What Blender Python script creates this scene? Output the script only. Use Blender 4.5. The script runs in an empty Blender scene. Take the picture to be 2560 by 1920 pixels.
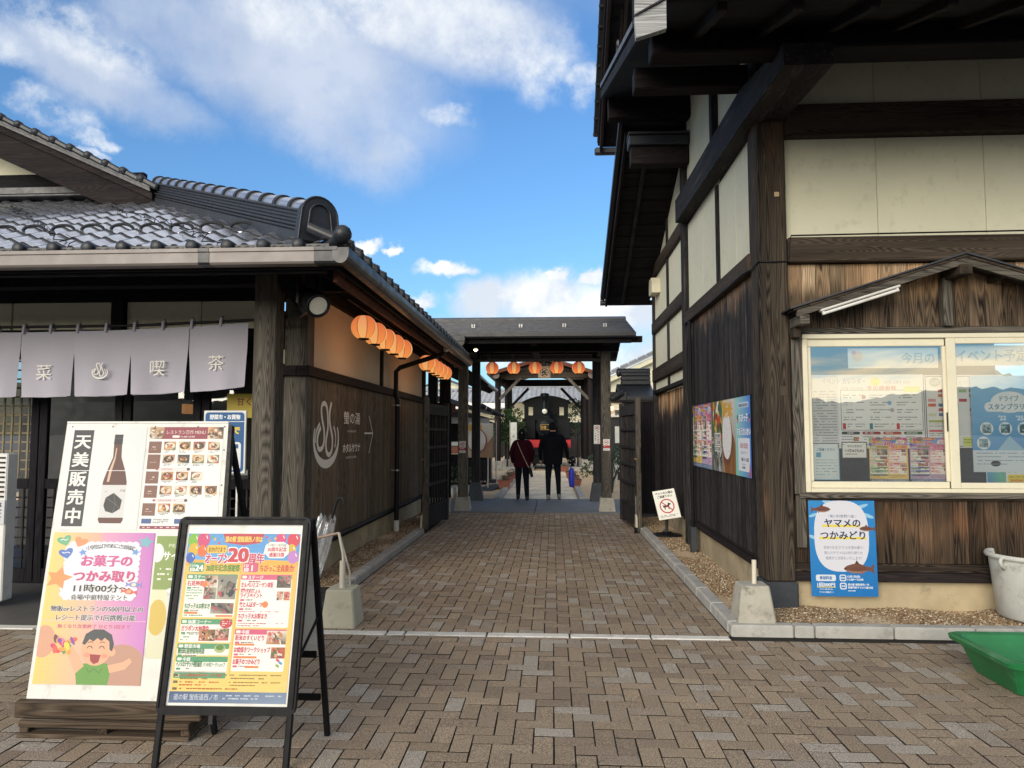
import bpy, bmesh, math, random
import numpy as np
from mathutils import Vector, Matrix, Euler
random.seed(7); np.random.seed(7)
R = math.radians
S = bpy.context.scene
COL = S.collection

# ------------------------------------------------------------------ camera
cam_d = bpy.data.cameras.new('camera'); cam = bpy.data.objects.new('camera', cam_d); COL.objects.link(cam)
cam_d.sensor_width = 36.0; cam_d.lens = 36.0*1800/2560
cam.location = (0, 0, 1.5)
cam.rotation_euler = (R(90+3.9725), 0, R(3.2355))
cam_d.clip_start = 0.05; cam_d.clip_end = 6000
S.camera = cam
S.render.resolution_x = 1024; S.render.resolution_y = 768
S.view_settings.view_transform = 'Standard'; S.view_settings.look = 'None'
S.view_settings.gamma = 1; S.view_settings.use_curve_mapping = False
S.view_settings.exposure = EXPO = 0.95
S.render.engine = 'CYCLES'
S.cycles.use_denoising = True
S.cycles.max_bounces = 7; S.cycles.diffuse_bounces = 4; S.cycles.glossy_bounces = 4
S.cycles.transmission_bounces = 6; S.cycles.transparent_max_bounces = 12
S.cycles.sample_clamp_indirect = 6

# ------------------------------------------------------------------ node helpers
class NT:
    def __init__(s, tree): s.t = tree; s.n = tree.nodes; s.l = tree.links; s.n.clear()
    def N(s, typ, **kw):
        n = s.n.new(typ)
        for k, v in kw.items():
            if k == 'inp':
                for i, x in v.items():
                    if isinstance(x, bpy.types.NodeSocket): s.l.new(x, n.inputs[i])
                    elif x is not None: n.inputs[i].default_value = x
            else: setattr(n, k, v)
        return n
    def math(s, op, a, b=None, c=None, clamp=False):
        n = s.N('ShaderNodeMath', operation=op, inp={0: a, 1: b, 2: c}); n.use_clamp = clamp; return n.outputs[0]
    def vmath(s, op, a, b=None):
        n = s.N('ShaderNodeVectorMath', operation=op, inp={0: a, 1: b}); return n.outputs[0]
    def mix(s, f, a, b, blend='MIX'):
        n = s.N('ShaderNodeMix', data_type='RGBA', blend_type=blend, inp={0: f, 6: a, 7: b}); return n.outputs[2]
    def ramp(s, f, stops, interp='LINEAR'):
        n = s.N('ShaderNodeValToRGB', inp={0: f}); r = n.color_ramp; r.interpolation = interp
        while len(r.elements) < len(stops): r.elements.new(0.5)
        for e, (p, c) in zip(r.elements, stops):
            e.position = p; e.color = c if len(c) == 4 else (*c, 1)
        return n.outputs[0]
    def noise(s, vec, scale, detail=4, rough=0.55, dist=0.0, out=0):
        n = s.N('ShaderNodeTexNoise', inp={'Vector': vec, 'Scale': scale, 'Detail': detail, 'Roughness': rough, 'Distortion': dist}); return n.outputs[out]
    def mapr(s, v, a, b, c=0.0, d=1.0, smooth=False):
        n = s.N('ShaderNodeMapRange', inp={0: v, 1: a, 2: b, 3: c, 4: d})
        if smooth: n.interpolation_type = 'SMOOTHSTEP'
        return n.outputs[0]
    def bump(s, h, strength=0.3, dist=0.01, normal=None):
        return s.N('ShaderNodeBump', inp={'Height': h, 'Strength': strength, 'Distance': dist, 'Normal': normal}).outputs[0]

def c4(c): return (c[0], c[1], c[2], 1.0)

# ------------------------------------------------------------------ world
W = bpy.data.worlds.new('World'); S.world = W; W.use_nodes = True
nt = NT(W.node_tree)
SUN_EL, SUN_AZ = 16.0, 205.0       # azimuth clockwise from +Y: the sun stands low behind the camera, to its left, veiled by cloud
sky = nt.N('ShaderNodeTexSky'); sky.sky_type = 'NISHITA'; sky.sun_disc = False
sky.sun_elevation = R(SUN_EL); sky.sun_rotation = R(SUN_AZ); sky.altitude = 0; sky.air_density = 1.25; sky.dust_density = 0.5; sky.ozone_density = 2.2
tc = nt.N('ShaderNodeTexCoord').outputs['Generated']
d = nt.vmath('NORMALIZE', tc)
sx = nt.N('ShaderNodeSeparateXYZ', inp={0: d})
az = nt.math('ARCTAN2', sx.outputs[0], sx.outputs[1]); el = nt.math('ARCSINE', sx.outputs[2])
ae = nt.N('ShaderNodeCombineXYZ', inp={0: az, 1: el, 2: 0.0}).outputs[0]
warp = nt.noise(d, 5.0, 6, 0.62, out=1)
warp = nt.vmath('MULTIPLY', nt.vmath('SUBTRACT', warp, (0.5, 0.5, 0.5)), (0.11, 0.075, 0.0))
warp2 = nt.noise(d, 22.0, 5, 0.65, out=1)
warp2 = nt.vmath('MULTIPLY', nt.vmath('SUBTRACT', warp2, (0.5, 0.5, 0.5)), (0.055, 0.04, 0.0))
aw = nt.vmath('ADD', nt.vmath('ADD', ae, warp), warp2)
def blob(a, e, sa, se, rot=0.0, lo=1.0, hi=0.35):
    m = nt.N('ShaderNodeMapping', vector_type='TEXTURE', inp={'Vector': aw, 'Location': (R(a), R(e), 0), 'Rotation': (0, 0, R(rot)), 'Scale': (R(sa), R(se), 1)}).outputs[0]
    l = nt.N('ShaderNodeVectorMath', operation='LENGTH', inp={0: m}).outputs[1]
    return nt.mapr(l, lo, hi, 0, 1, smooth=True)
def addmax(lst):
    r = lst[0]
    for x in lst[1:]: r = nt.math('MAXIMUM', r, x)
    return r
# grey-lilac cloud bank, seen high ahead and to the left (azimuth, elevation in degrees)
grey = addmax([blob(-20, 27, 16, 7, -18), blob(-17, 23.0, 8.5, 4.6, -25), blob(-28, 27.5, 10, 3.8, -15), blob(-9, 30, 13, 5, 0), blob(-24, 35, 28, 7, 0), blob(-33, 23.5, 9, 2.6, -10), blob(-15, 45, 60, 17, 0)])
grey = nt.math('MULTIPLY', grey, nt.mapr(nt.noise(d, 7.5, 6, 0.6), 0.26, 0.56, 0.45, 1.0))
white = addmax([blob(-34.5, 25.6, 6.0, 2.0, -14), blob(-39.5, 24.2, 2.6, 1.8, -10), blob(-36, 20.9, 2.6, 1.6, -5), blob(-34.2, 19.9, 1.5, 0.8, 0), blob(-34.5, 18.8, 1.2, 0.6, 0),
                blob(-7, 30, 8, 3.6, -8), blob(-0.8, 27.8, 5.5, 3.4, -12), blob(3.4, 26.3, 2.4, 2.2, -20), blob(-14, 31.5, 6, 3, 0), blob(-21, 30, 6, 2.4, 0), blob(-8.7, 24.0, 2.4, 1.2, 0)])
white = nt.math('MULTIPLY', white, nt.mapr(nt.noise(d, 14, 7, 0.68), 0.36, 0.62, 0.10, 1.0))
low = addmax([blob(-5.0, 10.2, 4.4, 2.6, 10), blob(-0.5, 10.8, 6.5, 2.8, 4), blob(5, 9.8, 7.5, 3.4, 0), blob(-2, 7.2, 11, 2.8, 0), blob(-8.2, 12.6, 2.9, 0.8, 2), blob(-11.3, 10.3, 2.6, 0.8, 0), blob(-14.5, 14.3, 1.8, 0.6, 4),
              blob(-12.2, 14.0, 1.0, 0.5, 0), blob(10, 5, 10, 4.5, 0), blob(24, 9, 12, 5, 0), blob(-26, 5, 14, 2.6, 0), blob(0.3, 12.6, 1.6, 0.7, 0), blob(3.6, 12.4, 2.2, 0.8, 0)])
low = nt.math('MULTIPLY', low, nt.mapr(nt.noise(d, 18, 6, 0.6), 0.25, 0.45, 0.62, 1.0))
# the same broken cloud goes on all round the rest of the sky
pv = nt.N('ShaderNodeVectorMath', operation='DIVIDE', inp={0: d}).outputs[0]
zz = nt.math('ADD', nt.math('MAXIMUM', sx.outputs[2], 0.0), 0.16)
pl = nt.N('ShaderNodeCombineXYZ', inp={0: nt.math('DIVIDE', sx.outputs[0], zz), 1: nt.math('DIVIDE', sx.outputs[1], zz), 2: 3.7}).outputs[0]
gen = nt.mapr(nt.noise(pl, 1.05, 8, 0.58, 0.25), 0.40, 0.60, 0, 1, smooth=True)
away = nt.mapr(nt.math('ABSOLUTE', az), R(50), R(72), 0, 1, smooth=True)
gen = nt.math('MULTIPLY', gen, away)
low_c = nt.mapr(sx.outputs[2], 0.0, 0.16, 0.35, 0.0)       # pale air near the horizon
skyc = nt.mix(1.0, sky.outputs[0], (0.92, 1.03, 1.16, 1), 'MULTIPLY')
hor = nt.mapr(sx.outputs[2], 0.0, 0.30, 0.42, 0.0, smooth=True)
CW = (4.7, 4.95, 5.2, 1); CG = (2.9, 3.35, 4.2, 1)
skyc = nt.mix(hor, nt.mix(1.0, skyc, (0.55, 0.74, 0.92, 1), 'MULTIPLY'), (1.6, 3.3, 5.1, 1))
shade = nt.mapr(nt.noise(d, 6, 5, 0.6), 0.35, 0.65, 0, 1)
gcol = nt.mix(shade, CG, (3.7, 4.05, 4.7, 1)); gcol = nt.mix(nt.mapr(sx.outputs[2], 0.55, 0.68, 0, 1, smooth=True), gcol, (6.4, 6.5, 6.7, 1))
c1 = nt.mix(nt.math('MULTIPLY', grey, 0.86), skyc, gcol)
lcol = nt.mix(nt.mapr(nt.noise(d, 14, 5, 0.6), 0.42, 0.60, 0, 1), (4.1, 4.35, 4.75, 1), (5.8, 5.75, 5.65, 1))
c1 = nt.mix(nt.math('MULTIPLY', low, 0.92), c1, lcol)
c1 = nt.mix(nt.math('MULTIPLY', white, 0.9), c1, CW)
back = nt.mapr(nt.math('ABSOLUTE', az), R(110), R(160), 0, 1, smooth=True)
gc2 = nt.mix(back, (5.6, 5.8, 6.0, 1), (9.5, 8.0, 5.4, 1))    # clouds round the low sun are warm
c1 = nt.mix(gen, c1, gc2)
bg = nt.N('ShaderNodeBackground', inp={0: c1, 1: 0.10})
nt.l.new(bg.outputs[0], nt.N('ShaderNodeOutputWorld').inputs[0])

# ------------------------------------------------------------------ sun (veiled: broad and weak)
sd = bpy.data.lights.new('sun', 'SUN'); sd.energy = 2.0; sd.angle = R(45); sd.color = (1.0, 0.90, 0.77)
so = bpy.data.objects.new('sun', sd); COL.objects.link(so)
sdir = Vector((math.sin(R(SUN_AZ))*math.cos(R(SUN_EL)), math.cos(R(SUN_AZ))*math.cos(R(SUN_EL)), math.sin(R(SUN_EL))))
so.rotation_euler = sdir.to_track_quat('Z', 'Y').to_euler()
so.location = (0, -20, 30)

# ------------------------------------------------------------------ materials
MATS = {}
def pmat(name, col=(0.5, 0.5, 0.5), rough=0.6, metal=0.0, var=0.15, scale=8.0, bump=0.0, bscale=60.0, coat=0.0, emit=None, estr=0.0, spec=0.5, dirt=None):
    """paint, plastic, metal, cement: a base colour broken up by two scales of noise and a little relief"""
    if name in MATS: return MATS[name]
    m = bpy.data.materials.new(name); m.use_nodes = True; t = NT(m.node_tree)
    oc = t.N('ShaderNodeTexCoord').outputs['Object']
    rnd = t.N('ShaderNodeObjectInfo').outputs['Random']
    v = t.vmath('ADD', oc, t.N('ShaderNodeCombineXYZ', inp={0: t.math('MULTIPLY', rnd, 31.0), 1: t.math('MULTIPLY', rnd, 17.0), 2: 0.0}).outputs[0])
    n1 = t.noise(v, scale, 5, 0.6)
    f = t.mapr(n1, 0.3, 0.7, 1-var, 1+var)
    cc = t.mix(1.0, c4(col), t.N('ShaderNodeCombineColor', inp={0: f, 1: f, 2: f}).outputs[0], 'MULTIPLY')
    if dirt:
        dn = t.mapr(t.noise(v, dirt[1], 6, 0.7), 0.52, 0.72, 0, dirt[2] if len(dirt) > 2 else 0.7, smooth=True)
        cc = t.mix(dn, cc, c4(dirt[0]))
    b = t.N('ShaderNodeBsdfPrincipled', inp={'Base Color': cc, 'Metallic': metal, 'Specular IOR Level': spec, 'Coat Weight': coat, 'Coat Roughness': 0.08})
    rr = t.mapr(t.noise(v, scale*2.3, 4, 0.6), 0.3, 0.7, max(0.02, rough-0.08), min(1, rough+0.08)); t.l.new(rr, b.inputs['Roughness'])
    if bump > 0: t.l.new(t.bump(t.noise(v, bscale, 5, 0.65), bump, 0.006), b.inputs['Normal'])
    if emit: b.inputs['Emission Color'].default_value = c4(emit); b.inputs['Emission Strength'].default_value = estr
    t.l.new(b.outputs[0], t.N('ShaderNodeOutputMaterial').inputs[0])
    MATS[name] = m; return m

def wood(name, axis, dark, light, warm=None, warm_amt=0.0, rough=0.75, grain=1.0, objvar=0.3, streak=None, warm_band=None):
    """weathered cedar: grain lines along one axis with knots, colour differing board by board"""
    key = name+'_'+axis
    if key in MATS: return MATS[key]
    m = bpy.data.materials.new(key); m.use_nodes = True; t = NT(m.node_tree)
    oc = t.N('ShaderNodeTexCoord').outputs['Object']
    rnd = t.N('ShaderNodeObjectInfo').outputs['Random']
    off = t.N('ShaderNodeCombineXYZ', inp={0: t.math('MULTIPLY', rnd, 53.0), 1: t.math('MULTIPLY', rnd, 29.0), 2: t.math('MULTIPLY', rnd, 71.0)}).outputs[0]
    v = t.vmath('ADD', oc, off)
    sc = {'x': (0.055, 1, 1), 'y': (1, 0.055, 1), 'z': (1, 1, 0.055)}[axis]
    vs = t.vmath('MULTIPLY', v, sc)
    big = t.noise(vs, 7.0, 3, 0.5, 0.3)
    g = t.noise(vs, 11.0, 1, 0.4, 0.0)
    rings = t.math('FRACT', t.math('MULTIPLY', g, 22.0*grain))
    rings = t.mapr(t.math('ABSOLUTE', t.math('SUBTRACT', rings, 0.5)), 0.0, 0.5, 0, 1)
    fine = t.noise(t.vmath('MULTIPLY', v, tuple(0.4*a if a < 1 else 1 for a in sc)), 160.0, 3, 0.7)
    f = t.math('ADD', t.math('MULTIPLY', rings, 0.42), t.math('MULTIPLY', fine, 0.62))
    f = t.math('ADD', f, t.math('MULTIPLY', t.math('SUBTRACT', big, 0.5), 0.9))
    cc = t.ramp(f, [(0.22, dark), (0.80, light)])
    if warm:
        wv = t.noise(t.vmath('MULTIPLY', v, tuple(5*a if a < 1 else 1 for a in sc)), 3.2, 4, 0.6)
        wm = t.mapr(wv, 0.62-0.35*warm_amt, 0.78-0.35*warm_amt, 0, 1, smooth=True)
        if warm_band:      # a stretch of the wall the rain does not reach keeps its colour: (z low, z high)
            z = t.N('ShaderNodeSeparateXYZ', inp={0: t.N('ShaderNodeNewGeometry').outputs['Position']}).outputs[2]
            zb = t.math('ADD', z, t.math('MULTIPLY', t.math('SUBTRACT', wv, 0.5), warm_band[2]))
            band = t.math('MULTIPLY', t.mapr(zb, warm_band[0]-warm_band[3], warm_band[0]+warm_band[3], 0, 1, smooth=True), t.mapr(zb, warm_band[1]-warm_band[3], warm_band[1]+warm_band[3], 1, 0, smooth=True))
            wm = t.math('MULTIPLY', band, t.mapr(rnd, 0.0, 1.0, 0.55, 1.0))
        wc = t.mix(t.mapr(f, 0.3, 0.7, 0, 1), c4([x*0.45 for x in warm]), c4(warm))
        wc = t.mix(t.mapr(t.math('FRACT', t.math('MULTIPLY', rnd, 7.3)), 0.0, 1.0, 0.0, 0.75), wc, t.mix(1.0, wc, (1.0, 0.74, 0.56, 1), 'MULTIPLY'))
        cc = t.mix(wm, cc, wc)
    if streak:
        sn = t.noise(t.vmath('MULTIPLY', v, tuple(0.6*a if a < 1 else 1 for a in sc)), 26.0, 3, 0.6)
        cc = t.mix(t.mapr(sn, 0.60, 0.72, 0, 0.55, smooth=True), cc, c4(streak))
    k = t.mapr(rnd, 0, 1, 1-objvar, 1+objvar)
    cc = t.mix(1.0, cc, t.N('ShaderNodeCombineColor', inp={0: k, 1: k, 2: k}).outputs[0], 'MULTIPLY')
    vor = t.N('ShaderNodeTexVoronoi', inp={'Vector': t.vmath('MULTIPLY', v, tuple(0.35 if a < 1 else 1 for a in sc)), 'Scale': 2.6}).outputs[0]
    cc = t.mix(t.mapr(vor, 0.015, 0.045, 0.8, 0.0, smooth=True), cc, (0.012, 0.009, 0.007, 1))
    b = t.N('ShaderNodeBsdfPrincipled', inp={'Base Color': cc, 'Roughness': rough, 'Specular IOR Level': 0.14, 'Normal': t.bump(f, 0.6, 0.005)})
    t.l.new(b.outputs[0], t.N('ShaderNodeOutputMaterial').inputs[0])
    MATS[key] = m; return m
def w_dark(a): return wood('dark_stained_wood', a, (0.006, 0.006, 0.007), (0.042, 0.038, 0.038), streak=(0.11, 0.10, 0.09))
def w_black(a): return wood('near_black_wood', a, (0.004, 0.004, 0.006), (0.017, 0.016, 0.018))
def w_shade(a): return wood('brown_black_wood', a, (0.005, 0.0045, 0.005), (0.024, 0.018, 0.018))
def w_grey(a): return wood('weathered_grey_wood', a, (0.022, 0.020, 0.017), (0.15, 0.135, 0.112), objvar=0.15)
def w_post(a): return wood('weathered_brown_post', a, (0.007, 0.006, 0.006), (0.085, 0.066, 0.048), warm=(0.13, 0.092, 0.06), warm_amt=0.15, objvar=0.1)
def w_brown(a): return wood('brown_wall_boards', a, (0.045, 0.036, 0.024), (0.23, 0.18, 0.125), streak=(0.26, 0.23, 0.19), objvar=0.16)
def w_beam(a): return wood('rough_sawn_beam', a, (0.006, 0.005, 0.005), (0.085, 0.064, 0.047), grain=1.6, objvar=0.12)
def w_red(a): return wood('red_brown_wood', a, (0.05, 0.018, 0.012), (0.14, 0.052, 0.034))
W_UP = lambda: wood('weathered_upper_boards', 'z', (0.010, 0.008, 0.007), (0.14, 0.10, 0.066), warm=(0.50, 0.37, 0.235), warm_band=(2.72, 3.4, 0.5, 0.10), objvar=0.25)
W_MID = lambda: wood('weathered_hood_boards', 'z', (0.006, 0.005, 0.005), (0.068, 0.050, 0.036), warm=(0.17, 0.10, 0.055), warm_band=(2.2, 2.44, 0.35, 0.08), objvar=0.25)
W_LOW = lambda: wood('weathered_lower_boards', 'z', (0.005, 0.004, 0.004), (0.078, 0.053, 0.034), warm=(0.135, 0.085, 0.052), warm_band=(0.66, 0.84, 0.7, 0.14), objvar=0.3)
W_SIDE = lambda: wood('dark_side_boards', 'z', (0.005, 0.005, 0.006), (0.050, 0.045, 0.043), warm=(0.22, 0.17, 0.12), warm_band=(2.82, 3.1, 0.9, 0.10), streak=(0.16, 0.13, 0.11), objvar=0.35)
W_SIDE2 = lambda: wood('dark_rear_boards', 'z', (0.008, 0.008, 0.010), (0.055, 0.048, 0.046), warm=(0.52, 0.36, 0.21), warm_band=(1.88, 2.3, 0.9, 0.16), objvar=0.35)

M = dict(
 plaster=pmat('cream_plaster', (0.68, 0.66, 0.50), 0.85, var=0.05, scale=1.6, bump=0.12, bscale=180, dirt=((0.20, 0.18, 0.13), 9.0, 0.18)),
 plaster2=pmat('beige_plaster', (0.64, 0.55, 0.42), 0.85, var=0.05, scale=1.6, bump=0.12, bscale=180),
 found=pmat('yellowed_concrete_base', (0.40, 0.33, 0.21), 0.9, var=0.22, scale=2.5, bump=0.25, bscale=60, dirt=((0.10, 0.085, 0.06), 3.0, 0.6)),
 concrete=pmat('kerb_concrete', (0.36, 0.355, 0.33), 0.88, var=0.16, scale=5, bump=0.3, bscale=120, dirt=((0.13, 0.12, 0.10), 6.0, 0.5)),
 block=pmat('stained_concrete_block', (0.36, 0.345, 0.29), 0.9, var=0.14, scale=7, bump=0.35, bscale=90, dirt=((0.08, 0.075, 0.055), 9.0, 0.75)),
 block2=pmat('clean_concrete_block', (0.42, 0.40, 0.31), 0.85, var=0.06, scale=5, bump=0.2, bscale=90, dirt=((0.14, 0.12, 0.08), 11.0, 0.4)),
 whitestrip=pmat('pale_border_stone', (0.60, 0.59, 0.55), 0.85, var=0.14, scale=9, bump=0.25, bscale=120, dirt=((0.22, 0.20, 0.17), 12.0, 0.6)),
 slab=pmat('grey_concrete_slab', (0.135, 0.145, 0.155), 0.7, var=0.12, scale=2.2, bump=0.15, bscale=120),
 porch=pmat('dark_porch_concrete', (0.075, 0.072, 0.068), 0.8, var=0.18, scale=3, bump=0.15, bscale=120),
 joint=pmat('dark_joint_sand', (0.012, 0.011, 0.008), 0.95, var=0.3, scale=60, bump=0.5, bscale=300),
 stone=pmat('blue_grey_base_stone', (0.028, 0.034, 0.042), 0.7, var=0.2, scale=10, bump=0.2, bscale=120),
 tile=pmat('glazed_roof_tile', (0.50, 0.51, 0.55), 0.26, metal=0.8, var=0.18, scale=5, spec=0.6, coat=0.15, dirt=((0.10, 0.10, 0.10), 16.0, 0.25)),
 ridge=pmat('ridge_tile', (0.018, 0.021, 0.027), 0.42, var=0.15, scale=6, spec=0.45, dirt=((0.05, 0.05, 0.05), 16.0, 0.3)),
 tileedge=pmat('tile_front_edge', (0.014, 0.016, 0.020), 0.6, var=0.2, scale=20, spec=0.2),  # fronts darker than the glaze: their shade is put into the colour
 gutter=pmat('taupe_gutter', (0.20, 0.175, 0.165), 0.45, var=0.04, scale=3),
 gutterd=pmat('dark_gutter', (0.022, 0.025, 0.031), 0.4, var=0.06, scale=4),
 black=pmat('black_metal', (0.005, 0.0055, 0.007), 0.48, var=0.1, scale=10, spec=0.3),
 blackp=pmat('black_plastic', (0.004, 0.0045, 0.006), 0.5, var=0.1, scale=10, spec=0.2),
 steel=pmat('galvanised_steel', (0.42, 0.42, 0.41), 0.4, metal=0.8, var=0.1, scale=20),
 white=pmat('white_enamel', (0.66, 0.66, 0.63), 0.4, var=0.04, scale=6, dirt=((0.32, 0.29, 0.23), 7.0, 0.3)),
 oldwhite=pmat('scuffed_white_board', (0.60, 0.60, 0.565), 0.5, var=0.05, scale=7, dirt=((0.30, 0.28, 0.24), 10.0, 0.55)),
 cream=pmat('cream_aluminium', (0.66, 0.62, 0.47), 0.45, var=0.03, scale=5, dirt=((0.35, 0.31, 0.22), 14.0, 0.2)),
 ivory=pmat('ivory_pipe', (0.56, 0.52, 0.42), 0.5, var=0.06, scale=12),
 bin=pmat('grey_white_plastic', (0.50, 0.51, 0.475), 0.55, var=0.10, scale=5, dirt=((0.20, 0.20, 0.17), 7.0, 0.6)),
 green=pmat('green_plastic', (0.012, 0.15, 0.045), 0.38, var=0.12, scale=5, dirt=((0.07, 0.22, 0.11), 7.0, 0.5)),
 brass=pmat('brass', (0.55, 0.38, 0.12), 0.35, metal=0.7, var=0.1, scale=20),
 noren=pmat('lilac_grey_cloth', (0.42, 0.405, 0.47), 0.9, var=0.05, scale=2.5, bump=0.15, bscale=500),
 ink=pmat('white_print', (0.72, 0.72, 0.70), 0.6, var=0.12, scale=60),
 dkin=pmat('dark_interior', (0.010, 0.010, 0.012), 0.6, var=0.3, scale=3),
 metalroof=pmat('dark_standing_metal_roof', (0.022, 0.026, 0.034), 0.45, var=0.08, scale=3, spec=0.7),
 loco=pmat('blue_black_engine_paint', (0.0022, 0.0048, 0.0072), 0.45, var=0.15, scale=4, spec=0.2),
 red=pmat('red_paint', (0.45, 0.012, 0.018), 0.45, var=0.1, scale=6),
 terra=pmat('terracotta_plastic', (0.33, 0.12, 0.08), 0.7, var=0.1, scale=12),
 soil=pmat('potting_soil', (0.02, 0.014, 0.010), 0.95, var=0.3, scale=40, bump=0.5, bscale=120),
 bluebag=pmat('blue_nylon', (0.012, 0.03, 0.42), 0.5, var=0.1, scale=12),
 tent=pmat('white_tent_cloth', (0.72, 0.74, 0.76), 0.8, var=0.05, scale=3),
 lampglow=pmat('lit_lamp', (1, 0.9, 0.7), 0.5, emit=(1.0, 0.80, 0.45), estr=6.0),
 warmglow=pmat('warm_interior_light', (0.8, 0.4, 0.15), 0.5, emit=(1.0, 0.42, 0.14), estr=0.16),
 lattice=pmat('pale_lattice_wood', (0.46, 0.34, 0.20), 0.6, var=0.12, scale=8),
 lens=pmat('lamp_lens', (0.62, 0.60, 0.52), 0.25, var=0.08, scale=14, coat=0.5),
 tatami=pmat('pale_timber_deck', (0.42, 0.37, 0.28), 0.8, var=0.25, scale=6, bump=0.3, bscale=60),
 roofcourse=pmat('ribbed_roof_metal', (0.055, 0.062, 0.078), 0.30, var=0.08, scale=3, spec=0.8, coat=0.4),
 log=pmat('log_end_grain', (0.12, 0.10, 0.09), 0.8, var=0.15, scale=6),
 hair=pmat('black_hair', (0.004, 0.004, 0.004), 0.7, var=0.2, scale=30, spec=0.15),
 skin=pmat('skin', (0.42, 0.25, 0.17), 0.55, var=0.06, scale=12),
 jacket=pmat('black_jacket_cloth', (0.004, 0.0045, 0.007), 0.9, var=0.2, scale=8, bump=0.2, bscale=60, spec=0.1),
 maroon=pmat('maroon_jacket_cloth', (0.030, 0.004, 0.009), 0.9, var=0.2, scale=8, bump=0.2, bscale=60, spec=0.1),
 trousers=pmat('dark_trouser_cloth', (0.006, 0.008, 0.012), 0.9, var=0.2, scale=8, bump=0.2, bscale=60, spec=0.1),
 shoe=pmat('black_shoe', (0.010, 0.010, 0.012), 0.5, var=0.2, scale=12),
 shoeg=pmat('grey_shoe', (0.16, 0.15, 0.14), 0.6, var=0.2, scale=12),
 strap=pmat('tan_strap', (0.38, 0.27, 0.20), 0.6, var=0.1, scale=20),
 snow=pmat('pale_rice_bag', (0.6, 0.55, 0.46), 0.8, var=0.3, scale=14),
)
def w_pallet(a): return wood('pallet_wood', a, (0.03, 0.022, 0.016), (0.12, 0.088, 0.062), streak=(0.30, 0.27, 0.22), objvar=0.2)

def simple(name, build):
    m = bpy.data.materials.new(name); m.use_nodes = True; t = NT(m.node_tree)
    sh = build(t); t.l.new(sh, t.N('ShaderNodeOutputMaterial').inputs[0]); MATS[name] = m; return m
# print on paper: colour comes from the printed shapes, the sheet is smooth and slightly waved
def _print(gloss):
    def f(t):
        c = t.N('ShaderNodeAttribute', attribute_name='ink').outputs['Color']
        oc = t.N('ShaderNodeTexCoord').outputs['Object']
        c = t.mix(1.0, c, (0.72, 0.72, 0.71, 1) if gloss else (0.88, 0.88, 0.86, 1), 'MULTIPLY')
        b = t.N('ShaderNodeBsdfPrincipled', inp={'Base Color': c, 'Roughness': 0.42 if gloss else 0.5, 'Specular IOR Level': 0.28 if gloss else 0.3, 'Coat Weight': 0.10 if gloss else 0.0, 'Coat Roughness': 0.08,
              'Normal': t.bump(t.noise(oc, 6, 4, 0.6), 0.25 if gloss else 0.1, 0.01), 'Coat Normal': t.bump(t.noise(oc, 9, 4, 0.6), 0.55, 0.012)})
        return b.outputs[0]
    return f
M['print'] = simple('glossy_laminated_print', _print(True)); M['matte'] = simple('matte_print', _print(False))
def _glass(refl, tint):
    def f(t):
        fr = t.N('ShaderNodeFresnel', inp={'IOR': 1.5}).outputs[0]
        k = t.mapr(fr, 0.0, 1.0, refl, 1.0)
        g = t.N('ShaderNodeBsdfGlossy', inp={'Color': (1, 1, 1, 1), 'Roughness': 0.01})
        oc = t.N('ShaderNodeTexCoord').outputs['Object']
        t.l.new(t.bump(t.noise(oc, 1.3, 2, 0.5), 0.08, 0.02), g.inputs['Normal'])
        tr = t.N('ShaderNodeBsdfTransparent', inp={'Color': c4(tint)})
        return t.N('ShaderNodeMixShader', inp={0: k, 1: tr.outputs[0], 2: g.outputs[0]}).outputs[0]
    return f
M['glass'] = simple('office_window_glass', _glass(0.34, (0.95, 0.97, 0.96)))
M['glassd'] = simple('door_glass', _glass(0.07, (0.8, 0.84, 0.84)))
M['clear'] = simple('clear_plastic_sheet', _glass(0.05, (0.95, 0.95, 0.95)))
def _umb(t):
    g = t.N('ShaderNodeBsdfGlossy', inp={'Color': (0.9, 0.92, 0.95, 1), 'Roughness': 0.15}); tr = t.N('ShaderNodeBsdfTransparent'); df = t.N('ShaderNodeBsdfDiffuse', inp={'Color': (0.75, 0.78, 0.8, 1)})
    a = t.N('ShaderNodeMixShader', inp={0: 0.35, 1: g.outputs[0], 2: df.outputs[0]})
    return t.N('ShaderNodeMixShader', inp={0: 0.42, 1: tr.outputs[0], 2: a.outputs[0]}).outputs[0]
M['vinyl'] = simple('clear_umbrella_vinyl', _umb)
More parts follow.
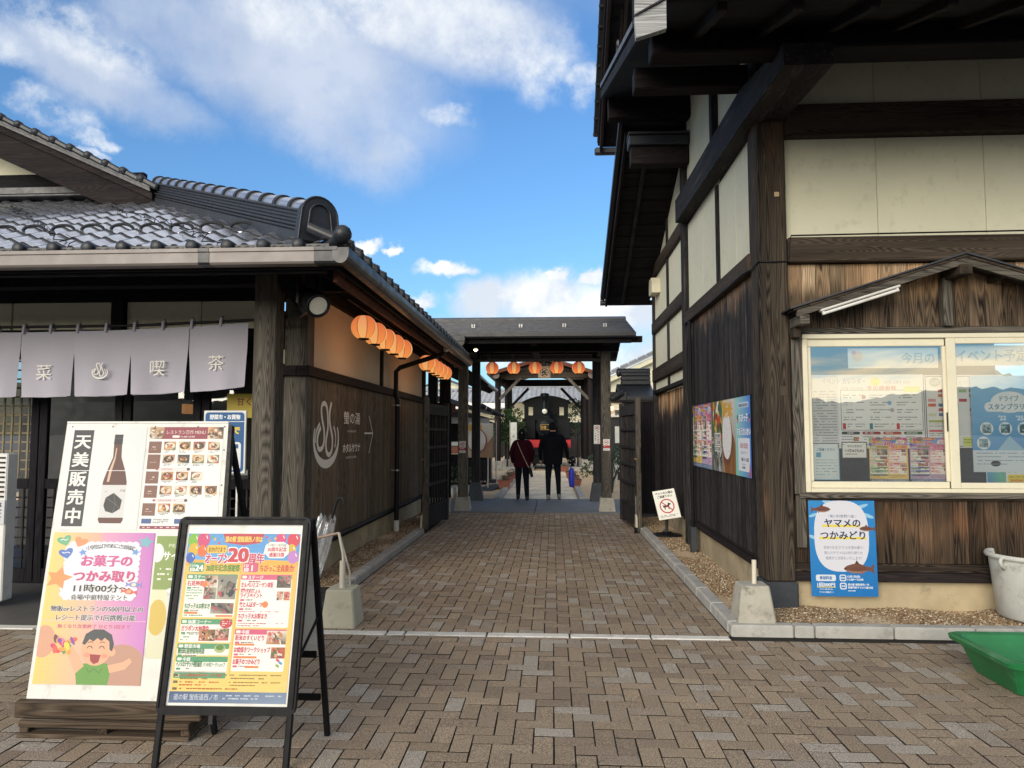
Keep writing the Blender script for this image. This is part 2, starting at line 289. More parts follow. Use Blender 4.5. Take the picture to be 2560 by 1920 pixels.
# pavers: sandy concrete, each block its own tone
def _paver(island):
    def f(t):
        if island: r = t.N('ShaderNodeNewGeometry').outputs['Random Per Island']
        else: r = t.N('ShaderNodeObjectInfo').outputs['Random']
        pos = t.N('ShaderNodeNewGeometry').outputs['Position']
        patch = t.mapr(t.noise(pos, 0.55, 4, 0.6), 0.35, 0.65, 0, 1)
        col = t.ramp(r, [(0.0, (0.190, 0.148, 0.112)), (0.20, (0.275, 0.214, 0.152)), (0.38, (0.220, 0.172, 0.128)), (0.55, (0.300, 0.235, 0.170)), (0.70, (0.240, 0.188, 0.140)), (0.84, (0.262, 0.220, 0.178)), (0.93, (0.325, 0.295, 0.255)), (1.0, (0.290, 0.255, 0.215))])
        grit = t.noise(pos, 175, 4, 0.9)
        col = t.mix(1.0, col, t.ramp(grit, [(0.38, (0.30, 0.30, 0.30)), (0.5, (0.95, 0.95, 0.95)), (0.60, (2.3, 2.25, 2.1))]), 'MULTIPLY')
        col = t.mix(t.mapr(patch, 0.2, 1.0, 0.0, 0.38), col, t.mix(1.0, col, (0.60, 0.58, 0.55, 1), 'MULTIPLY'))
        st = t.mapr(t.noise(pos, 2.3, 6, 0.7), 0.60, 0.74, 0, 0.6, smooth=True)
        col = t.mix(st, col, (0.055, 0.048, 0.040, 1))
        b = t.N('ShaderNodeBsdfPrincipled', inp={'Base Color': col, 'Roughness': 0.86, 'Specular IOR Level': 0.35, 'Normal': t.bump(grit, 0.55, 0.004)})
        return b.outputs[0]
    return f
M['paver'] = simple('sandy_concrete_paver', _paver(False)); M['paver_i'] = simple('sandy_concrete_pavers_joined', _paver(True))
def _gravel(t):
    r = t.N('ShaderNodeNewGeometry').outputs['Random Per Island']
    col = t.ramp(r, [(0.0, (0.085, 0.052, 0.028)), (0.25, (0.22, 0.145, 0.075)), (0.5, (0.30, 0.205, 0.11)), (0.7, (0.16, 0.11, 0.065)), (0.85, (0.42, 0.33, 0.21)), (1.0, (0.60, 0.54, 0.43))])
    return t.N('ShaderNodeBsdfPrincipled', inp={'Base Color': col, 'Roughness': 0.65}).outputs[0]
M['pebble'] = simple('brown_pebbles', _gravel)
def _gground(t):
    pos = t.N('ShaderNodeNewGeometry').outputs['Position']
    n = t.noise(pos, 45, 5, 0.8); v = t.N('ShaderNodeTexVoronoi', inp={'Vector': pos, 'Scale': 55.0})
    col = t.ramp(n, [(0.3, (0.30, 0.20, 0.12)), (0.5, (0.56, 0.42, 0.27)), (0.7, (0.78, 0.64, 0.45))])
    return t.N('ShaderNodeBsdfPrincipled', inp={'Base Color': col, 'Roughness': 0.9, 'Normal': t.bump(v.outputs[0], 0.9, 0.01)}).outputs[0]
M['gravelground'] = simple('gravel_ground', _gground)
def _leaf(t):
    r = t.N('ShaderNodeNewGeometry').outputs['Random Per Island']
    col = t.ramp(r, [(0.0, (0.012, 0.030, 0.010)), (0.5, (0.030, 0.065, 0.018)), (0.85, (0.055, 0.10, 0.028)), (1.0, (0.10, 0.14, 0.045))])
    return t.N('ShaderNodeBsdfPrincipled', inp={'Base Color': col, 'Roughness': 0.4, 'Specular IOR Level': 0.5}).outputs[0]
M['leaf'] = simple('glossy_green_leaf', _leaf)
M['bark'] = pmat('bark', (0.05, 0.038, 0.028), 0.9, var=0.3, scale=20, bump=0.5, bscale=60)
def _hill(t):
    pos = t.N('ShaderNodeNewGeometry').outputs['Position']
    n = t.noise(pos, 0.045, 8, 0.75)
    col = t.ramp(n, [(0.35, (0.035, 0.05, 0.03)), (0.5, (0.075, 0.075, 0.045)), (0.66, (0.15, 0.10, 0.06))])
    return t.N('ShaderNodeBsdfPrincipled', inp={'Base Color': col, 'Roughness': 1.0}).outputs[0]
M['hill'] = simple('wooded_hill', _hill)
def _ground(t):
    pos = t.N('ShaderNodeNewGeometry').outputs['Position']
    n = t.noise(pos, 1.2, 6, 0.6)
    return t.N('ShaderNodeBsdfPrincipled', inp={'Base Color': t.ramp(n, [(0.3, (0.06, 0.057, 0.052)), (0.7, (0.11, 0.10, 0.09))]), 'Roughness': 0.9}).outputs[0]
M['ground'] = simple('ground_asphalt', _ground)
def _lantern(t):
    oc = t.N('ShaderNodeTexCoord').outputs['Object']; s = t.N('ShaderNodeSeparateXYZ', inp={0: oc})
    a = t.math('ARCTAN2', s.outputs[0], s.outputs[1])
    k = t.math('FRACT', t.math('ADD', t.math('MULTIPLY', a, 4/math.tau), 0.25))      # four red and four pale gores
    pale = t.math('LESS_THAN', k, 0.5)
    edge = t.math('ABSOLUTE', t.math('SUBTRACT', t.math('FRACT', t.math('MULTIPLY', k, 2.0)), 0.5))
    rib = t.mapr(edge, 0.44, 0.47, 0, 1)
    # light of the bulb, stronger towards the bottom of the paper where it hangs
    glow = t.mapr(s.outputs[2], -0.13, 0.12, 1.15, 0.42)
    fil = t.mapr(t.math('ABSOLUTE', t.math('SUBTRACT', t.math('FRACT', t.math('MULTIPLY', s.outputs[2], 90.0)), 0.5)), 0.32, 0.5, 1.0, 0.78)
    e = t.mix(pale, t.mix(t.mapr(glow, 0.42, 1.15, 0, 1), (0.70, 0.055, 0.030, 1), (1.0, 0.25, 0.07, 1)), t.mix(t.mapr(glow, 0.42, 1.15, 0, 1), (0.72, 0.36, 0.17, 1), (0.95, 0.48, 0.12, 1)))
    e = t.mix(rib, e, (0.28, 0.04, 0.010, 1))
    b = t.N('ShaderNodeBsdfPrincipled', inp={'Base Color': t.mix(pale, (0.10, 0.015, 0.01, 1), (0.12, 0.06, 0.03, 1)), 'Roughness': 0.8, 'Emission Color': e})
    t.l.new(t.math('MULTIPLY', t.math('MULTIPLY', glow, fil), 0.50), b.inputs['Emission Strength'])
    return b.outputs[0]
def _lant2(t):
    oc = t.N('ShaderNodeTexCoord').outputs['Object']; s = t.N('ShaderNodeSeparateXYZ', inp={0: oc})
    a = t.math('ARCTAN2', s.outputs[0], s.outputs[1]); k = t.math('FRACT', t.math('ADD', t.math('MULTIPLY', a, 4/math.tau), 0.25)); pale = t.math('LESS_THAN', k, 0.5)
    edge = t.math('ABSOLUTE', t.math('SUBTRACT', t.math('FRACT', t.math('MULTIPLY', k, 2.0)), 0.5)); rib = t.mapr(edge, 0.455, 0.475, 0, 1)
    g_ = t.mapr(s.outputs[2], -0.12, 0.12, 1.0, 0.0); fil = t.mapr(t.math('ABSOLUTE', t.math('SUBTRACT', t.math('FRACT', t.math('MULTIPLY', s.outputs[2], 90.0)), 0.5)), 0.32, 0.5, 1.0, 0.84)
    e = t.mix(pale, t.mix(g_, (0.80, 0.17, 0.06, 1), (1.0, 0.34, 0.08, 1)), t.mix(g_, (0.90, 0.33, 0.14, 1), (1.0, 0.50, 0.16, 1)))
    e = t.mix(rib, e, (0.30, 0.05, 0.015, 1))
    b = t.N('ShaderNodeBsdfPrincipled', inp={'Base Color': t.mix(pale, (0.12, 0.03, 0.015, 1), (0.14, 0.06, 0.03, 1)), 'Roughness': 0.8, 'Specular IOR Level': 0.1, 'Emission Color': e})
    t.l.new(t.math('MULTIPLY', fil, 0.46), b.inputs['Emission Strength']); return b.outputs[0]
M['lantern'] = simple('lit_lantern_paper', _lantern); M['lantern2'] = simple('lit_peach_lantern_paper', _lant2)
def _rear(t):
    pos = t.N('ShaderNodeNewGeometry').outputs['Position']
    n = t.noise(pos, 1.5, 5, 0.6)
    return t.N('ShaderNodeBsdfPrincipled', inp={'Base Color': t.ramp(n, [(0.3, (0.20, 0.22, 0.25)), (0.7, (0.32, 0.34, 0.37))]), 'Roughness': 0.3}).outputs[0]
M['silvertile'] = simple('silver_grey_roof_tile', _rear)

# ------------------------------------------------------------------ mesh building
ORG = {}
def org(o): return ORG[o.name]
class MB:
    def __init__(s): s.v = []; s.f = []; s.m = []; s.s = []
    def add(s, vs, fs, mi=0, sm=False):
        b = len(s.v); s.v += [tuple(p) for p in vs]
        for f in fs: s.f.append([b+i for i in f]); s.m.append(mi); s.s.append(sm)
        return s
    def box(s, x0, x1, y0, y1, z0, z1, mi=0, T=None):
        p = [(x, y, z) for x in (x0, x1) for y in (y0, y1) for z in (z0, z1)]
        if T: p = [T @ Vector(q) for q in p]
        return s.add(p, [(0, 1, 3, 2), (4, 6, 7, 5), (0, 4, 5, 1), (2, 3, 7, 6), (0, 2, 6, 4), (1, 5, 7, 3)], mi)
    def cbox(s, x0, x1, y0, y1, z0, z1, c=0.004, mi=0, T=None):
        """box with chamfered edges"""
        if x0 > x1: x0, x1 = x1, x0
        if y0 > y1: y0, y1 = y1, y0
        if z0 > z1: z0, z1 = z1, z0
        c = min(c, (x1-x0)*.4, (y1-y0)*.4, (z1-z0)*.4)
        vs = []; idx = {}
        for ix, x in enumerate((x0, x1)):
            for iy, y in enumerate((y0, y1)):
                for iz, z in enumerate((z0, z1)):
                    a = (x, y, z); sg = (1-2*ix, 1-2*iy, 1-2*iz)
                    for k in range(3):
                        q = [a[j]+(0 if j == k else sg[j]*c) for j in range(3)]
                        idx[(ix, iy, iz, k)] = len(vs); vs.append(tuple(q))
        fs = []
        for k in range(3):
            o1, o2 = [(1, 2), (2, 0), (0, 1)][k]
            for side in (0, 1):
                loop = []
                for a, b in ((0, 0), (1, 0), (1, 1), (0, 1)):
                    t = [0, 0, 0]; t[k] = side; t[o1] = a; t[o2] = b; loop.append(idx[(*t, k)])
                fs.append(loop if side else loop[::-1])
            for a in (0, 1):
                for b in (0, 1):
                    t0 = [0, 0, 0]; t1 = [0, 0, 0]; t0[o1] = t1[o1] = a; t0[o2] = t1[o2] = b; t1[k] = 1
                    q = [idx[(*t0, o1)], idx[(*t1, o1)], idx[(*t1, o2)], idx[(*t0, o2)]]
                    fs.append(q if (a == b) == (k != 9) and (a ^ b) == 0 else q[::-1])
        for ix in (0, 1):
            for iy in (0, 1):
                for iz in (0, 1):
                    q = [idx[(ix, iy, iz, k)] for k in range(3)]
                    fs.append(q if (ix+iy+iz) % 2 else q[::-1])
        if T: vs = [T @ Vector(q) for q in vs]
        return s.add(vs, fs, mi)
    def beam(s, p0, p1, w, h, up=(0, 0, 1), mi=0, c=0.003):
        """rectangular bar from p0 to p1; w across, h along 'up'"""
        p0, p1 = Vector(p0), Vector(p1); L = (p1-p0).length; d = (p1-p0).normalized(); u = Vector(up)
        r = d.cross(u).normalized(); u = r.cross(d).normalized()
        T = Matrix((( d.x, r.x, u.x, p0.x), (d.y, r.y, u.y, p0.y), (d.z, r.z, u.z, p0.z), (0, 0, 0, 1)))
        return s.cbox(0, L, -w/2, w/2, -h/2, h/2, c, mi, T)
    def cyl(s, p0, p1, r0, r1=None, n=12, mi=0, caps=True, sm=True):
        r1 = r0 if r1 is None else r1; p0, p1 = Vector(p0), Vector(p1); d = (p1-p0).normalized()
        a = d.orthogonal().normalized(); b = d.cross(a); vs = []
        for p, r in ((p0, r0), (p1, r1)):
            for i in range(n):
                t = math.tau*i/n; vs.append(p+(a*math.cos(t)+b*math.sin(t))*r)
        s.add(vs, [(i, (i+1) % n, n+(i+1) % n, n+i) for i in range(n)], mi, sm)
        if caps:
            s.add(vs[:n], [list(range(n))[::-1]], mi); s.add(vs[n:], [list(range(n))], mi)
        return s
    def tube(s, pts, r, n=8, mi=0, closed=False):
        pts = [Vector(p) for p in pts]; k = len(pts); rr = r if isinstance(r, (list, tuple)) else [r]*k
        vs = []; a = None
        for i, p in enumerate(pts):
            q0 = pts[i-1] if (i or closed) else p; q1 = pts[(i+1) % k] if (i < k-1 or closed) else p
            d = (q1-q0).normalized()
            if a is None: a = d.orthogonal().normalized()
            a = (a-d*a.dot(d)).normalized(); b = d.cross(a)
            for j in range(n):
                t = math.tau*j/n; vs.append(p+(a*math.cos(t)+b*math.sin(t))*rr[i])
        fs = []
        for i in range(k if closed else k-1):
            i2 = (i+1) % k
            for j in range(n): fs.append((i*n+j, i*n+(j+1) % n, i2*n+(j+1) % n, i2*n+j))
        s.add(vs, fs, mi, True)
        if not closed:
            s.add(vs[:n], [list(range(n))[::-1]], mi); s.add(vs[-n:], [list(range(n))], mi)
        return s
    def lathe(s, c, prof, n=20, mi=0, axis='z', sm=True):
        vs = []; k = len(prof); c = Vector(c)
        for r, h in prof:
            for j in range(n):
                t = math.tau*j/n
                if axis == 'z': q = Vector((r*math.cos(t), r*math.sin(t), h))
                elif axis == 'y': q = Vector((r*math.cos(t), h, r*math.sin(t)))
                else: q = Vector((h, r*math.cos(t), r*math.sin(t)))
                vs.append(c+q)
        fs = [(i*n+j, i*n+(j+1) % n, (i+1)*n+(j+1) % n, (i+1)*n+j) for i in range(k-1) for j in range(n)]
        return s.add(vs, fs, mi, sm)
    def prism(s, poly, axis, a0, a1, mi=0):
        """polygon extruded along an axis. poly: list of the two other coordinates, in axis order"""
        def P(u, v, w): return {'x': (w, u, v), 'y': (u, w, v), 'z': (u, v, w)}[axis]
        n = len(poly); vs = [P(u, v, a0) for u, v in poly]+[P(u, v, a1) for u, v in poly]
        ar = sum(poly[i][0]*poly[(i+1) % n][1]-poly[(i+1) % n][0]*poly[i][1] for i in range(n))
        fl = (ar > 0) ^ (a1 > a0) ^ (axis == 'y')
        fs = [list(range(n))[::-1], list(range(n, 2*n))]+[(i, (i+1) % n, n+(i+1) % n, n+i) for i in range(n)]
        if fl: fs = [f[::-1] for f in fs]
        return s.add(vs, fs, mi)
    def quad(s, a, b, c, d, mi=0): return s.add([a, b, c, d], [(0, 1, 2, 3)], mi)
    def T(s, mat, start=0):
        s.v[start:] = [tuple(mat @ Vector(p)) for p in s.v[start:]]; return s
    def build(s, name, mat, parent=None, origin=None, T=None):
        vs = s.v
        if T is not None: vs = [tuple(T @ Vector(p)) for p in vs]
        if parent is not None: o3 = org(parent)
        elif origin is not None: o3 = Vector(origin)
        else:
            a = np.array(vs); o3 = Vector(((a[:, 0].min()+a[:, 0].max())/2, (a[:, 1].min()+a[:, 1].max())/2, a[:, 2].min()))
        me = bpy.data.meshes.new(name); a = np.array(vs, dtype=float)-np.array(o3)
        me.from_pydata(a.tolist(), [], s.f)
        mats = mat if isinstance(mat, (list, tuple)) else [mat]
        for q in mats: me.materials.append(q)
        if len(mats) > 1: me.polygons.foreach_set('material_index', s.m)
        me.polygons.foreach_set('use_smooth', s.s); me.update()
        o = bpy.data.objects.new(name, me); COL.objects.link(o)
        if parent is not None: o.parent = parent
        else: o.location = o3
        ORG[o.name] = o3.copy() if isinstance(o3, Vector) else Vector(o3)
        return o
def tag(o, label=None, cat=None, group=None, kind=None):
    if label: o['label'] = label
    if cat: o['category'] = cat
    if group: o['group'] = group
    if kind: o['kind'] = kind
    return o
def empty(name, loc, label, cat, group=None):
    o = bpy.data.objects.new(name, None); COL.objects.link(o); o.location = loc; o.empty_display_size = 0.1
    ORG[o.name] = Vector(loc); return tag(o, label, cat, group)
def copy_tree(o, loc, label=None, rotz=None, par=None):
    c = o.copy(); COL.objects.link(c)
    if par is None:
        c.location = loc; ORG[c.name] = Vector(loc)
        if rotz is not None: c.rotation_euler.z = rotz
        if label: c['label'] = label
    else: c.parent = par
    for ch in list(o.children): copy_tree(ch, None, par=c)
    return c
def inst(proto_mesh, name, loc, parent, rotz=0.0, scale=None):
    o = bpy.data.objects.new(name, proto_mesh); COL.objects.link(o); o.parent = parent
    o.location = Vector(loc)-org(parent); o.rotation_euler.z = rotz
    if scale: o.scale = scale
    return o

# ------------------------------------------------------------------ lettering and print
_tc = {}
_cu = bpy.data.curves.new('type', 'FONT'); _cu.resolution_u = 2
_to = bpy.data.objects.new('type', _cu); COL.objects.link(_to)
def glyphs(body, off=0.0, sp=1.0, shear=0.0):
    k = (body, off, sp, shear)
    if k not in _tc:
        _cu.body = body; _cu.offset = off; _cu.space_character = sp; _cu.shear = shear
        dg = bpy.context.evaluated_depsgraph_get(); dg.update()
        me = bpy.data.meshes.new_from_object(_to.evaluated_get(dg))
        v = np.array([x.co[:2] for x in me.vertices]).reshape(-1, 2); f = [list(p.vertices) for p in me.polygons]
        fl = [q if me.polygons[i].normal.z > 0 else q[::-1] for i, q in enumerate(f)]
        bpy.data.meshes.remove(me); _tc[k] = (v, fl)
    return _tc[k]
def lin(h):
    h = h.lstrip('#'); h = ''.join(a*2 for a in h) if len(h) == 3 else h; c = [int(h[i:i+2], 16)/255 for i in (0, 2, 4)]
    return [x/12.92 if x <= 0.04045 else ((x+0.055)/1.055)**2.4 for x in c]
class Print:
    """flat printed sheet. Units: centimetres from the top left corner, y down."""
    def __init__(s, w, h, col='#ffffff'):
        s.w, s.h = w, h; s.v = []; s.f = []; s.c = []; s.z = 0.0; s.k = 0; s.bb = []; s.sy = 1.0
        s.rect(0, 0, w, h, col)
    def _add(s, pts, faces, col, dz=0.018):
        pts = [(x, y*s.sy) for x, y in pts]
        pts = [(min(max(x, 0.0), s.w), min(max(y, 0.0), s.h)) for x, y in pts]      # nothing prints past the edge of the sheet
        s.k += 1; b = len(s.v); L = lin(col); xs = [q[0] for q in pts]; ys = [q[1] for q in pts]; bb = (min(xs), max(xs), min(ys), max(ys)); lv = 0
        for q in s.bb:      # each shape lies one ink layer above whatever it overlaps
            if q[4] >= lv and q[0] < bb[1] and q[1] > bb[0] and q[2] < bb[3] and q[3] > bb[2]: lv = q[4]+1
        s.bb.append((*bb, lv)); z_ = lv*0.005
        s.v += [(x/100, y/100, z_/100) for x, y in pts]; s.c += [L]*len(pts)
        s.f += [[b+i for i in f] for f in faces]
    def poly(s, pts, col): s._add(pts, [list(range(len(pts)))[::-1]], col)
    def rect(s, x, y, w, h, col, cols=None):
        s._add([(x, y), (x+w, y), (x+w, y+h), (x, y+h)], [(3, 2, 1, 0)], col)
        if cols: s.c[-4:] = [lin(q) for q in cols]
    def rrect(s, x, y, w, h, r, col):
        p = []
        for cx, cy, a in ((x+w-r, y+r, -90), (x+w-r, y+h-r, 0), (x+r, y+h-r, 90), (x+r, y+r, 180)):
            for i in range(5): t = R(a+i*22.5); p.append((cx+r*math.cos(t), cy+r*math.sin(t)))
        s.poly(p, col)
    def ell(s, cx, cy, rx, ry, col, n=20, rot=0):
        c, d = math.cos(R(rot)), math.sin(R(rot)); p = []
        for i in range(n):
            t = math.tau*i/n; u, v = rx*math.cos(t), ry*math.sin(t); p.append((cx+u*c-v*d, cy+u*d+v*c))
        s.poly(p, col)
    def ring(s, cx, cy, r0, r1, col, n=28, a0=0, a1=360):
        p = []; m = n if a1-a0 >= 360 else n+1
        for i in range(m):
            t = R(a0+(a1-a0)*i/n); p += [(cx+r0*math.cos(t), cy+r0*math.sin(t)), (cx+r1*math.cos(t), cy+r1*math.sin(t))]
        fs = [(2*i, (2*i+2) % (2*m), (2*i+3) % (2*m), 2*i+1) for i in range(m if a1-a0 >= 360 else m-1)]
        s._add(p, fs, col)
    def star(s, cx, cy, r, col, rot=0, n=5, q=0.5):
        s.poly([(cx+(r if i % 2 == 0 else r*q)*math.sin(R(rot)+math.pi*i/n), cy-(r if i % 2 == 0 else r*q)*math.cos(R(rot)+math.pi*i/n)) for i in range(2*n)], col)
    def line(s, pts, w, col):
        P2 = [Vector(p) for p in pts]; L = []; Rr = []
        for i, p in enumerate(P2):
            d = (P2[min(i+1, len(P2)-1)]-P2[max(i-1, 0)]).normalized(); n = Vector((-d.y, d.x))
            ww = w[i] if isinstance(w, (list, tuple)) else w
            L.append(tuple(p+n*ww/2)); Rr.append(tuple(p-n*ww/2))
        n = len(P2); s._add(L+Rr, [(i, i+1, n+i+1, n+i) for i in range(n-1)], col)
    def text(s, body, x, y, h, col, w=None, bold=0.0, align='l', rot=0, outline=None, ow=0.045, shear=0, sp=1.0):
        """y is the baseline, h the height of a full kanji"""
        if outline:
            q = (bold*0.9+ow*0.55)*h
            for dx, dy in ((q, q), (-q, q), (q, -q), (-q, -q), (q, 0), (-q, 0)): s.text(body, x+dx, y+dy, h, outline, w, 0, align, rot, None, 0, shear, sp)
        if bold > 0.012:
            q = bold*h*0.85
            for dx, dy in ((q, -q*.6), (-q, -q*.6), (q, q*.6), (-q, q*.6)): s.text(body, x+dx, y+dy, h, col, w, 0, align, rot, None, 0, shear, sp)
            return
        v, f = glyphs(body, 0.0, sp, shear)
        if not len(v): return
        bv, _ = glyphs(body, 0.0, sp, shear)
        k = h/0.95; x0, x1 = bv[:, 0].min(), bv[:, 0].max(); kx = k if w is None else w/(x1-x0)
        W_ = (x1-x0)*kx; ox = {'l': 0, 'c': -W_/2, 'r': -W_}[align]; c, d = math.cos(R(rot)), math.sin(R(rot)); p = []
        for a, b in v:
            u, q = (a-x0)*kx+ox, -(b*k); p.append((x+u*c-q*d, y+u*d+q*c))
        s._add(p, f, col)
    def lines(s, x, y, w, n, lh, col, th=0.45, seed=None, fill=0.8):
        rs = random.Random(seed if seed is not None else int(x*131+y*17+w*7)); pts = []; fs = []
        for i in range(n):
            yy = y+i*lh; xx = x; end = x+w*(1 if i < n-1 else rs.uniform(0.4, 0.95))
            while xx < end:
                u = rs.uniform(0.5, 2.2)*th*1.4
                if rs.random() < fill:
                    b = len(pts); t2 = th*rs.uniform(0.75, 1.0); pts += [(xx, yy), (min(xx+u, end), yy), (min(xx+u, end), yy+t2), (xx, yy+t2)]; fs.append((b+3, b+2, b+1, b))
                xx += u+th*0.3
        if pts: s._add(pts, fs, col)
    def photo(s, x, y, w, h, cols, seed=0, n=26, bg=None, plate=None):
        """a small printed photograph: soft patches of its colours inside the frame"""
        rs = random.Random(seed); s.rect(x, y, w, h, bg or cols[0], [rs.choice(cols) for _ in range(4)])
        if plate: s.ell(x+w/2, y+h/2, w*0.42, h*0.40, plate)
        for i in range(n):
            rx, ry = w*rs.uniform(0.04, 0.15), h*rs.uniform(0.05, 0.16)
            if plate: t = rs.uniform(0, math.tau); q = rs.uniform(0, 0.26); cx, cy = x+w/2+w*q*math.cos(t), y+h/2+h*q*math.sin(t)
            else: cx, cy = rs.uniform(x+rx, x+w-rx), rs.uniform(y+ry, y+h-ry)
            s.ell(cx, cy, rx, ry, rs.choice(cols), 7, rs.uniform(0, 90))
            s.z -= 0.014
        s.z += 0.01
    def build(s, name, parent, tl, ux, uy, mat=None, wave=0.0, origin=None, k=(1, 1)):
        """tl: world point of the top left corner; ux: world direction of x; uy: of y (down)"""
        tl, ux, uy = Vector(tl), Vector(ux).normalized(), Vector(uy).normalized(); nz = ux.cross(uy)*-1
        a = np.array(s.v)*np.array((k[0], k[1], 1)); W3 = np.array(tl)[None]+a[:, :1]*np.array(ux)[None]+a[:, 1:2]*np.array(uy)[None]+a[:, 2:3]*np.array(nz)[None]
        if parent is not None: o3 = org(parent)
        else: o3 = Vector(tl)+ux*s.w/200+uy*s.h/100 if origin is None else Vector(origin)
        me = bpy.data.meshes.new(name); me.from_pydata((W3-np.array(o3)).tolist(), [], [f[::-1] for f in s.f])
        at = me.color_attributes.new('ink', 'FLOAT_COLOR', 'POINT')
        at.data.foreach_set('color', np.concatenate([np.array(s.c), np.ones((len(s.c), 1))], 1).ravel())
        me.materials.append(mat or M['print']); me.update()
        o = bpy.data.objects.new(name, me); COL.objects.link(o)
        if parent is not None: o.parent = parent
        else: o.location = o3
        ORG[o.name] = Vector(o3); return o
# ================================================================== GROUND
g = MB(); n = 24
g.quad((-900, -900, -0.09), (900, -900, -0.09), (900, 900, -0.09), (-900, 900, -0.09)); tag(g.build('ground', M['ground'], origin=(0, 0, -0.09)), kind='structure')
def hill_ring(name, r, a0, a1, hfun, seg):
    b = MB(); vs = []; K = 14
    for i in range(seg+1):
        a = R(a0+(a1-a0)*i/seg); H = hfun(math.degrees(a))
        for k in range(K+1):
            f = k/K; rr = r+f*260; h = H*math.sin(min(1, f*1.25)*math.pi/2)*(0.9+0.1*math.sin(i*1.7+k*2.3)) - 1
            vs.append((rr*math.sin(a), rr*math.cos(a), h if k else -2))
    b.add(vs, [(i*(K+1)+k, (i+1)*(K+1)+k, (i+1)*(K+1)+k+1, i*(K+1)+k+1) for i in range(seg) for k in range(K)], 0, True)
    return tag(b.build(name, M['hill'], origin=(r*math.sin(R((a0+a1)/2)), r*math.cos(R((a0+a1)/2)), 0)), kind='structure')
def hh(a):
    return 50+9*math.sin(a*0.21+1.1)+6*math.sin(a*0.47+0.4)+2.2*math.sin(a*1.3)+1.0*math.sin(a*3.1)
hill_ring('hills', 640, -70, 70, hh, 200)
hill_ring('hills_behind', 700, 110, 250, lambda a: hh(a)*.85, 140)

# paving: joint bed + blocks
pav = MB(); pav.box(-7, 6, 1.2, 13.86, -0.085, -0.013); pav = tag(pav.build('paving', M['joint'], origin=(0, 6, -0.08)), kind='structure')
def herring(x0, x1, y0, y1, ox=0.0, oy=0.0):
    out = []; w = 0.1
    i0, i1 = int((x0-ox)/w)-2, int((x1-ox)/w)+2; j0, j1 = int((y0-oy)/w)-2, int((y1-oy)/w)+2
    for i in range(i0, i1+1):
        for j in range(j0, j1+1):
            s = (i+j) % 4
            if s == 0: b = (i*w, (i+2)*w, j*w, (j+1)*w)
            elif s == 2: b = (i*w, (i+1)*w, j*w, (j+2)*w)
            else: continue
            a = (max(b[0]+ox, x0), min(b[1]+ox, x1), max(b[2]+oy, y0), min(b[3]+oy, y1))
            if a[1]-a[0] < 0.03 or a[3]-a[2] < 0.03: continue
            out.append((a, s, a[1]-a[0] > 0.199 or a[1]-a[0] < 0.101 and a[3]-a[2] > 0.199))
    return out
def front_lim(x): return 5.445
bricks = [(b, s, f) for b, s, f in herring(-6.5, 5.6, 1.6, 5.445)]+[(b, s, f) for b, s, f in herring(-1.94, 1.315, 5.55, 13.84, ox=0.03, oy=0.05)]
# those seen largest become blocks of their own, the rest one joined field
def pfit(x, y, z=0):
    p = Vector((x, y, z))-cam.location; Rm = cam.rotation_euler.to_matrix(); q = Rm.transposed() @ p
    return (1280+1800*q.x/-q.z, 960-1800*q.y/-q.z, -q.z) if q.z < -0.1 else (9e9, 9e9, 1)
cand = []
for k, (b, s, full) in enumerate(bricks):
    cx, cy = (b[0]+b[1])/2, (b[2]+b[3])/2; u, v, dz = pfit(cx, cy)
    if -30 < u < 2590 and v < 1950 and full and abs((b[1]-b[0])-(0.2 if s == 0 else 0.1)) < 1e-6 and abs((b[3]-b[2])-(0.1 if s == 0 else 0.2)) < 1e-6:
        hid = (60 < u < 800 and v > 1500) and u < 760
        if not hid: cand.append((dz, k))
cand.sort(); single = set(k for _, k in cand[:300])
mb = MB(); mb.cbox(-0.0965, 0.0965, -0.0465, 0.0465, -0.06, 0.0, 0.0012)
def dark_sides(me):      # flanks in dark joint sand, which also paints in the joints' shade
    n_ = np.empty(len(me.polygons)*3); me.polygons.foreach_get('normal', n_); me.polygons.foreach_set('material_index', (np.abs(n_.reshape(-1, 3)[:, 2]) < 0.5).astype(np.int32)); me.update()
bm0 = mb.build('brick', [M['paver'], M['joint']], pav, ); bm0.data.name = 'paving_block'; dark_sides(bm0.data)
bmesh_data = bm0.data; bpy.data.objects.remove(bm0)
va = np.array([v.co[:] for v in bmesh_data.vertices])+np.array(org(pav)); bmesh_data.vertices.foreach_set('co', va.ravel())
rs = random.Random(3)
field = MB()
for k, (b, s, full) in enumerate(bricks):
    cx, cy = (b[0]+b[1])/2, (b[2]+b[3])/2; dz = rs.uniform(-0.003, 0.0015)
    if k in single:
        o = inst(bmesh_data, 'brick', (cx+rs.uniform(-.001, .001), cy+rs.uniform(-.001, .001), dz), pav, 0 if s == 0 else math.pi/2)
        o.rotation_euler.x = rs.uniform(-.012, .012); o.rotation_euler.y = rs.uniform(-.012, .012)
    else:
        u, v, q = pfit(cx, cy)
        if not(-250 < u < 2810) or v > 2300: continue
        field.cbox(b[0]+.0035, b[1]-.0035, b[2]+.0035, b[3]-.0035, -.06, dz, .0012)
fo = tag(field.build('brick_field', [M['paver_i'], M['joint']], pav), kind='stuff'); dark_sides(fo.data)

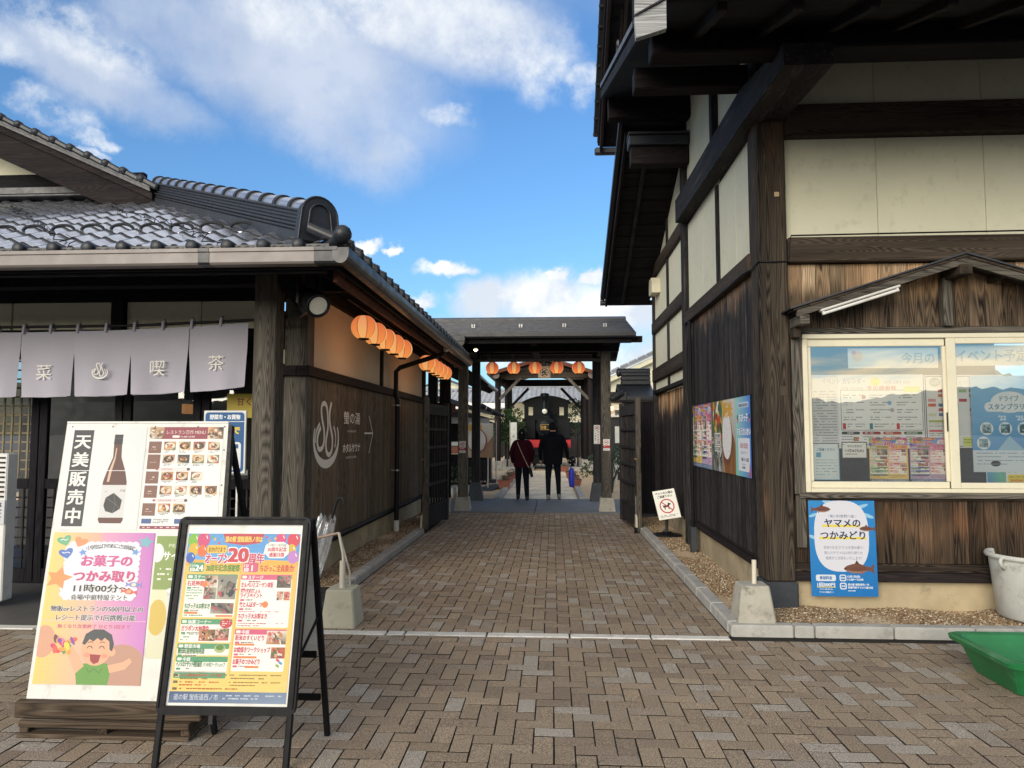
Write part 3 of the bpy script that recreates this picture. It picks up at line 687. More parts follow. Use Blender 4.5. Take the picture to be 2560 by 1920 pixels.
# pale border stones across the mouth of the passage
st = MB(); st.box(-5.8, 1.30, 5.448, 5.546, -0.06, -0.018); st = tag(st.build('border_strip', M['joint']), kind='structure')
xs = [-5.8, -5.2, -4.6, -4.0, -3.4, -2.8, -2.2, -1.60, -1.42, -0.81, -0.20, 0.38, 1.30]
xs = [-5.8, -5.2, -4.6, -4.0, -3.4, -2.8, -2.2, -1.26, -1.12, -0.50, 0.12, 0.72, 1.30]
for a, b in zip(xs, xs[1:]):
    m_ = MB(); m_.cbox(a+.006, b-.006, 5.45, 5.543, -.05, 0.004, .006); m_.build('border_stone', M['whitestrip'], st)
# kerbs
def kerb(name, segs, axis):
    base = MB()
    for s_ in segs: base.box(*s_[:2], *s_[2:], -0.08, 0.0)
    base.v = [(x, y, z) for x, y, z in base.v]
    root = tag(base.build(name, M['joint']), kind='structure')
    for x0, x1, y0, y1 in segs:
        m_ = MB(); m_.cbox(x0+.003, x1-.003, y0+.003, y1-.003, -.06, .085, .014); m_.build('kerb_stone', M['concrete'], root)
    return root
ys = [5.66+0.6*i for i in range(13)]
kerb('kerb_right', [(1.317, 1.44, a, min(b, 12.9)) for a, b in zip(ys, ys[1:]) if a < 12.8], 'y')
fx = [1.317, 1.78, 1.93, 2.50, 3.08, 3.66, 4.24, 4.8]
kerb('kerb_front', [(a, b, 5.535, 5.655) for a, b in zip(fx, fx[1:])], 'x')
ys = [5.92+0.6*i for i in range(10)]
kerb('kerb_left', [(-2.07, -1.945, a, min(b, 10.95)) for a, b in zip(ys, ys[1:]) if a < 10.9], 'y')
# slabs
m_ = MB(); m_.box(-7, -2.44, 5.55, 7.1, -0.06, 0.004); tag(m_.build('porch_floor', M['porch']), kind='structure')
m_ = MB(); m_.box(-2.46, -1.947, 5.55, 5.93, -0.06, 0.002); tag(m_.build('porch_floor_corner', M['porch']), kind='structure')
m_ = MB()
for a, b in ((-3.6, -0.36), (-0.35, 1.8)): m_.cbox(a, b, 13.85, 16.75, -.06, 0.012, .004)
tag(m_.build('gate_slab', M['slab']), kind='structure')
# courtyard: gravel ground and a deck path
m_ = MB(); m_.box(-14, 12, 16.75, 60, -0.08, -0.015); tag(m_.build('courtyard_gravel', M['gravelground']), kind='structure')
m_ = MB(); m_.box(-1.22, 0.59, 16.76, 29.6, -0.07, -0.028); pth = tag(m_.build('deck_path', M['joint']), kind='structure')
y = 16.80; dk = wood('bleached_deck_boards', 'x', (0.52, 0.45, 0.34), (0.88, 0.80, 0.66), objvar=0.12)
while y < 29.4:
    m_ = MB(); j = rs.uniform(-.01, .01); m_.cbox(-1.17+j, 0.55+j, y, y+0.165, -.03, rs.uniform(0.004, 0.020), .006); m_.build('deck_board', dk, pth); y += 0.215
for x0 in (-1.36, 0.60):
    yy = 16.8
    while yy < 29:
        m_ = MB(); m_.cbox(x0, x0+0.14, yy, yy+1.8, -.03, 0.05, .008); m_.build('edge_stone', M['concrete'], pth); yy += 1.83
# gravel beds: real pebbles
def pebbles(name, rects, n, zf, size=(0.006, 0.012), ground=0.045):
    t = (1+5**.5)/2
    iv = np.array([(-1, t, 0), (1, t, 0), (-1, -t, 0), (1, -t, 0), (0, -1, t), (0, 1, t), (0, -1, -t), (0, 1, -t), (t, 0, -1), (t, 0, 1), (-t, 0, -1), (-t, 0, 1)], float); iv /= np.linalg.norm(iv[0])
    fc = np.array([(0, 11, 5), (0, 5, 1), (0, 1, 7), (0, 7, 10), (0, 10, 11), (1, 5, 9), (5, 11, 4), (11, 10, 2), (10, 7, 6), (7, 1, 8), (3, 9, 4), (3, 4, 2), (3, 2, 6), (3, 6, 8), (3, 8, 9), (4, 9, 5), (2, 4, 11), (6, 2, 10), (8, 6, 7), (9, 8, 1)])
    rg = np.random.RandomState(5); V = []; F = []; b0 = 0
    for (x0, x1, y0, y1), k in zip(rects, n):
        P_ = np.stack([rg.uniform(x0, x1, k), rg.uniform(y0, y1, k)], 1)
        sc = rg.uniform(size[0], size[1], k)
        for p, s_ in zip(P_, sc):
            ang = rg.rand()*6.28; c, d = math.cos(ang), math.sin(ang)
            q = iv*(s_*rg.uniform(.8, 1.35), s_*rg.uniform(.7, 1.1), s_*rg.uniform(.55, .9))
            q = np.stack([q[:, 0]*c-q[:, 1]*d+p[0], q[:, 0]*d+q[:, 1]*c+p[1], q[:, 2]+zf(p[0], p[1])+rg.uniform(-.004, .006)], 1)
            V.append(q); F.append(fc+b0); b0 += 12
    V = np.concatenate(V); F = np.concatenate(F)
    o3 = np.array([V[:, 0].mean(), V[:, 1].mean(), 0]); me = bpy.data.meshes.new(name); me.vertices.add(len(V)); me.vertices.foreach_set('co', (V-o3).ravel())
    me.loops.add(len(F)*3); me.loops.foreach_set('vertex_index', F.ravel().astype(np.int32)); me.polygons.add(len(F))
    me.polygons.foreach_set('loop_start', np.arange(0, len(F)*3, 3, dtype=np.int32)); me.polygons.foreach_set('loop_total', np.full(len(F), 3, np.int32))
    me.update(calc_edges=True); me.materials.append(M['pebble']); me.polygons.foreach_set('use_smooth', np.ones(len(F), bool))
    o = bpy.data.objects.new(name, me); COL.objects.link(o); o.location = o3; ORG[o.name] = Vector(o3); return tag(o, kind='stuff')
bump2 = lambda x, y: 0.058+0.012*math.sin(x*7+y*2.1)+0.008*math.sin(y*5.3-x*3)
pebbles('gravel', [(1.44, 1.82, 5.66, 9.0), (1.44, 1.82, 9.0, 12.9), (1.8, 4.6, 5.655, 6.22)], [8500, 5000, 12500], bump2)
pebbles('gravel_left', [(-2.44, -2.07, 6.0, 9.0), (-2.44, -2.05, 9.0, 13.4)], [7500, 5500], bump2)
m_ = MB(); m_.box(1.44, 1.85, 5.65, 12.95, -0.06, 0.05); m_.box(1.44, 4.8, 5.656, 6.3, -0.061, 0.048); tag(m_.build('gravel_bed', M['gravelground']), kind='structure')
m_ = MB(); m_.box(-2.5, -2.071, 5.95, 13.6, -0.06, 0.05); tag(m_.build('gravel_bed_left', M['gravelground']), kind='structure')

# ================================================================== RESTAURANT (left building)
LB = empty('restaurant_building', (-2.42, 6.95, 0), 'low dark timber restaurant with glazed tile hip roof on the left of the passage', 'building')
def part(name, mat, fn, parent=LB, **kw):
    b = MB(); fn(b); return b.build(name, mat, parent, **kw)
def cb(name, mat, *a, parent=LB, c=0.004): return part(name, mat, lambda b: b.cbox(*a, c), parent)
cb('foundation', M['found'], -2.72, -2.445, 6.97, 13.5, -.05, 0.36)
y = 7.155; rs = random.Random(11)
while y < 13.35:
    w_ = rs.uniform(0.135, 0.155); y2 = min(y+w_, 13.4); dx = rs.uniform(-.003, .003)
    cb('wall_board', w_brown('z'), -2.46, -2.42+dx, y+.0015, y2-.0015, .345, 2.075, c=.0025); y = y2
cb('base_rail', w_black('y'), -2.47, -2.405, 7.15, 13.4, .325, .365)
part('conduit', M['black'], lambda b: b.tube([(-2.385, 7.16, .385), (-2.385, 13.3, .385)], .018, 8))
cb('corner_post', w_grey('z'), -2.645, -2.415, 6.94, 7.15, .02, 2.95, c=.008)
cb('end_post', w_dark('z'), -2.52, -2.40, 13.38, 13.52, .02, 3.0)
cb('wall_rail', w_shade('y'), -2.50, -2.375, 6.88, 13.42, 2.07, 2.17)
cb('wall_rail', w_shade('x'), -2.70, -2.502, 6.88, 6.95, 2.07, 2.17)
cb('plaster_panel', M['plaster2'], -2.49, -2.452, 7.152, 10.08, 2.172, 2.93, c=.002)
cb('plaster_panel', M['plaster2'], -2.49, -2.452, 10.20, 13.378, 2.172, 2.93, c=.002)
cb('wall_stud', w_shade('z'), -2.50, -2.425, 10.082, 10.198, 2.17, 2.93)
cb('wall_plate', w_shade('y'), -2.54, -2.40, 6.6, 13.6, 2.93, 3.08)
# porch
cb('porch_post', w_grey('z'), -2.66, -2.455, 6.23, 6.43, 0.0, 2.93, c=.010)
cb('porch_beam', w_black('x'), -7.2, -2.30, 6.24, 6.40, 2.84, 3.10)
cb('porch_beam', w_black('y'), -2.64, -2.48, 6.40, 6.94, 2.84, 3.02)
for x0, x1 in ((-7.2, -5.55), (-5.53, -4.46), (-4.32, -3.55), (-3.54, -2.80)):
    cb('transom_panel', M['plaster'], x0, x1, 7.03, 7.06, 2.56, 2.84, c=.002)
cb('transom_stud', w_black('z'), -4.45, -4.33, 6.96, 7.10, 2.50, 2.86)
cb('lintel', w_black('x'), -7.2, -2.65, 6.98, 7.12, 2.34, 2.555)
cb('upper_beam', w_black('x'), -7.2, -2.65, 6.98, 7.16, 2.845, 3.2)
cb('side_panel', M['plaster'], -2.795, -2.65, 7.0, 7.03, 2.20, 2.56, c=.002)
cb('side_panel', w_dark('z'), -2.80, -2.65, 7.005, 7.05, .05, 2.06, c=.002)
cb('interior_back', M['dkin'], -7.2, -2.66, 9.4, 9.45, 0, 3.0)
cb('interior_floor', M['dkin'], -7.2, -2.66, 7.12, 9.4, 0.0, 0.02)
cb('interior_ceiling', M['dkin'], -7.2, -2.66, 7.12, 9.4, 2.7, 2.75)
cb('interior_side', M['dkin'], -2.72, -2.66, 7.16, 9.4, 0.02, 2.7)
for i, (x, z, w_, h_, q) in enumerate([(-5.3, 0.9, .10, .12, 'warmglow'), (-5.0, 1.0, .12, .1, 'warmglow'), (-4.55, 1.75, .05, .12, 'warmglow'), (-4.2, 1.0, .5, .06, 'white'), (-3.4, .8, .7, .5, 'stone'), (-3.1, 1.25, .18, .3, 'red'), (-3.6, 1.5, .3, .12, 'white'), (-4.5, .45, .6, .7, 'stone')]):  # the warmglow boxes glow, standing in for warm light indoors
    cb('shop_shelf_goods', M[q], x, x+w_, 8.6, 8.8, z, z+h_)
# sliding doors along the front wall
def door(x0, x1, lattice=None, low=0.95):
    fr = part('sliding_door', w_black('z'), lambda b: (b.cbox(x0, x0+.08, 7.02, 7.07, .03, 2.34), b.cbox(x1-.08, x1, 7.02, 7.07, .03, 2.34), b.cbox(x0+.08, x1-.08, 7.021, 7.069, 2.26, 2.34), b.cbox(x0+.08, x1-.08, 7.021, 7.069, low, low+.10), b.cbox(x0+.08, x1-.08, 7.021, 7.069, .03, .16)))
    b = MB(); b.quad((x0+.08, 7.045, low+.1), (x1-.08, 7.045, low+.1), (x1-.08, 7.045, 2.26), (x0+.08, 7.045, 2.26)); b.build('pane', M['glassd'], fr)
    lm = M['lattice'] if lattice else w_dark('z')
    xx = x0+.08
    if lattice:
        while xx < x1-.09:
            xx += .087; cb('lattice_bar', lm, xx-.009, xx+.009, 7.052, 7.066, low+.1, 2.26, parent=fr, c=.001)
        z = low+.1
        while z < 2.2: z += .092; cb('lattice_bar', lm, x0+.08, x1-.08, 7.067, 7.078, z-.008, z+.008, parent=fr, c=.001)
    b = MB(); xx = x0+.08
    while xx < x1-.09: xx += .10; b.box(xx-.008, xx+.008, 7.03, 7.045, .16, low)
    z = .16
    while z < low-.05: z += .10; b.box(x0+.08, x1-.08, 7.046, 7.058, z-.008, z+.008)
    b.build('lower_grille', w_dark('z'), fr)
for x0, x1, lt in ((-7.0, -6.12, True), (-6.11, -5.2, True), (-5.19, -4.33, False), (-4.32, -3.52, False), (-3.51, -2.80, False)): door(x0, x1, lt)
# eaves, gutters
SL = 0.45
def zr(t): return 2.90+SL*t
part('roof_deck', w_black('x'), lambda b: (b.add([(-1.66, 5.36, zr(0)-.10), (-1.66, 13.55, zr(0)-.10), (-8.2, 13.55, zr(6.54)-.10), (-8.2, 11.9, zr(6.54)-.1)], [(0, 1, 2, 3)]),
     b.add([(-1.66, 5.36, zr(0)-.10), (-8.2, 11.9, zr(6.54)-.10), (-8.2, 5.36, zr(0)-.10)], [(0, 1, 2)])))
part('roof_deck', M['ridge'], lambda b: (b.add([(-1.60, 5.30, zr(0)-.035), (-1.60, 13.58, zr(0)-.035), (-8.2, 13.58, zr(6.6)-.035), (-8.2, 11.9, zr(6.6)-.035)], [(0, 1, 2, 3)]),
     b.add([(-1.60, 5.30, zr(0)-.035), (-8.2, 11.9, zr(6.6)-.035), (-8.2, 5.30, zr(0)-.035)], [(0, 1, 2)])))
yy = 5.8
while yy < 13.5:
    part('rafter', w_black('x'), lambda b: b.beam((-1.70, yy, zr(.04)-.155), (-1.70-min(1.5, yy-5.45), yy, zr(.04+min(1.5, yy-5.45))-.155), .055, .085)); yy += .45
xx = -2.2
while xx > -7.2:
    part('rafter', w_black('y'), lambda b: b.beam((xx, 5.42, zr(.06)-.155), (xx, 5.42+min(1.58, -1.75-xx), zr(.06+min(1.58, -1.75-xx))-.155), .055, .085)); xx -= .45
cb('eave_board', w_red('y'), -1.735, -1.70, 5.55, 13.5, 2.70, 2.80)
cb('eave_board', w_black('x'), -7.5, -1.74, 5.40, 5.43, 2.74, 2.84)
cb('fascia', w_black('y'), -1.665, -1.64, 5.36, 13.55, 2.76, 2.88); cb('fascia', w_black('x'), -8.2, -1.66, 5.345, 5.37, 2.76, 2.88)
def boxgutter(b, x0, x1, yf=5.225):
    prof = [(yf, 2.775), (yf-.012, 2.79), (yf-.012, 2.865), (yf-.022, 2.870), (yf-.022, 2.897), (yf+.10, 2.897), (yf+.10, 2.775)]
    b.prism([(p, q) for p, q in prof], 'x', x0, x1)
part('front_gutter', M['gutter'], lambda b: boxgutter(b, -7.6, -2.665))
part('front_gutter', M['gutter'], lambda b: boxgutter(b, -2.585, -1.775))
part('gutter_joint', M['gutterd'], lambda b: boxgutter(b, -2.668, -2.582, 5.221))
part('gutter_corner', M['gutterd'], lambda b: (boxgutter(b, -1.778, -1.60, 5.221)))
def halfround(b, y0, y1):
    n = 9; prof = [(-1.575+.062*math.cos(R(180+180*i/n)), 2.845+.075*math.sin(R(180+180*i/n))) for i in range(n+1)]
    prof = [(-1.513, 2.89)]+prof[::-1]+[(-1.637, 2.89)]
    b.prism(prof, 'y', y0, y1)
part('side_gutter', M['gutterd'], lambda b: halfround(b, 5.203, 13.5))
# downpipe
def dp(b): b.tube([(-1.62, 10.72, 2.78), (-1.66, 10.72, 2.70), (-2.30, 10.72, 2.50), (-2.36, 10.72, 2.44), (-2.36, 10.72, 2.1), (-2.33, 10.72, 2.0), (-2.33, 10.72, 0.16)], .036, 10)
dpo = part('downpipe', M['black'], dp)
part('pipe_foot', M['white'], lambda b: b.cyl((-2.33, 10.72, .05), (-2.33, 10.72, .22), .042, n=14), dpo)
for z in (1.92, .95): part('pipe_clip', M['steel'], lambda b: (b.cyl((-2.33, 10.72, z), (-2.33, 10.72, z+.02), .040, n=14), b.box(-2.42, -2.34, 10.71, 10.73, z, z+.02)), dpo)
part('pipe_outlet', M['ivory'], lambda b: b.cyl((-1.61, 10.72, 2.74), (-1.61, 10.72, 2.80), .045), dpo)
cb('eave_bracket', w_shade('x'), -2.44, -1.76, 6.30, 6.38, 2.78, 2.86)

# roof tiles
def tile_mesh(name, w=0.275, L=0.27, th=0.018, amp=0.033, nseg=12, ov=0.022, loop=False):
    b = MB(); sa = math.atan(SL); ca, sn = math.cos(sa), math.sin(sa); pts = []
    for i in range(nseg+1):
        x = -w/2+(w+ov)*i/nseg; ph = math.tau*(x+w/2)/w
        pts.append((x, amp*math.cos(ph-0.55)+0.28*amp*math.cos(2*ph+0.3)))
    def row(y, dz): return [(x, y*ca-(z+dz)*0, y*sn+z+dz) for x, z in pts]
    top0, top1 = row(0, .021), row(L, .003); bot0 = row(0.002, .021-th)
    n = nseg+1
    b.add(top0+top1, [(i, i+1, n+i+1, n+i) for i in range(nseg)], 0, True)
    b.add(top0+bot0, [(i, n+i, n+i+1, i+1) for i in range(nseg)], 1, False)
    b.add([top0[0], bot0[0], top1[0]], [(0, 2, 1)]); b.add([top0[-1], bot0[-1], top1[-1]], [(0, 1, 2)])
    b.m = list(b.m)
    if loop:
        pp = []
        for i in range(13):
            t = math.pi*i/12; pp.append((-.005-.105*math.cos(t), .05, .040+.052*math.sin(t)+.05*sn))
        b.tube(pp, [.014]*13, 6, mi=1)
        b.tube([(-.11, .05, .04), (-.05, .02, .012), (.03, .02, .008), (.10, .05, .04)], .012, 6)
    o = b.build(name, [M['tile'], M['tileedge']], LB); me = o.data; a = np.array([v.co[:] for v in me.vertices])+np.array(org(LB)); me.vertices.foreach_set('co', a.ravel()); me.update(); me.name = name
    bpy.data.objects.remove(o); return me
tm = tile_mesh('roof_tile'); tml = tile_mesh('snow_guard_tile', loop=True)
rowp = 0.235*math.cos(math.atan(SL)); k = 0; rest = []; rs = random.Random(5)
for r_ in range(21):
    Y0 = 5.31+rowp*r_; z0 = zr(Y0-5.3)
    c_ = 0
    while True:
        X0 = -1.95-0.2777*c_; c_ += 1
        if X0 < -8.1: break
        if -1.6-(Y0-5.3)-X0 < -0.13: continue            # past the hip
        if Y0 > 8.72 and X0 > -5.0-(Y0-8.7)/SL*SL: pass
        u, v, q = pfit(X0, Y0, z0)
        if u < -40: continue
        if k >= 300: continue
        o = inst(tml if r_ == 4 and X0 < -2.6 else tm, 'roof_tile', (X0, Y0, z0), LB)
        o.rotation_euler = (rs.uniform(-.008, .008), rs.uniform(-.006, .006), rs.uniform(-.004, .004)); k += 1
for c_ in range(12):     # round-ended eave pieces with their little carved aprons
    X0 = -1.925-0.2765*c_; 
    part('eave_tile_end', M['ridge'], lambda b: (b.lathe((X0, 5.262, 2.937), [(0.0, -.012), (.026, -.010), (.043, 0.0), (.047, .010), (.047, .10)], 16, axis='y'), b.box(X0+.045, X0+.232, 5.30, 5.318, 2.905, 2.945), b.tube([(X0+.07+.13*i/6, 5.297, 2.926+.006*math.sin(i*2.1)) for i in range(7)], .004, 5)))
# side slope: rounded rows seen on edge above the passage gutter
for i in range(29):
    Y0 = 5.45+.2765*i
    part('side_eave_tile', M['ridge'], lambda b: (b.lathe((0, 0, 0), [(0.0, .012), (.026, .010), (.043, 0.0), (.047, -.010), (.047, -.10)], 12, axis='x').T(Matrix.Translation((-1.545, Y0, 2.945))),
         b.tube([(-1.56, Y0+.0, 2.962), (-1.9, Y0, 2.962+.34*SL)], .045, 8)))
part('side_tile_field', M['tile'], lambda b: b.add([(-1.60-t, 5.35+t+(8.2-t)*j/240, zr(t)+.022*math.cos(math.tau*(5.35+t+(8.2-t)*j/240-5.45)/.2765)) for t in (0, 3.3) for j in range(241)], [(j, j+1, 242+j, 241+j) for j in range(240)], 0, True))
# hip ridge
hip0 = Vector((-1.93, 5.63, zr(.33)+.035)); hd = Vector((-1, 1, SL)).normalized(); hn = Vector((-1, -1, 0)).normalized(); hs = Vector((1, 1, 0)).normalized()
hu = hs.cross(hd).normalized(); hu = hu if hu.z > 0 else -hu
HL = (Vector((-1.6-3.42, 5.3+3.42, zr(3.42)))-hip0).length
part('ridge_core', M['ridge'], lambda b: b.beam(hip0+hu*.05, hip0+hd*(HL-.05)+hu*.05, .20, .30, up=hu))
for i, (w_, h0, h1) in enumerate([(.27, -.08, .03), (.25, .035, .062), (.285, .067, .088), (.24, .093, .118), (.235, .123, .148), (.23, .153, .178), (.25, .183, .205)]):
    part('ridge_layer', M['ridge'], lambda b: b.beam(hip0+hu*(h0+h1)/2, hip0+hd*(HL-.02*i)+hu*(h0+h1)/2, w_, h1-h0, up=hu, c=.006))
for i in range(14):
    p = hip0+hd*(.06+i*(HL-.08)/14)+hu*.205; q = p+hd*((HL-.08)/14-.004)
    part('ridge_cap_tile', [M['tile'], M['ridge']], lambda b: (b.cyl(p, q, .086, .082, 18), b.cyl(q-hd*.050, q+hd*.0, .099, .099, 18, mi=1)))
# end ornament of the hip
def oni(b):
    o0 = hip0-hd*.03; pts = []
    for i in range(15):
        t = math.pi*i/14; pts.append((.155*math.cos(t), .16+.155*math.sin(t)))
    pts = [(.18, -.05)]+pts+[(-.18, -.05)]
    vs = [o0+hs*x+Vector((0, 0, z)) for x, z in pts]
    f = (-hd*Vector((1, 1, 0))).normalized(); vs2 = [v+f*.085 for v in vs]; n = len(vs)
    b.add(vs+vs2, [list(range(n)), list(range(n, 2*n))[::-1]]+[(i, n+i, n+(i+1) % n, (i+1) % n) for i in range(n)])
    ctr = sum(vs2, Vector())/n; arch = [ctr+(v-ctr)*.58+f*.008-Vector((0, 0, .02)) for v in vs2]
    b.tube(arch, .011, 6)
    b.tube([v-f*.002 for v in vs2], .010, 6)
part('ridge_end_ornament', M['ridge'], oni)
part('corner_tile', M['ridge'], lambda b: (b.tube([(-1.93, 5.63, 3.03), (-1.83, 5.53, 2.965), (-1.73, 5.43, 2.945), (-1.62, 5.32, 2.985), (-1.575, 5.275, 3.02)], [.05, .055, .05, .05, .07], 12), b.lathe((-1.585, 5.285, 3.01), [(0, -.070), (.04, -.058), (.064, -.025), (.070, .01), (.056, .045), (.028, .066), (0, .072)], 18)))
# wires lying on the front slope
for sx0, seed in ((-5.2, 1), (-6.4, 2)):
    rr = random.Random(seed); pts = []
    for i in range(46):
        t = i/45; X0 = sx0+2.7*t+.05*rr.uniform(-1, 1); Y0 = 8.0-2.7*t+.06*rr.uniform(-1, 1); pts.append((X0, Y0, zr(Y0-5.3)+.065+.02*rr.uniform(-1, 1)))
    part('roof_wire', M['black'], lambda b: b.tube(pts, .0045, 4))
    for i in range(2, 44, 2):
        p = Vector(pts[i]); part('roof_wire_twig', M['black'], lambda b: b.tube([p, p+Vector((rr.uniform(-.07, .07), rr.uniform(-.07, .03), .02))], .003, 3))
# upper gable
GY = 8.35
def zg(X): return 2.90+.10+SL*(-1.6-X)
xa, xb = -8.6, -4.86
def barge(name, d0, d1, y0, y1, m, x0=xa, x1=xb): return part(name, m, lambda b: b.add([(x0, y, zg(x0)-d) for y in (y0, y1) for d in (d0, d1)]+[(x1, y, zg(x1)-d) for y in (y0, y1) for d in (d0, d1)], [(0, 1, 3, 2), (4, 6, 7, 5), (0, 2, 6, 4), (1, 5, 7, 3), (0, 4, 5, 1), (2, 3, 7, 6)]))
barge('verge_board', .035, .115, GY-.03, GY+.05, w_shade('x'))
barge('barge_board', .118, .44, GY, GY+.05, w_shade('x'))
barge('gable_roof_deck', -.0, .034, GY-.08, 13.5, M['ridge'])
barge('verge_tile_bed', -.045, -.002, GY-.09, GY+.15, M['ridge'])
for i in range(17):
    X0 = -8.5+.2265*i
    if X0 > xb: break
    part('verge_tile', M['ridge'], lambda b: (b.beam((X0-.10, GY-.06, zg(X0-.10)+.07), (X0+.115, GY-.06, zg(X0+.115)+.05), .10, .07, up=(0, 0, 1), c=.02), b.lathe((X0-.09, GY-.125, zg(X0-.09)+.07), [(0, -.01), (.03, -.006), (.046, .01), (.048, .07)], 14, axis='y')))
part('gable_panel', M['plaster'], lambda b: b.prism([(-8.6, 4.3), (-5.4, 4.3), (-5.4, zg(-5.4)-.05), (-8.6, zg(-8.6)-.05)], 'y', GY+.62, GY+.66))
cb('gable_beam', w_black('x'), -8.6, -5.3, GY+.52, GY+.61, 4.72, 4.90)
part('gable_flashing', M['gutterd'], lambda b: (b.cbox(-8.6, -5.3, GY+.42, GY+.60, 4.60, 4.70, .01), b.cbox(-8.6, -5.3, GY+.36, GY+.58, 4.55, 4.585, .01)))

# ---- painted wall sign on the passage wall
def ribbon(pts, w):
    """closed path of 2-D points -> strip of quads"""
    return pts
SX = -2.4145
def blank(w, h): q = Print(w, h, '#000000'); q.v = []; q.f = []; q.c = []; q.bb = []; return q
pr = blank(300, 80); pr2 = blank(300, 80); pr3 = blank(300, 80); Wc = '#fbf9f2'
def bez(ps, n=14):
    out = []
    for i in range(0, len(ps)-1, 3):
        p0, p1, p2, p3 = [Vector(q) for q in ps[i:i+4]]
        for j in range(n+(1 if i+3 >= len(ps)-1 else 0)):
            t = j/n; out.append(tuple(p0*(1-t)**3+p1*3*t*(1-t)**2+p2*3*t*t*(1-t)+p3*t**3))
    return out
def flame(s, x, y, W_, H_, col, mir=False):
    """bath mark: a bowl with three loops of steam"""
    def q(u, v): return (x+u*W_, y+v*H_)
    bowl = [q(.5+.5*math.cos(R(a)), .60+.40*math.sin(R(a))) for a in range(-28, 209, 8)]
    w = [W_*(.035+.075*math.sin(math.pi*i/(len(bowl)-1))**1.3) for i in range(len(bowl))]
    s.line(bowl, w, col)
    steam = bez([q(.26, .42), q(.06, .55), q(.12, .80), q(.27, .76), q(.44, .72), q(.42, .50), q(.34, .36), q(.24, .18), q(.24, .04), q(.38, .04), q(.52, .04), q(.52, .22), q(.54, .36), q(.56, .52), q(.40, .62), q(.50, .80), q(.58, .92), q(.74, .84), q(.74, .68), q(.76, .50), q(.58, .42), q(.60, .20), q(.61, .10), q(.66, .06), q(.67, .00)])
    s.line(steam, W_*.062, col)
    s.line(bez([q(.78, .40), q(.90, .52), q(.90, .66), q(.84, .74)]), W_*.04, col)
    s.line(bez([q(.22, .36), q(.08, .44), q(.04, .58), q(.06, .66)]), W_*.04, col)
# wall coordinates: x grows with distance from the camera
Y00 = 7.0
flame(pr, 18, 0, 84, 67, Wc)
pr2.text('螢の湯', 122, 22, 15, Wc, w=70, bold=.02); pr2.text('HOTARUNOYU', 138, 33, 3.6, Wc, w=38)
pr2.text('ホタルサウナ', 120, 56, 11, Wc, w=74, bold=.05); pr2.text('HOTARU SAUNA', 134, 64, 3.6, Wc, w=44)
pr3.line([(214, 34), (258, 34)], 2.2, Wc); pr3.line([(236, 11), (258, 34)], 1.8, Wc); pr3.line([(258, 34), (238, 60)], 1.8, Wc)
for q_, n_ in ((pr, 'painted_flame_mark'), (pr2, 'painted_lettering'), (pr3, 'painted_arrow')): q_.build(n_, LB, (SX, Y00, 1.85), (0, 1, 0), (0, 0, -1), M['matte'])
# ================================================================== SHOP (right building)
RB = empty('shop_building', (1.87, 6.26, 0), 'tall two-step timber and plaster shop building with a ticket window on the right', 'building')
def rpart(name, mat, fn): return part(name, mat, fn, RB)
def rb(name, mat, *a, c=0.004, parent=None): return cb(name, mat, *a, parent=parent or RB, c=c)
XW = 1.79
rb('corner_base_stone', M['stone'], 1.735, 2.01, 6.12, 6.40, .02, .285, c=.015)
rb('corner_post', w_post('z'), 1.752, 1.995, 6.14, 6.385, .285, 5.6, c=.012)
part('pale_peg_plate', M['lattice'], lambda b: (b.cbox(1.895, 1.935, 6.128, 6.139, 3.52, 3.56, .002)), RB)
part('post_plug', w_beam('z'), lambda b: b.cbox(1.905, 1.965, 6.134, 6.139, 1.82, 1.90, .001), RB)
# passage side, first bay
rb('foundation', M['found'], 1.815, 2.0, 6.39, 9.52, -.05, .335)
rb('base_rail', w_shade('y'), 1.765, 1.85, 6.387, 9.5, .335, .40)
rb('base_rail', w_shade('y'), 1.785, 1.85, 6.387, 9.5, .402, .43)
rs = random.Random(21); y = 6.39
while y < 9.5:
    w_ = rs.uniform(.105, .125); y2 = min(y+w_, 9.505); dx = rs.uniform(-.003, .003)
    if y2-y > .02: rb('wall_board', W_SIDE(), XW+dx, XW+.03, y+.0015, y2-.0015, .432, 2.932, c=.0025)
    y = y2
rb('wall_beam', w_beam('y'), 1.725, 1.86, 6.387, 9.50, 2.935, 3.095, c=.012)
rb('plaster_panel', M['plaster'], 1.80, 1.83, 6.39, 7.04, 3.097, 4.19, c=.002); rb('plaster_panel', M['plaster'], 1.80, 1.83, 7.045, 7.72, 3.097, 4.19, c=.002)
rb('plaster_panel', M['plaster'], 1.80, 1.83, 7.80, 8.62, 3.097, 4.27, c=.002); rb('plaster_panel', M['plaster'], 1.80, 1.83, 8.625, 9.5, 3.097, 4.27, c=.002)
rb('wall_stud', w_dark('z'), 1.77, 1.83, 7.722, 7.798, 3.097, 4.19)
rb('wall_stud', w_dark('z'), 1.76, 1.80, 6.388, 6.44, 3.097, 4.19)
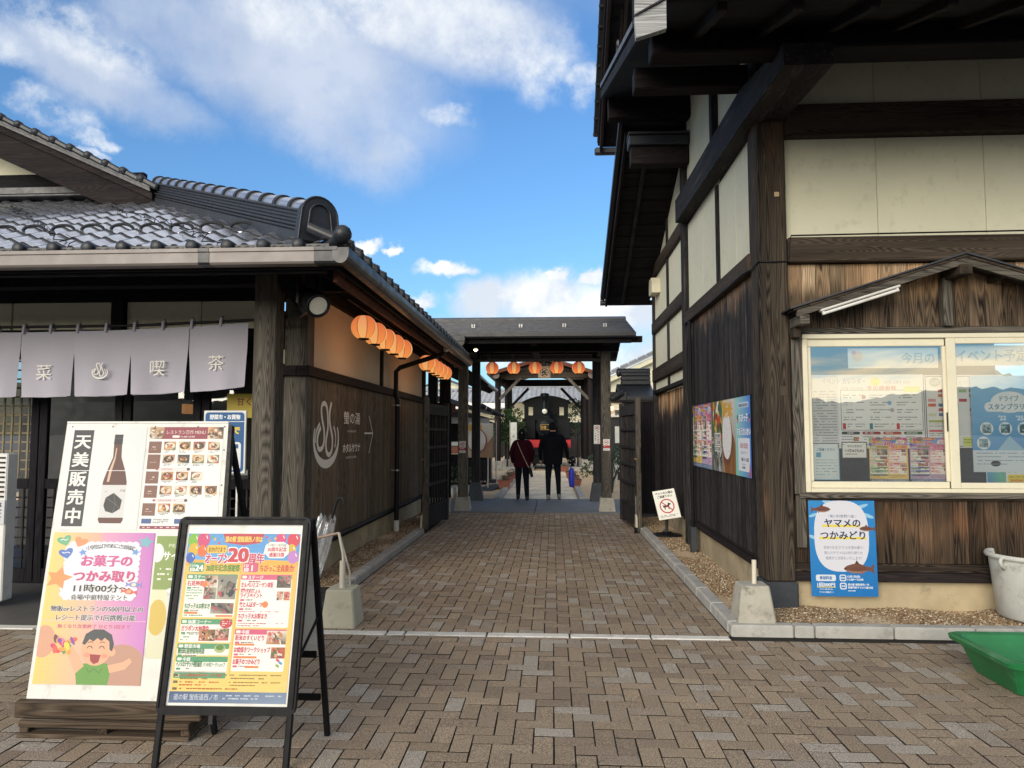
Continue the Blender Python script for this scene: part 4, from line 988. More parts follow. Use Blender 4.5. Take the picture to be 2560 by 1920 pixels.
# long cantilever beam carrying the front eave
rpart('cantilever_beam', w_dark('y'), lambda b: b.add([(x, y, z) for x in (1.64, 1.80) for y, z in ((5.02, 4.26), (5.02, 4.10), (6.2, 4.18), (9.52, 4.30), (9.52, 4.60), (6.2, 4.50))], [(0, 1, 2, 5), (5, 2, 3, 4), (11, 8, 7, 6), (10, 9, 8, 11), (0, 6, 7, 1), (1, 7, 8, 2), (2, 8, 9, 3), (4, 10, 11, 5), (5, 11, 6, 0), (3, 9, 10, 4)]))
rpart('cantilever_bracket', w_dark('y'), lambda b: b.add([(x, y, z) for x in (1.80, 1.985) for y, z in ((5.02, 4.262), (5.02, 4.10), (6.135, 4.178), (6.135, 4.262))], [(0, 1, 2, 3), (7, 6, 5, 4), (0, 4, 5, 1), (1, 5, 6, 2), (2, 6, 7, 3), (3, 7, 4, 0)]))
rb('upper_panel', M['plaster'], 1.80, 1.83, 6.39, 7.70, 4.56, 4.86, c=.002); rb('upper_panel', M['plaster'], 1.801, 1.83, 6.62, 7.70, 4.862, 5.2, c=.002); rb('upper_panel', M['plaster'], 1.80, 1.83, 7.82, 9.5, 4.60, 6.9, c=.002)
rb('upper_stud', w_dark('z'), 1.73, 1.82, 7.70, 7.82, 4.58, 6.0)
rb('pillar', w_dark('z'), 1.735, 1.90, 9.52, 9.70, .05, 6.6, c=.008)
pd = rb('post_pipe', M['black'], 1.70, 1.74, 9.06, 9.12, .36, 2.93, c=.015); rb('pipe_shoe', M['stone'], 1.69, 1.765, 9.04, 9.15, .03, .36, c=.01, parent=pd)
# second bay
rb('foundation', M['found'], 1.84, 2.0, 9.71, 12.7, -.05, .33)
y = 9.71
while y < 12.7:
    w_ = rs.uniform(.105, .125); y2 = min(y+w_, 12.72); dx = rs.uniform(-.003, .003)
    if y2-y > .02: rb('wall_board', W_SIDE2(), 1.84+dx, 1.87, y+.0015, y2-.0015, .30, 2.18, c=.0025)
    y = y2
rb('wall_rail', w_dark('y'), 1.76, 1.86, 9.705, 12.72, 2.185, 2.25, c=.008)
for z0, z1 in ((2.40, 2.62), (3.24, 3.44), (4.22, 4.42)): rb('wall_beam', w_beam('y'), 1.745, 1.86, 9.705, 12.72, z0, z1, c=.01)
for z0, z1 in ((2.252, 2.398), (2.622, 3.238), (3.442, 4.218), (4.422, 5.6)):
    for y0, y1 in ((9.71, 11.10), (11.19, 12.62)):
        if z0 > 4.4: rpart('plaster_panel', M['plaster'], lambda b: b.prism([(y0, z0), (y1, z0), (y1, 5.70-.42*(y1-9.7)), (y0, 5.70-.42*(y0-9.7))], 'x', 1.80, 1.83))
        else: rb('plaster_panel', M['plaster'], 1.80, 1.83, y0, y1, z0, z1, c=.002)
    rb('wall_stud', w_dark('z'), 1.77, 1.83, 11.102, 11.188, z0, z1 if z1 < 5 else 5.05)
rb('corner_stud', w_dark('z'), 1.76, 1.90, 12.622, 12.74, .1, 4.38)
rpart('vent_hood', M['cream'], lambda b: b.prism([(11.98+.02, 3.86), (12.36, 3.86), (12.36, 4.02), (12.30, 4.12), (12.06, 4.12), (12.0, 4.02)], 'x', 1.66, 1.80))
# lower rear roof: slopes away from the camera, seen from below
XV = 0.98
def za(y): return 5.49-.41*(y-9.60)
rpart('lower_roof_soffit', w_black('x'), lambda b: b.add([(XV+.04, 9.55, za(9.55)-.02), (1.80, 9.55, za(9.55)-.02), (1.80, 13.35, za(13.35)-.02), (XV+.04, 13.35, za(13.35)-.02)]+[(XV+.04, 9.55, za(9.55)+.1), (1.80, 9.55, za(9.55)+.1), (1.80, 13.35, za(13.35)+.1), (XV+.04, 13.35, za(13.35)+.1)], [(0, 1, 2, 3), (7, 6, 5, 4), (0, 4, 5, 1), (3, 2, 6, 7), (0, 3, 7, 4)]))
xx = 1.36
rpart('soffit_batten', w_dark('y'), lambda b: b.beam((1.30, 9.6, za(9.6)-.05), (1.30, 13.3, za(13.3)-.05), .05, .06))
for i in range(14):
    yy = 9.75+.27*i; rpart('soffit_board', w_black('x'), lambda b: b.beam((XV+.05, yy, za(yy)-.028), (1.79, yy, za(yy)-.028), .255, .012, up=(0, .415, 1)))
rpart('verge_board', w_shade('y'), lambda b: (b.beam((XV+.02, 9.5, za(9.5)+.02), (XV+.02, 13.38, za(13.38)+.02), .035, .22), b.beam((XV-.02, 9.5, za(9.5)+.10), (XV-.02, 13.40, za(13.40)+.10), .03, .12)))
rpart('verge_flashing', M['metalroof'], lambda b: b.beam((XV-.055, 9.45, za(9.45)+.13), (XV-.055, 13.45, za(13.45)+.13), .05, .10))
rpart('lower_roof_cover', M['metalroof'], lambda b: b.add([(XV-.06, 9.4, za(9.4)+.13), (2.9, 9.4, za(9.4)+.13), (2.9, 13.45, za(13.45)+.13), (XV-.06, 13.45, za(13.45)+.13)], [(0, 1, 2, 3)]))
rpart('lower_roof_gutter', M['gutterd'], lambda b: b.cyl((XV-.08, 13.46, za(13.4)+.02), (2.2, 13.46, za(13.4)+.02), .05, n=10))
rb('roof_end_beam', w_shade('x'), XV+.06, 1.79, 9.30, 9.50, 5.04, 5.27, c=.008); rb('roof_end_flashing', M['metalroof'], XV+.03, 1.79, 9.24, 9.50, 5.275, 5.40, c=.01); rb('roof_end_cap', M['metalroof'], XV+.02, 1.79, 9.20, 9.52, 5.404, 5.435, c=.008)
# main roof: steep gable with ridge out of sight above
XM = 0.70
def zm(y): return 5.72+.71*(10.55-y)      # rear slope, underside
YR = 7.4; ZR = zm(YR)
def zf(y): return 4.12+.36*(y-4.25)       # lower front slope
def slab(b, f, x0, x1, y0, y1, th=.12): b.add([(x0, y0, f(y0)), (x1, y0, f(y0)), (x1, y1, f(y1)), (x0, y1, f(y1)), (x0, y0, f(y0)+th), (x1, y0, f(y0)+th), (x1, y1, f(y1)+th), (x0, y1, f(y1)+th)], [(0, 1, 2, 3), (7, 6, 5, 4), (0, 4, 5, 1), (2, 6, 7, 3), (0, 3, 7, 4), (1, 5, 6, 2)])
rpart('main_roof_soffit', w_black('x'), lambda b: slab(b, zm, XM+.05, 2.9, YR, 10.50))
rpart('main_roof_cover', M['metalroof'], lambda b: slab(b, lambda y: zm(y)+.13, XM-.02, 5.6, YR, 10.56, .05))
rpart('front_roof_soffit', w_black('x'), lambda b: slab(b, zf, .68, 5.6, 4.25, 9.2))
rpart('front_roof_cover', M['metalroof'], lambda b: slab(b, lambda y: zf(y)+.13, .64, 5.6, 4.19, 9.25, .05))
rpart('front_verge_board', w_black('y'), lambda b: b.beam((.66, 4.25, zf(4.25)+.03), (.66, 9.2, zf(9.2)+.03), .03, .10))
rpart('main_verge_board', w_shade('y'), lambda b: (b.beam((XM+.03, 7.5, zm(7.5)+.0), (XM+.03, 10.5, zm(10.5)+.0), .04, .26), b.beam((XM+.0, 7.5, zm(7.5)+.09), (XM+.0, 10.53, zm(10.53)+.09), .03, .12)))
i = 0
for i in range(14):
    yy = 10.48-.215*i
    rpart('verge_tile', M['ridge'], lambda b: (b.beam((XM-.03, yy+.02, zm(yy+.02)+.17), (XM-.03, yy-.20, zm(yy-.20)+.185), .10, .055, c=.012), b.lathe((XM-.075, yy, zm(yy)+.175), [(0, -.012), (.025, -.008), (.036, .005), (.038, .05)], 12, axis='x')))
rb('main_eave_gutter', M['gutterd'], XM-.06, 1.9, 10.50, 10.60, 5.66, 5.76, c=.02)
# inner verge with its row of round tile ends, ending in a board
def vv(t): return Vector((.95, 9.62-.80*t, 6.10+.92*t))
rpart('inner_verge_board', w_shade('y'), lambda b: (b.beam(vv(-.25), vv(1.25), .045, .20), b.beam(vv(-.1)+Vector((-.045, 0, .05)), vv(1.25)+Vector((-.045, 0, .05)), .035, .12)))
for i in range(6): 
    p = vv(.02+.23*i); rpart('inner_verge_tile', M['silvertile'], lambda b: (b.lathe(p+Vector((-.085, 0, .10)), [(0, -.012), (.03, -.006), (.045, .008), (.045, .05)], 12, axis='x')))
rpart('inner_verge_rail', M['silvertile'], lambda b: b.tube([vv(0)+Vector((-.075, 0, .12)), vv(1.25)+Vector((-.075, 0, .12))], .018, 6))
# purlins carrying the overhang
for y_, z0, z1, xl, xr in ((6.20, 4.54, 4.73, .73, 1.72), (9.15, 5.60, 5.88, .74, 1.79)):
    rb('purlin', w_shade('x'), xl, xr, y_, y_+.17, z0, z1, c=.008)

rb('bargeboard_end_block', w_black('x'), .50, .66, 4.25, 4.32, 4.0, 4.28)
rpart('bargeboard_end', wood('skylit_board', 'x', (0.12, .125, .13), (.42, .43, .43), objvar=.05), lambda b: (b.prism([(.508, 3.87), (.690, 3.925), (.690, 4.10), (.500, 4.0)], 'y', 4.20, 4.245), b.prism([(.498, 4.005), (.682, 4.105), (.640, 4.11), (.655, 4.30), (.50, 4.30)], 'y', 4.175, 4.20)))  # pale tone paints in the sky light on this board end
# front eave structure
rb('front_purlin', w_shade('x'), .73, 1.79, 5.10, 5.30, 4.26, 4.43, c=.012); rb('front_purlin', w_black('x'), 1.81, 5.6, 5.08, 5.34, 4.26, 4.50, c=.012)
for i in range(9):
    xx = 1.05+.46*i; rpart('front_rafter', w_shade('y'), lambda b: b.beam((xx, 4.32, zf(4.32)-.03), (xx, 6.18, zf(6.18)-.03), .06, .07))
rb('front_eave_board', w_black('x'), .70, 5.6, 4.20, 4.25, 4.11, 4.30)
# ------------------------------------------------ front wall
YF = 6.20
rb('front_foundation', M['found'], 1.998, 4.7, 6.24, 6.5, -.05, .285)
rb('front_base_rail', w_shade('x'), 1.998, 4.7, 6.17, 6.27, .285, .36); rb('front_base_rail', w_beam('x'), 1.998, 4.7, 6.185, 6.27, .362, .43)
rs = random.Random(31)
def boards(x0, x1, z0, z1, mat, wmin, wmax, y=YF, name='wall_board'):
    x = x0
    while x < x1-.02:
        x2 = min(x+rs.uniform(wmin, wmax), x1); dy = rs.uniform(-.004, .003)
        rb(name, mat, x+.0015, x2-.0015, y+dy, y+.03, z0, z1, c=.003); x = x2
boards(1.998, 4.7, .432, .945, W_LOW(), .11, .165)
rb('under_sill_board', w_beam('x'), 2.105, 4.7, 6.185, 6.23, .947, 1.0)
rb('side_cover_board', w_grey('z'), 2.02, 2.10, 6.165, 6.198, .56, .99)
boards(1.998, 4.7, 2.40, 2.945, W_UP(), .115, .135)
rb('front_beam', w_beam('x'), 1.998, 4.8, 6.12, 6.27, 2.95, 3.165, c=.012)
rb('front_beam', w_beam('x'), 1.998, 4.8, 6.13, 6.27, 4.05, 4.33, c=.012)
for a, b_ in ((1.998, 2.783), (2.787, 3.678), (3.682, 4.7)):
    rb('plaster_panel', M['plaster'], a, b_, 6.215, 6.25, 3.167, 4.048, c=.003); rb('plaster_panel', M['plaster'], a, b_, 6.216, 6.25, 4.332, 5.6, c=.003)
rpart('beam_cable', M['black'], lambda b: b.tube([(2.0, 6.118, 3.10), (2.02, 6.115, 3.175), (2.4, 6.115, 3.178), (2.9, 6.115, 3.182), (4.2, 6.115, 3.19)], .007, 6))
rpart('post_cable', M['black'], lambda b: b.tube([(2.0, 6.115, 3.10), (2.0, 6.13, 2.96), (1.87, 6.128, 2.955), (1.745, 6.13, 2.96), (1.735, 6.3, 2.93), (1.715, 6.5, 2.94), (1.712, 7.6, 2.925), (1.712, 9.4, 2.925)], .007, 6))
# window with two sliding sashes
wf = rb('window_trim', w_grey('x'), 1.998, 4.7, 6.16, 6.22, 2.34, 2.395)
rb('window_trim', w_grey('z'), 2.01, 2.095, 6.155, 6.215, 1.0, 2.338); rb('window_trim', w_grey('x'), 2.045, 4.7, 6.14, 6.215, .97, 1.015)
win = rpart('ticket_window', M['cream'], lambda b: (b.cbox(2.10, 4.7, 6.15, 6.25, 2.30, 2.338), b.cbox(2.10, 2.14, 6.15, 6.25, 1.017, 2.298), b.cbox(2.142, 4.7, 6.15, 6.25, 1.017, 1.05)))
part('sash', M['cream'], lambda b: (b.cbox(2.142, 3.27, 6.175, 6.20, 2.235, 2.298), b.cbox(2.142, 3.27, 6.175, 6.20, 1.052, 1.105), b.cbox(2.142, 2.175, 6.175, 6.20, 1.107, 2.233), b.cbox(3.25, 3.285, 6.175, 6.20, 1.107, 2.233)), win)
part('sash', M['cream'], lambda b: (b.cbox(3.272, 3.345, 6.148, 6.172, 1.052, 2.298), b.cbox(3.347, 4.7, 6.15, 6.172, 2.25, 2.298), b.cbox(3.347, 4.7, 6.15, 6.172, 1.052, 1.10)), win)
for x0, x1, y in ((2.175, 3.25, 6.187), (3.345, 4.7, 6.161)): part('pane', M['glass'], lambda b: b.quad((x0, y, 1.10), (x1, y, 1.10), (x1, y, 2.25), (x0, y, 2.25)), win)
part('sash_handle', M['black'], lambda b: b.cbox(3.262, 3.271, 6.165, 6.175, 1.52, 1.68), win)
# office behind the glass
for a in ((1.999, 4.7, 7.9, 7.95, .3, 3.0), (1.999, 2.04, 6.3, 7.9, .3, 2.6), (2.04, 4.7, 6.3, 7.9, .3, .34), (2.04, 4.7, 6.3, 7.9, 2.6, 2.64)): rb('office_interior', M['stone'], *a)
# the dimness between the notices is the office itself
# ---- little gable hood over the window
HX, HZ = 3.317, 2.945; HY0, HY1 = 5.90, 6.195; hs_ = .312
def hz(x): return HZ-hs_*abs(x-HX)
for sgn, xe in ((-1, 1.955), (1, 4.68)):
    rpart('hood_board', w_beam('x'), lambda b: b.add([(HX, HY0, HZ), (xe, HY0, hz(xe)), (xe, HY1, hz(xe)), (HX, HY1, HZ), (HX, HY0, HZ-.022), (xe, HY0, hz(xe)-.022), (xe, HY1, hz(xe)-.022), (HX, HY1, HZ-.022)], [(0, 1, 2, 3), (7, 6, 5, 4), (0, 4, 5, 1), (1, 5, 6, 2), (2, 6, 7, 3)]))
    rpart('hood_cover', M['metalroof'], lambda b: b.add([(HX, HY0-.02, HZ+.014), (xe+.03*sgn, HY0-.02, hz(xe)+.002), (xe+.03*sgn, HY1, hz(xe)+.002), (HX, HY1, HZ+.014), (HX, HY0-.02, HZ+.002), (xe+.03*sgn, HY0-.02, hz(xe)-.010), (xe+.03*sgn, HY1, hz(xe)-.010), (HX, HY1, HZ+.002)], [(0, 1, 2, 3), (7, 6, 5, 4), (0, 4, 5, 1), (1, 5, 6, 2), (2, 6, 7, 3)]))
    xs_ = xe-.03*sgn
    rpart('hood_bargeboard', w_grey('x'), lambda b: b.add([(HX, y, HZ-d) for y in (HY0+.01, HY0+.045) for d in (.024, .080)]+[(xs_, y, hz(xs_)-d) for y in (HY0+.01, HY0+.045) for d in (.024, .080)], [(0, 1, 3, 2), (4, 6, 7, 5), (0, 2, 6, 4), (1, 5, 7, 3), (0, 4, 5, 1), (2, 3, 7, 6)]))
    for q in (.25, .5, .75):
        xx = HX+(xe-HX)*q; rpart('hood_rafter', w_beam('y'), lambda b: b.beam((xx, HY0+.06, hz(xx)-.05), (xx, HY1-.01, hz(xx)-.05), .04, .05))
rb('hood_ridge_beam', w_beam('y'), HX-.05, HX+.05, HY0-.01, HY1, HZ-.165, HZ-.085, c=.006)
rb('hood_side_beam', w_grey('x'), 2.0, 2.075, HY0-.02, 6.195, 2.385, 2.465, c=.006); rb('hood_side_beam', w_grey('x'), 4.56, 4.64, HY0-.02, 6.195, 2.385, 2.465, c=.006)
rb('hood_side_block', w_beam('y'), 2.0, 2.06, 6.05, 6.15, 2.30, 2.383)
rb('hood_wall_strut', w_grey('z'), 3.25, 3.325, 6.12, 6.195, 2.397, 2.80, c=.005)
# lamps under the hood
for sgn, x0 in ((-1, 2.17), (1, 4.46)):
    lt = empty('batten_lamp', (x0, 5.93, hz(x0)-.15), 'white fluorescent batten lamp fixed under the %s slope of the little window hood' % ('left' if sgn < 0 else 'right'), 'lamp', 'batten lamps under the window hood')
    x1 = x0-.64*sgn; za0, zb0 = hz(x0)-.105, hz(x1)-.105
    part('reflector', M['white'], lambda b: b.beam((x0, 5.935, za0+.016), (x1, 5.935, zb0+.016), .060, .022, c=.008), lt)
    part('tube', M['white'], lambda b: b.cyl(Vector((x0, 5.93, za0-.014)).lerp(Vector((x1, 5.93, zb0-.014)), .05), Vector((x0, 5.93, za0-.014)).lerp(Vector((x1, 5.93, zb0-.014)), .95), .013, n=10), lt)
    for q in (.03, .95): part('socket', M['white'], lambda b: b.beam(Vector((x0, 5.93, za0-.008)).lerp(Vector((x1, 5.93, zb0-.008)), q), Vector((x0, 5.93, za0-.008)).lerp(Vector((x1, 5.93, zb0-.008)), q+.03), .03, .035), lt)

# ================================================================== ENTRANCE GATE with roof
GT = empty('roofed_gate', (-.36, 15.2, 0), 'open roofed timber gate with dark metal roof spanning the end of the passage', 'gate')
def gp(name, mat, fn): return part(name, mat, fn, GT)
def gb(name, mat, *a, c=.006): return cb(name, mat, *a, parent=GT, c=c)
for x, y in ((-1.77, 14.2), (1.04, 14.2)):
    b = MB(); b.add([(x+sx*(.16 if z == 0 else .125), y+sy*(.16 if z == 0 else .125), z_) for z, z_ in ((0, .01), (1, .27)) for sx, sy in ((-1, -1), (1, -1), (1, 1), (-1, 1))], [(0, 1, 5, 4), (1, 2, 6, 5), (2, 3, 7, 6), (3, 0, 4, 7), (4, 5, 6, 7)]); b.build('post_footing', M['block'], GT)
    gb('gate_post', w_grey('z'), x-.092, x+.092, y-.092, y+.092, .27, 3.35, c=.01)
for x, y in ((-1.74, 16.3), (.99, 16.3)):
    b = MB(); b.add([(x+sx*(.17 if z == 0 else .11), y+sy*(.17 if z == 0 else .11), z_) for z, z_ in ((0, .01), (1, .42)) for sx, sy in ((-1, -1), (1, -1), (1, 1), (-1, 1))], [(0, 1, 5, 4), (1, 2, 6, 5), (2, 3, 7, 6), (3, 0, 4, 7), (4, 5, 6, 7)]); b.build('post_footing', M['stone'], GT)
    gb('gate_post', w_dark('z'), x-.09, x+.09, y-.09, y+.09, .42, 3.6, c=.01)
gb('gate_lintel', w_black('x'), -3.2, 1.30, 14.10, 14.30, 3.12, 3.34); gb('gate_lintel', w_black('x'), -3.2, 1.30, 16.2, 16.4, 3.30, 3.55)
for x in (-1.77, -.36, 1.04): gp('tie_beam', w_shade('y'), lambda b: b.beam((x, 13.35, 3.30), (x, 16.9, 3.30), .13, .17)); 
for x in (-1.77, 1.04): gp('king_strut', w_black('z'), lambda b: b.cbox(x-.06, x+.06, 15.14, 15.26, 3.4, 3.85))
gb('ridge_beam', w_black('x'), -3.3, 1.45, 15.12, 15.28, 3.70, 3.85)
gb('eave_purlin', w_shade('x'), -3.3, 1.66, 13.32, 13.44, 3.20, 3.31); gb('eave_board', w_black('x'), -3.3, 1.45, 13.22, 13.27, 3.17, 3.30)
def zgt(y): return 3.93-.29*abs(y-15.2)
for s_, y1 in ((-1, 13.18), (1, 17.2)):
    gp('gate_roof_soffit', w_shade('y'), lambda b: b.add([(-3.4, 15.2, 3.85), (1.50, 15.2, 3.85), (1.50, y1, zgt(y1)-.08), (-3.4, y1, zgt(y1)-.08)], [(0, 1, 2, 3)]))
    n = 9
    for i in range(n):       # overlapping horizontal metal courses, shade painted into their dark lips
        ya, yb = 15.2+(y1-15.2)*i/n, 15.2+(y1-15.2)*(i+1)/n
        gp('roof_course', [M['roofcourse'], M['gutterd']], lambda b: b.add([(-3.45, ya, zgt(ya)+.0), (1.53, ya, zgt(ya)+.0), (1.53, yb, zgt(yb)+.024), (-3.45, yb, zgt(yb)+.024), (-3.45, yb, zgt(yb)-.004), (1.53, yb, zgt(yb)-.004), (-3.45, ya, zgt(ya)-.03), (1.53, ya, zgt(ya)-.03)], [(0, 1, 2, 3)]).add([(-3.45, yb, zgt(yb)+.024), (1.53, yb, zgt(yb)+.024), (1.53, yb, zgt(yb)-.004), (-3.45, yb, zgt(yb)-.004), (1.53, ya, zgt(ya)-.0), (1.53, ya, zgt(ya)-.03), (-3.45, ya, zgt(ya)), (-3.45, ya, zgt(ya)-.03)], [(0, 1, 2, 3), (1, 4, 5, 2), (0, 3, 7, 6)], 1))
gp('ridge_cap', M['metalroof'], lambda b: b.prism([(15.05, 3.93), (15.2, 3.985), (15.35, 3.93), (15.35, 3.90), (15.05, 3.90)], 'x', -3.47, 1.54))
for x in (-1.55, -.62, .23, 1.02):
    y_ = 13.95; gp('snow_stop', M['steel'], lambda b: (b.cbox(x-.035, x-.012, y_, y_+.03, zgt(y_), zgt(y_)+.085), b.cbox(x+.012, x+.035, y_, y_+.03, zgt(y_), zgt(y_)+.085), b.cbox(x-.035, x+.035, y_, y_+.028, zgt(y_)+.05, zgt(y_)+.062), b.cbox(x-.04, x+.04, y_, y_+.10, zgt(y_)+.012, zgt(y_)+.024)))
gp('gable_board', w_shade('y'), lambda b: (b.beam((1.50, 15.2, 3.86), (1.50, 13.18, zgt(13.18)-.05), .04, .13), b.beam((1.50, 15.2, 3.86), (1.50, 17.2, zgt(17.2)-.05), .04, .13)))
gp('gate_gutter', M['gutterd'], lambda b: b.prism([(13.10, 3.36), (13.10, 3.29), (13.13, 3.26), (13.19, 3.26), (13.22, 3.29), (13.22, 3.36)], 'x', -3.45, 1.52))
gp('gutter_hopper', M['gutterd'], lambda b: (b.cbox(-1.98, -1.60, 13.02, 13.22, 3.20, 3.30), b.prism([(-1.88, 3.06), (-1.70, 3.06), (-1.62, 3.2), (-1.96, 3.2)], 'y', 13.04, 13.20)))
gp('gate_downpipe', M['gutter'], lambda b: b.tube([(-1.79, 13.12, 3.08), (-1.80, 13.14, 2.98), (-1.84, 13.6, 2.80)], .05, 10))
gp('lantern_rail', M['black'], lambda b: b.cbox(-2.0, 1.26, 14.28, 14.34, 2.94, 3.00))
gp('rail_clips', M['black'], lambda b: b.cbox(-1.30, -1.26, 14.28, 14.33, 3.0, 3.12)); gp('rail_clips', M['black'], lambda b: b.cbox(-.82, -.78, 14.28, 14.33, 3.0, 3.12)); gp('rail_clips', M['black'], lambda b: b.cbox(.28, .32, 14.28, 14.33, 3.0, 3.12))
# spot lamp glowing under the gate eave
sl = empty('gate_spot_lamp', (-1.45, 13.6, 3.08), 'small lit spot lamp under the left end of the gate eave', 'lamp')
part('housing', M['black'], lambda b: b.cyl((-1.50, 13.66, 3.16), (-1.46, 13.56, 3.10), .04, n=12), sl); part('bulb', M['lampglow'], lambda b: b.lathe((-1.457, 13.55, 3.095), [(0, -.035), (.034, -.01), (.036, .01), (0, .012)], 12), sl)
# crest board
cb_ = empty('crest_board', (-.165, 14.27, 2.60), 'small square wooden board with a character in a circle, hanging among the gate lanterns', 'sign')
p = Print(24, 24, '#e0c8aa'); p.rect(1.2, 1.2, 21.6, 21.6, '#3a2d22'); p.rect(2.0, 2.0, 20, 20, '#dcc3a4'); p.ring(12, 12, 7.4, 8.6, '#54483d'); p.text('长', 12, 17.2, 12.5, '#0c0906', align='c', bold=.06)
part('board', w_grey('x'), lambda b: b.cbox(-.285, -.045, 14.262, 14.29, 2.60, 2.84), cb_); part('hanger', w_grey('z'), lambda b: b.cbox(-.185, -.145, 14.265, 14.285, 2.842, 2.94), cb_)
p.build('board_face', cb_, (-.285, 14.2605, 2.84), (1, 0, 0), (0, 0, -1), M['matte'])

# ---- gate leaves, swung open towards the camera
def gate_leaf(name, label, hinge, free):
    h, f = Vector((*hinge, 0)), Vector((*free, 0)); L = (f-h).length; d = (f-h).normalized(); nrm = Vector((-d.y, d.x, 0))
    T = Matrix(((d.x, nrm.x, 0, h.x), (d.y, nrm.y, 0, h.y), (0, 0, 1, 0), (0, 0, 0, 1)))
    r = empty(name, (h.x, h.y, 0), label, 'gate leaf', 'gate leaves at the end of the passage')
    def gp_(n, m, *a, c=.004): return part(n, m, lambda b: b.cbox(*a, c, T=T), r)
    wm = w_dark('z'); hm = w_dark('x')
    gp_('stile', w_grey('z') if True else wm, L-.09, L, -.035, .035, .06, 2.06, c=.006); gp_('stile', wm, 0, .10, -.035, .035, .06, 2.02)
    gp_('top_rail', hm, .10, L-.092, -.03, .03, 1.80, 1.97); gp_('bottom_panel', wm, .10, L-.092, -.02, .02, .09, .36)
    for i, z in enumerate((.36, .70, .99, 1.27, 1.55)): gp_('cross_rail', hm, .10, L-.092, -.034, .026, z, z+.045)
    n = 7
    for i in range(n): x = .12+(L-.24)*(i+.5)/n; gp_('bar', wm, x-.018, x+.018, -.014, .014, .405, 1.80)
    gp_('backing_panel', wm, .10, L-.092, .016, .024, .40, 1.80) if False else None
    q = gp_('drop_bolt', M['steel'], L-.055, L-.043, -.052, -.040, .10, .56, c=.002); gp_('latch', M['brass'], L-.10, L+.012, -.055, -.037, 1.10, 1.13)
    w = part('caster_plate', M['ivory'], lambda b: b.prism([(-.05, .03), (.06, .03), (.03, .20), (-.02, .22)], 'y', -.062, -.040).T(T @ Matrix.Translation((L-.02, 0, .06))), r)
    part('caster_wheel', M['black'], lambda b: b.cyl(T @ Vector((L-.02, -.075, .045)), T @ Vector((L-.02, -.04, .045)), .042, n=14), r)
    gp_('handle_bar', w_grey('z'), L+.002, L+.030, -.02, .02, .92, 1.30)
    return r
gate_leaf('gate_leaf', 'dark latticed timber gate leaf standing open beside the left wall and its downpipe', (-1.80, 12.25), (-1.93, 10.88))
gate_leaf('gate_leaf', 'dark latticed timber gate leaf standing open by the tilted no-pets board', (1.17, 12.45), (1.31, 11.12))
# recess walls at the end
gw = empty('gate_side_fence', (1.5, 12.8, 0), 'dark vertical board fence closing the gap between the right building and the gate', 'fence')
x = 1.22; rs = random.Random(8)
while x < 1.86: part('fence_board', w_black('z'), lambda b: b.cbox(x+.001, min(x+.125, 1.9)-.001, 12.76+rs.uniform(-.003, .003), 12.79, .12, 2.06), gw); x += .125
part('fence_cap', w_dark('x'), lambda b: b.cbox(1.20, 1.9, 12.74, 12.84, 2.06, 2.13), gw); part('fence_base', M['stone'], lambda b: b.cbox(1.2, 1.9, 12.73, 12.84, -.02, .12), gw)
# its little tiled roof
def zt(y): return 2.42-.42*abs(y-13.35)
for s_ in (-1, 1): part('fence_roof', M['ridge'], lambda b: b.add([(1.18, 13.35, 2.42), (1.80, 13.35, 2.42), (1.80, 13.35+s_*.62, zt(13.97)), (1.18, 13.35+s_*.62, zt(13.97)), (1.18, 13.35, 2.36), (1.18, 13.35+s_*.62, zt(13.97)-.06), (1.8, 13.35+s_*.62, zt(13.97)-.06)], [(0, 1, 2, 3), (0, 3, 5, 4), (3, 2, 6, 5)]), gw)
for z0, z1, w_ in ((2.40, 2.48, .22), (2.485, 2.56, .18), (2.565, 2.62, .20)): part('fence_ridge', M['ridge'], lambda b: b.cbox(1.26, 1.79, 13.35-w_/2, 13.35+w_/2, z0, z1, .01), gw)
part('fence_ridge_cap', M['ridge'], lambda b: (b.cyl((1.22, 13.35, 2.65), (1.79, 13.35, 2.65), .06), b.lathe((1.20, 13.35, 2.63), [(0, -.03), (.07, -.01), (.085, .02), (.06, .06)], 14, axis='x')), gw)
part('fence_roof_corner', M['ridge'], lambda b: (b.tube([(1.22, 12.76, 2.22), (1.12, 12.70, 2.17), (1.02, 12.66, 2.10)], [.07, .06, .045], 10), b.cbox(1.16, 1.30, 12.72, 12.80, 2.08, 2.24, .01)), gw)
lw = empty('gate_recess_fence', (-2.2, 13.6, 0), 'black boarded recess between the left building and the gate post', 'fence')
for x0 in (-2.40, -2.28, -2.16, -2.04): part('fence_board', w_black('z'), lambda b: b.cbox(x0, x0+.118, 13.60, 13.63, .30, 2.10), lw)
part('fence_post', w_black('z'), lambda b: b.cbox(-2.16, -1.96, 13.65, 13.80, 0, 3.1), lw); part('fence_base', M['concrete'], lambda b: b.cbox(-2.42, -1.93, 13.56, 13.64, -.02, .30), lw)

